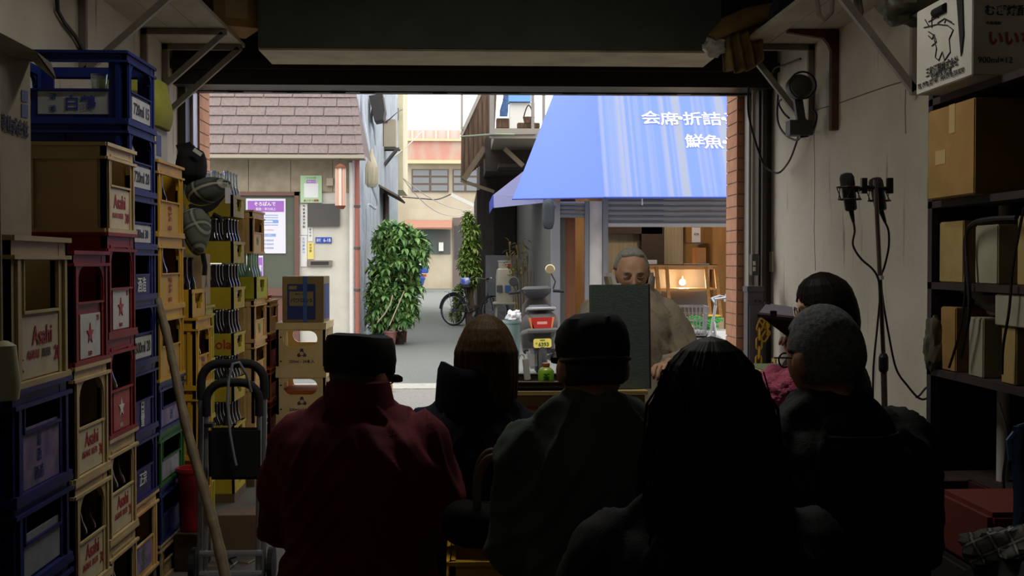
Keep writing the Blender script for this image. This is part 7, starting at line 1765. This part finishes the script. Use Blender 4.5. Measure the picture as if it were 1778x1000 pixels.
# 1 -- man in the dark red jacket with a black cap
seat_crate('cream crate the man in the dark red jacket sits on', -.30, 3.55, .305, K_cream)
def h1(r):
    hairshell(r, mat('grey_hair', '4a4846', .7), lambda x, y, z: (1 - sm(.0, .35, y)) * sm(-.55, -.3, z) * (1 - sm(.25, .45, z)), .006, .002)
    mk = mat('black_cap_cloth', '0f0f11', .85, c2='141416', scale=12)
    cap = headmesh(r, 'cap', [(0, -.006, .004, .083, .104), (0, -.006, .014, .088, .108), (0, -.006, .05, .091, .111), (0, -.010, .090, .092, .108), (0, -.012, .112, .085, .100), (0, -.012, .121, .065, .08), (0, -.012, .113, .03, .04)], mk, p=2.5, rug=.0035, seed=3)
    mb = MB(); q = [r.HM @ Vector((.075 * math.sin(a), .085 + .075 * math.cos(a), .0 - .018 * math.cos(a))) for a in [-PI / 2 + PI * k / 12 for k in range(13)]]
    mb.prism(q, r.HM.to_3x3() @ Vector((0, 0, .008))); obj('cap_brim', mb, mk, cap)
    glasses(r, mat('dark_frame', '17151a', .4))
    mb = MB(); M = r.M
    ck = MB().loft([(0, r.cy(.55) + .004, .56, .135, .112), (0, r.cy(.6) + .004, .61, .112, .104), (0, r.cy(.64) + .002, .675, .096, .098), (0, r.cy(.64) + .004, .682, .086, .088), (0, r.cy(.6) + .01, .6, .07, .075)], 28)
    ck.v = [M @ Vector((v.x, v.y, v.z + (.02 if v.y < 0 else -.02) * (v.z > .6))) for v in ck.v]
    obj('collar', ck, r.jacket.data.materials[0], r.jacket, smooth=True)
person('person in a dark red jacket and black peaked cap, leftmost of the audience', -.30, 3.55, .25, math.radians(-6), math.radians(-34), cloth('dark_red_cotton', '651f2b', '541a24'), M_jean, M_skin, h1, s=1.0, bulk=1.16, lean=.03, nod=.10, shoulder=1.08, wr=.013, wscale=9, neck=.055, knees=[((-.20, .40, .12), (-.18, .46, .09 - .305)), ((.11, .25, .14), (.10, .22, .09 - .305))])
# 2 -- woman in navy
seat_crate('yellow crate the person in the navy padded coat sits on', .03, 4.02, .27, K_yellow)
M_brownhair = mat('brown_hair', '523d25', .6, c2='3a2a1b', scale=30, stretch=(6, 6, .5), spec=.12)
def h2(r):
    hairfall(r, M_brownhair, [(.143, .004, .004, -.01, 0), (.137, .026, .030, -.012, 0), (.120, .050, .058, -.012, 2), (.095, .072, .084, -.012, 8), (.06, .090, .105, -.01, 24), (.02, .106, .115, -.012, 42), (-.06, .108, .110, -.016, 50), (-.13, .104, .098, -.02, 55), (-.19, .094, .085, -.025, 60)], 2, .005, 14)
    M = r.M; k = MB()
    ring = lambda z, a, b, dy=0: (0, r.cy(z) + dy, z, a, b)
    k.loft([ring(.50, .13, .11), ring(.55, .135, .12), ring(.60, .130, .122), ring(.66, .120, .118, -.004), ring(.71, .117, .115, -.008), ring(.735, .108, .105, -.008), ring(.735, .096, .094, -.006), ring(.66, .09, .09)], 36)
    k.v = [M @ Vector((v.x * (1 + .05 * noise.noise(v * 14)), v.y * (1 + .05 * noise.noise(v * 14)), v.z + .012 * noise.noise(Vector((v.x * 9, v.y * 9, 3))) - (.18 * (v.x + .02) if v.z > .65 else 0) - (.05 * sm(.0, .05, v.y) if v.z > .6 else 0))) for v in k.v]
    obj('padded_hood', k, r.jacket.data.materials[0], r.jacket, smooth=True)
    a = [M @ Vector(p) for p in ((-.125, -.125, .15), (-.12, -.150, .35), (-.115, -.145, .47), (-.11, -.09, .56), (-.10, .0, .575))]
    obj('shoulder_strap', MB().tube(a, .014, 8, flat=.35), mat('dark_brown_strap', '1d1512', .7), r.jacket, smooth=True)
person('person with shoulder-length brown hair in a navy padded coat with a thick collar', .04, 4.02, .27, 0, math.radians(-4), cloth('navy_padded_nylon', '151b2e', '111626'), M_jean, M_skin2, h2, s=1.0, bulk=1.0, lean=.02, wr=.010, wscale=10, head_dx=.045, shoulder=.93, arms=[((-.205, .06, .27), (-.10, .29, .17)), ((.205, .06, .27), (.10, .29, .17))])
# 3 -- man in a cap and dark grey-green jacket
seat_crate('red crate the person in the dark flat cap sits on', .33, 2.86, .385, K_red)
def h3(r):
    hairshell(r, mat('dark_grey_hair', '2b2a2a', .7), lambda x, y, z: (1 - sm(.0, .3, y)) * sm(-.55, -.35, z) * (1 - sm(.25, .45, z)), .005, .002)
    mk = mat('dark_green_cap_cloth', '1d2422', .85, c2='161b1a', scale=10, spec=.2)
    cap = headmesh(r, 'cap', [(0, -.010, .006, .077, .100), (0, -.010, .020, .079, .103), (-.002, -.008, .036, .082, .106), (-.004, -.006, .060, .083, .107), (-.004, -.008, .088, .076, .098), (-.003, -.012, .110, .063, .084), (0, -.014, .122, .038, .050), (0, -.014, .126, .008, .010)], mk, p=2.2, rug=.006, seed=8, dent=lambda q: Vector((q.x, q.y, q.z)) * 1.0 - Vector((q.x, q.y, 0)) * (.035 * max(G((math.degrees(math.atan2(q.y, q.x)) + 22.5) % 45, 22.5, 3.0), 0)))
    mb = MB(); q = [r.HM @ Vector((.078 * math.sin(a), .078 + .026 * math.cos(a), .016 - .010 * math.cos(a))) for a in [-PI / 2 + PI * k / 12 for k in range(13)]]
    mb.prism(q, r.HM.to_3x3() @ Vector((0, 0, .009))); obj('cap_brim', mb, mk, cap)
    obj('cap_strap', MB().tube([r.HM @ Vector((.083 * math.cos(w), -.010 + .104 * math.sin(w), .014)) for w in [PI + PI * k / 16 for k in range(17)]], .006, 6), mat('strap_leather', '3c3226', .5), cap)
    M = r.M
    ck = MB().loft([(0, r.cy(.55), .54, .115, .10), (0, r.cy(.6) + .004, .595, .088, .088), (0, r.cy(.64) + .006, .64, .078, .082), (0, r.cy(.64) + .006, .645, .066, .07)], 28); ck.v = [M @ v for v in ck.v]
    obj('collar', ck, mat('plum_collar', '2d1c2c', .85), r.jacket, smooth=True)
person('person in a dark flat cap and grey-green jacket seen from behind, centre of the audience', .328, 2.86, .335, math.radians(2), math.radians(15), cloth('grey_green_cotton', '4a554e', '3e4842'), M_jean, M_skin, h3, s=1.0, bulk=.98, lean=.04, nod=.12, head_dx=-.01, wr=.012, shoulder=.95, neck=.05, arms=[((-.20, .06, .27), (-.10, .29, .17)), ((.21, .06, .27), (.10, .29, .17))])
# 4 -- woman with long dark hair, nearest
seat_crate('blue crate the long-haired person nearest the camera sits on', .44, 2.1, .31, K_blue)
M_darkhair = mat('very_dark_brown_hair', '1e1511', .55, c2='120d0b', scale=40, stretch=(6, 6, .4), spec=.12)
def h4(r):
    hairfall(r, M_darkhair, [(.143, .004, .004, -.01, 0), (.137, .026, .032, -.012, 0), (.120, .050, .060, -.012, 2), (.095, .071, .086, -.012, 8), (.06, .086, .106, -.012, 22), (.02, .096, .118, -.014, 36), (-.06, .106, .122, -.02, 44), (-.14, .117, .126, -.03, 50), (-.22, .130, .128, -.05, 56), (-.30, .142, .125, -.07, 62), (-.37, .138, .115, -.085, 68)], 5, .008, 15, 170, 80, wave=.02, ends=.05)
    random.seed(5); mb = MB()
    for i in range(170):
        w = math.radians(random.uniform(150, 390)); c, s_ = math.cos(w), math.sin(w); k = random.uniform(1.0, 1.05)
        pts = []
        for (z, a, b, cy_) in ((.085, .070, .084, -.012), (.02, .094, .116, -.014), (-.08, .110, .126, -.022), (-.2, .130, .130, -.045), (-.32, .148, .13, -.072)):
            j = random.uniform(-.012, .016); pts.append(r.HM @ Vector(((a + j) * c * k, cy_ + (b + j) * s_ * k, z)))
        mb.tube(pts, [.0012, .0014, .0014, .0012, .0004], 4, cap=False)
    obj('loose_strand', mb, M_darkhair, r.root, kind='stuff')
person('person with long dark hair and a black coat seen from behind, nearest the camera', .44, 2.1, .31, math.radians(-3), math.radians(8), cloth('black_wool_coat', '16171a', '111214'), M_dtr, M_skin2, h4, s=1.0, bulk=1.12, lean=.03, wr=.010)
# 5 -- grey-haired man with glasses
seat_crate('green crate the grey-haired person sits on', .89, 2.78, .395, K_green)
M_greyhair = mat('short_grey_hair', '7a7c7c', .85, c2='545657', scale=90, bump=.5, bscale=400)
def h5(r):
    hairshell(r, M_greyhair, lambda x, y, z: max((1 - sm(.02, .16, y)) * sm(-.60, -.44, z), (1 - sm(.34, .5, y)) * sm(.02, .14, z), sm(.44, .58, z)), .010, .0014, 60, nm=(110, 80))
    glasses(r, mat('dark_metal_frame', '2b2a2c', .3, .6))
    M = r.M
    ck = MB().loft([(0, r.cy(.5) - .0, .50, .15, .13), (0, r.cy(.55) - .012, .555, .135, .13), (0, r.cy(.6) - .016, .60, .112, .118), (0, r.cy(.62) - .014, .625, .095, .10), (0, r.cy(.6) - .005, .60, .08, .085)], 32)
    ck.v = [M @ Vector((v.x * (1 + .05 * noise.noise(v * 12)), v.y * (1 + .06 * noise.noise(v * 12)), v.z - (.03 if v.y > .04 else 0))) for v in ck.v]
    obj('hood', ck, r.jacket.data.materials[0], r.jacket, smooth=True)
    obj('zip_piping', MB().tube([M @ Vector((.128 * math.cos(w), r.cy(.57) - .016 + .136 * math.sin(w), .568)) for w in [PI * (1.05 + .9 * k / 16) for k in range(17)]], .003, 6), mat('grey_piping', '454b4c', .5), r.jacket)
person('person with cropped grey hair and glasses in a black hooded jacket, right of the audience', .888, 2.78, .36, math.radians(18), math.radians(27), cloth('black_rain_jacket', '191d1f', '141718', 120), M_dtr, M_skin, h5, s=1.0, bulk=1.16, lean=.04, nod=.08, head_dx=-.02, shoulder=1.06, wr=.012, neck=.03)
# 6 -- the reader facing the audience
seat_crate('tan crate stack the reader sits on', .79, 5.66, .58, K_tan)
M_silver = mat('silver_grey_hair', 'b3b0a9', .7, c2='908d87', scale=50, stretch=(3, 3, 3), bump=.5, bscale=160)
def h6(r):
    hairshell(r, M_silver, lambda x, y, z: max((1 - sm(-.02, .12, y)) * sm(-.52, -.36, z), (1 - sm(.26, .42, y)) * sm(.10, .24, z), sm(.70, .84, z + .14 * abs(x))), .009, .003, 26, nm=(110, 80))
    mb = MB(); T = lambda x, y, z: r.HM @ Vector((x, y, z))
    for sg in (-1, 1):
        mb.tube([T(sg * (.016 + .032 * k / 6), .091 - .010 * (k / 6) ** 2, -.006 - .004 * math.sin(PI * k / 6)) for k in range(7)], .0016, 5)
    obj('eyelash', mb, mat('lash_dark', '3a2a24', .7), r.root)
    mb = MB()
    for sg in (-1, 1): mb.tube([T(sg * (.014 + .036 * k / 6), .0985 - .011 * (k / 6) ** 2, .017 + .005 * math.sin(PI * k / 6)) for k in range(7)], [.002, .0032, .0035, .0035, .003, .0025, .0012], 6)
    obj('eyebrow', mb, M_silver, r.root)
    M = r.M
    k = MB().loft([(0, .02, .53, .13, .11), (0, .02, .57, .125, .11), (0, .01, .62, .108, .10), (0, .0, .67, .118, .100), (0, -.005, .705, .122, .10), (0, -.005, .705, .112, .09), (0, .01, .60, .09, .08)], 32)
    k.v = [M @ Vector((v.x * (1 + .04 * noise.noise(v * 12)), v.y * (1 + .04 * noise.noise(v * 12)), v.z - (.06 if v.y > .05 else 0))) for v in k.v]
    obj('hood', k, r.jacket.data.materials[0], r.jacket, smooth=True)
    k = MB().loft([(0, .010, .62, .100, .088), (0, -.004, .70, .114, .092), (0, -.006, .722, .112, .09), (0, -.004, .715, .100, .082), (0, .01, .63, .084, .076)], 32); k.v = [M @ Vector((v.x, v.y, v.z - (.05 if v.y > .05 else 0) + .006 * noise.noise(v * 20))) for v in k.v]
    obj('hood_lining', k, mat('white_fleece', 'c9c7c4', .9), r.jacket, smooth=True)
person('person with short silver hair in a beige padded jacket reading behind the dark board', .79, 5.62, .54, PI + math.radians(4), PI + math.radians(0), cloth('beige_padded_jacket', 'a69a88', '988c79', 90), M_dtr, M_skin2, h6, s=.99, bulk=1.06, lean=.02, nod=.17, shoulder=.96, neck=.045, wr=.014, wscale=9, skin_hi=True,
       arms=[((-.28, .10, .27), (-.10, .36, .32)), ((.28, .10, .27), (.10, .36, .32))], knees=[((-.15, .38, -.06), (-.15, .36, .09 - .585)), ((.15, .38, -.06), (.15, .36, .09 - .585))])
# 7 -- bob-haired woman with glasses
seat_crate('lime crate the bob-haired person sits on', 1.40, 4.5, .42, K_lime)
M_blackhair = mat('black_bob_hair', '17110f', .55, c2='100c0b', scale=40, stretch=(6, 6, .4), spec=.12)
def h7(r):
    hairfall(r, M_blackhair, [(.137, .004, .004, -.005, 0), (.131, .028, .032, -.005, 0), (.115, .054, .062, -.004, 0), (.092, .077, .087, -.008, 0), (.062, .092, .102, -.012, 0), (.036, .101, .108, -.013, 14), (.02, .106, .114, -.012, 56), (-.02, .110, .120, -.012, 64), (-.07, .106, .114, -.018, 66), (-.115, .096, .100, -.022, 68), (-.135, .08, .085, -.02, 70)], 9, .004, 12)
    glasses(r, mat('brown_frame_glasses', '3a221a', .4))
    mb = MB()
    for sg in (-1, 1): mb.ell(r.HM @ Vector((sg * .033, .081, -.003)), (.011, .011, .009), 12, 8)
    obj('eye', mb, mat('eye_white', 'd8d2cc', .3), r.root, smooth=True)
    mb = MB()
    for sg in (-1, 1): mb.ell(r.HM @ Vector((sg * .033, .0895, -.005)), (.005, .004, .005), 10, 6)
    obj('iris', mb, mat('iris_dark', '1a120e', .3), r.root, smooth=True)
    M = r.M
    k = MB().loft([(0, .03, .48, .12, .10), (0, .025, .54, .125, .11), (0, .02, .60, .105, .105), (0, .02, .64, .09, .092), (0, .02, .63, .07, .075)], 40)
    k.v = [M @ (v + Vector((v.x, v.y, 0)) * .16 * noise.noise(v * 30)) for v in k.v]
    obj('scarf', k, mat('grey_knit_scarf', '3c3a3e', .95), r.root, smooth=True)
r7 = person('person with a black bob and glasses holding a grey case, facing left', 1.40, 4.5, .412, math.radians(80), math.radians(90), cloth('dark_charcoal_coat', '1c1b1e', '171619'), M_dtr, M_skin2, h7, s=1.0, bulk=1.04, lean=.03, nod=.12, wr=.010, skin_hi=True,
       arms=[((-.21, .09, .33), (-.045, .125, .57)), ((.21, .09, .33), (.075, .125, .57))], knees=[((-.11, .40, .04), (-.11, .36, .09 - .43)), ((.11, .40, .04), (.11, .36, .09 - .43))])
# pink fluffy knit bundle on the lap
def knit(c, rr, seed):
    mb = MB().ell((0, 0, 0), (1, 1, 1), 70, 46); out = []
    for v in mb.v:
        k = 1 + .16 * noise.noise(v * 3 + Vector((seed, 0, 0))) + .09 * abs(noise.noise(v * 12)) ; out.append(Vector(c) + Vector((v.x * rr[0] * k, v.y * rr[1] * k, v.z * rr[2] * k)))
    mb.v = out; return mb
pk = P(1362, 676, 4.38); obj('shawl', knit((pk.x, 4.38, pk.z), (.105, .16, .085), 3), mat('pink_fluffy_knit', 'c0607c', .95, c2='a84a66', scale=30, bump=.8, bscale=120), label='pink fluffy knitted shawl bundled on the lap of the bob-haired person', cat='shawl', smooth=True)
# the grey hinged case in the bob-haired person's hands
Yc = 4.42; root = thing('case', 'grey hinged case with small metal clasps held open by the bob-haired person', 'case', tuple(P(1350, 580, Yc)))
A = lambda px, py, dy=0: P(px, py, Yc + dy)
ft = [A(1331, 526, .12), A(1376, 533, .12), A(1379, 552, -.10), A(1316, 545, -.10)]
obj('lid', MB().quad(ft[0], ft[1], ft[2], ft[3], t=.012), mat('lilac_grey_board', '7a7480', .6), root)
sd = [A(1316, 546, -.10), A(1380, 553, -.10), A(1394, 592, -.03), A(1374, 590, -.03)]
obj('side', MB().quad(*sd, t=.012), mat('dark_case_side', '2c2728', .7), root)
c = A(1342, 545, -.10); obj('clasp', MB().box(c.x - .012, c.x + .012, c.y - .012, c.y, c.z - .008, c.z + .012, .002), M_chrome, root); c = A(1331, 527, .10); obj('corner', MB().box(c.x - .008, c.x + .012, c.y - .006, c.y + .01, c.z - .004, c.z + .006, .002), M_chrome, root)
# pipe-like microphone grip near the lap, seen between the two on the right
# bag on a yellow and black tray between the front seats
root = crate('drink_crate', 'yellow and black drink crate with red foot on the floor between the seats', .13, 3.22, 3.5, .30, .25, K_yellow, w=.16)
crate('drink_crate', 'dark red drink crate lettered 62 under the yellow and black one', .13, 3.22, 3.5, 0, .298, mat('maroon_crate', '5e2430'), w=.16, fpanel=(L_pink, .2, .8, .45, .8, [('62赤', .5, .62, .22, I_black, .02, .5)]))
obj('band', MB().box(.05, .13, 3.212, 3.22, .36, .46), I_black, root)
root = thing('handbag', 'black handbag with tan arched handles set between the seated people', 'bag', (.04, 3.36, .552))
obj('bag_body', puff(smoothpoly([(-.04, 3.36, .553), (.22, 3.36, .553), (.24, 3.36, .64), (.20, 3.36, .69), (.08, 3.36, .675), (-.03, 3.36, .69), (-.06, 3.36, .63)]), 3.36, .20), mat('black_leather', '0e0d0e', .85, spec=.1), root, smooth=True)
for dy in (-.05, .05):
    xl, xr = P(828, 830, 3.36).x, P(882, 830, 3.36).x; zt_h = P(855, 789, 3.36).z
    obj('handle', MB().tube([(xl, 3.36 + dy, .66)] + [(xl + (xr - xl) * (.5 - .5 * math.cos(q)), 3.36 + dy, .72 + (zt_h - .72) * math.sin(q)) for q in [PI * k / 12 for k in range(13)]] + [(xr, 3.36 + dy, .66)], .012, 8, flat=.5), mat('tan_leather', '5d4630', .6), root, smooth=True)
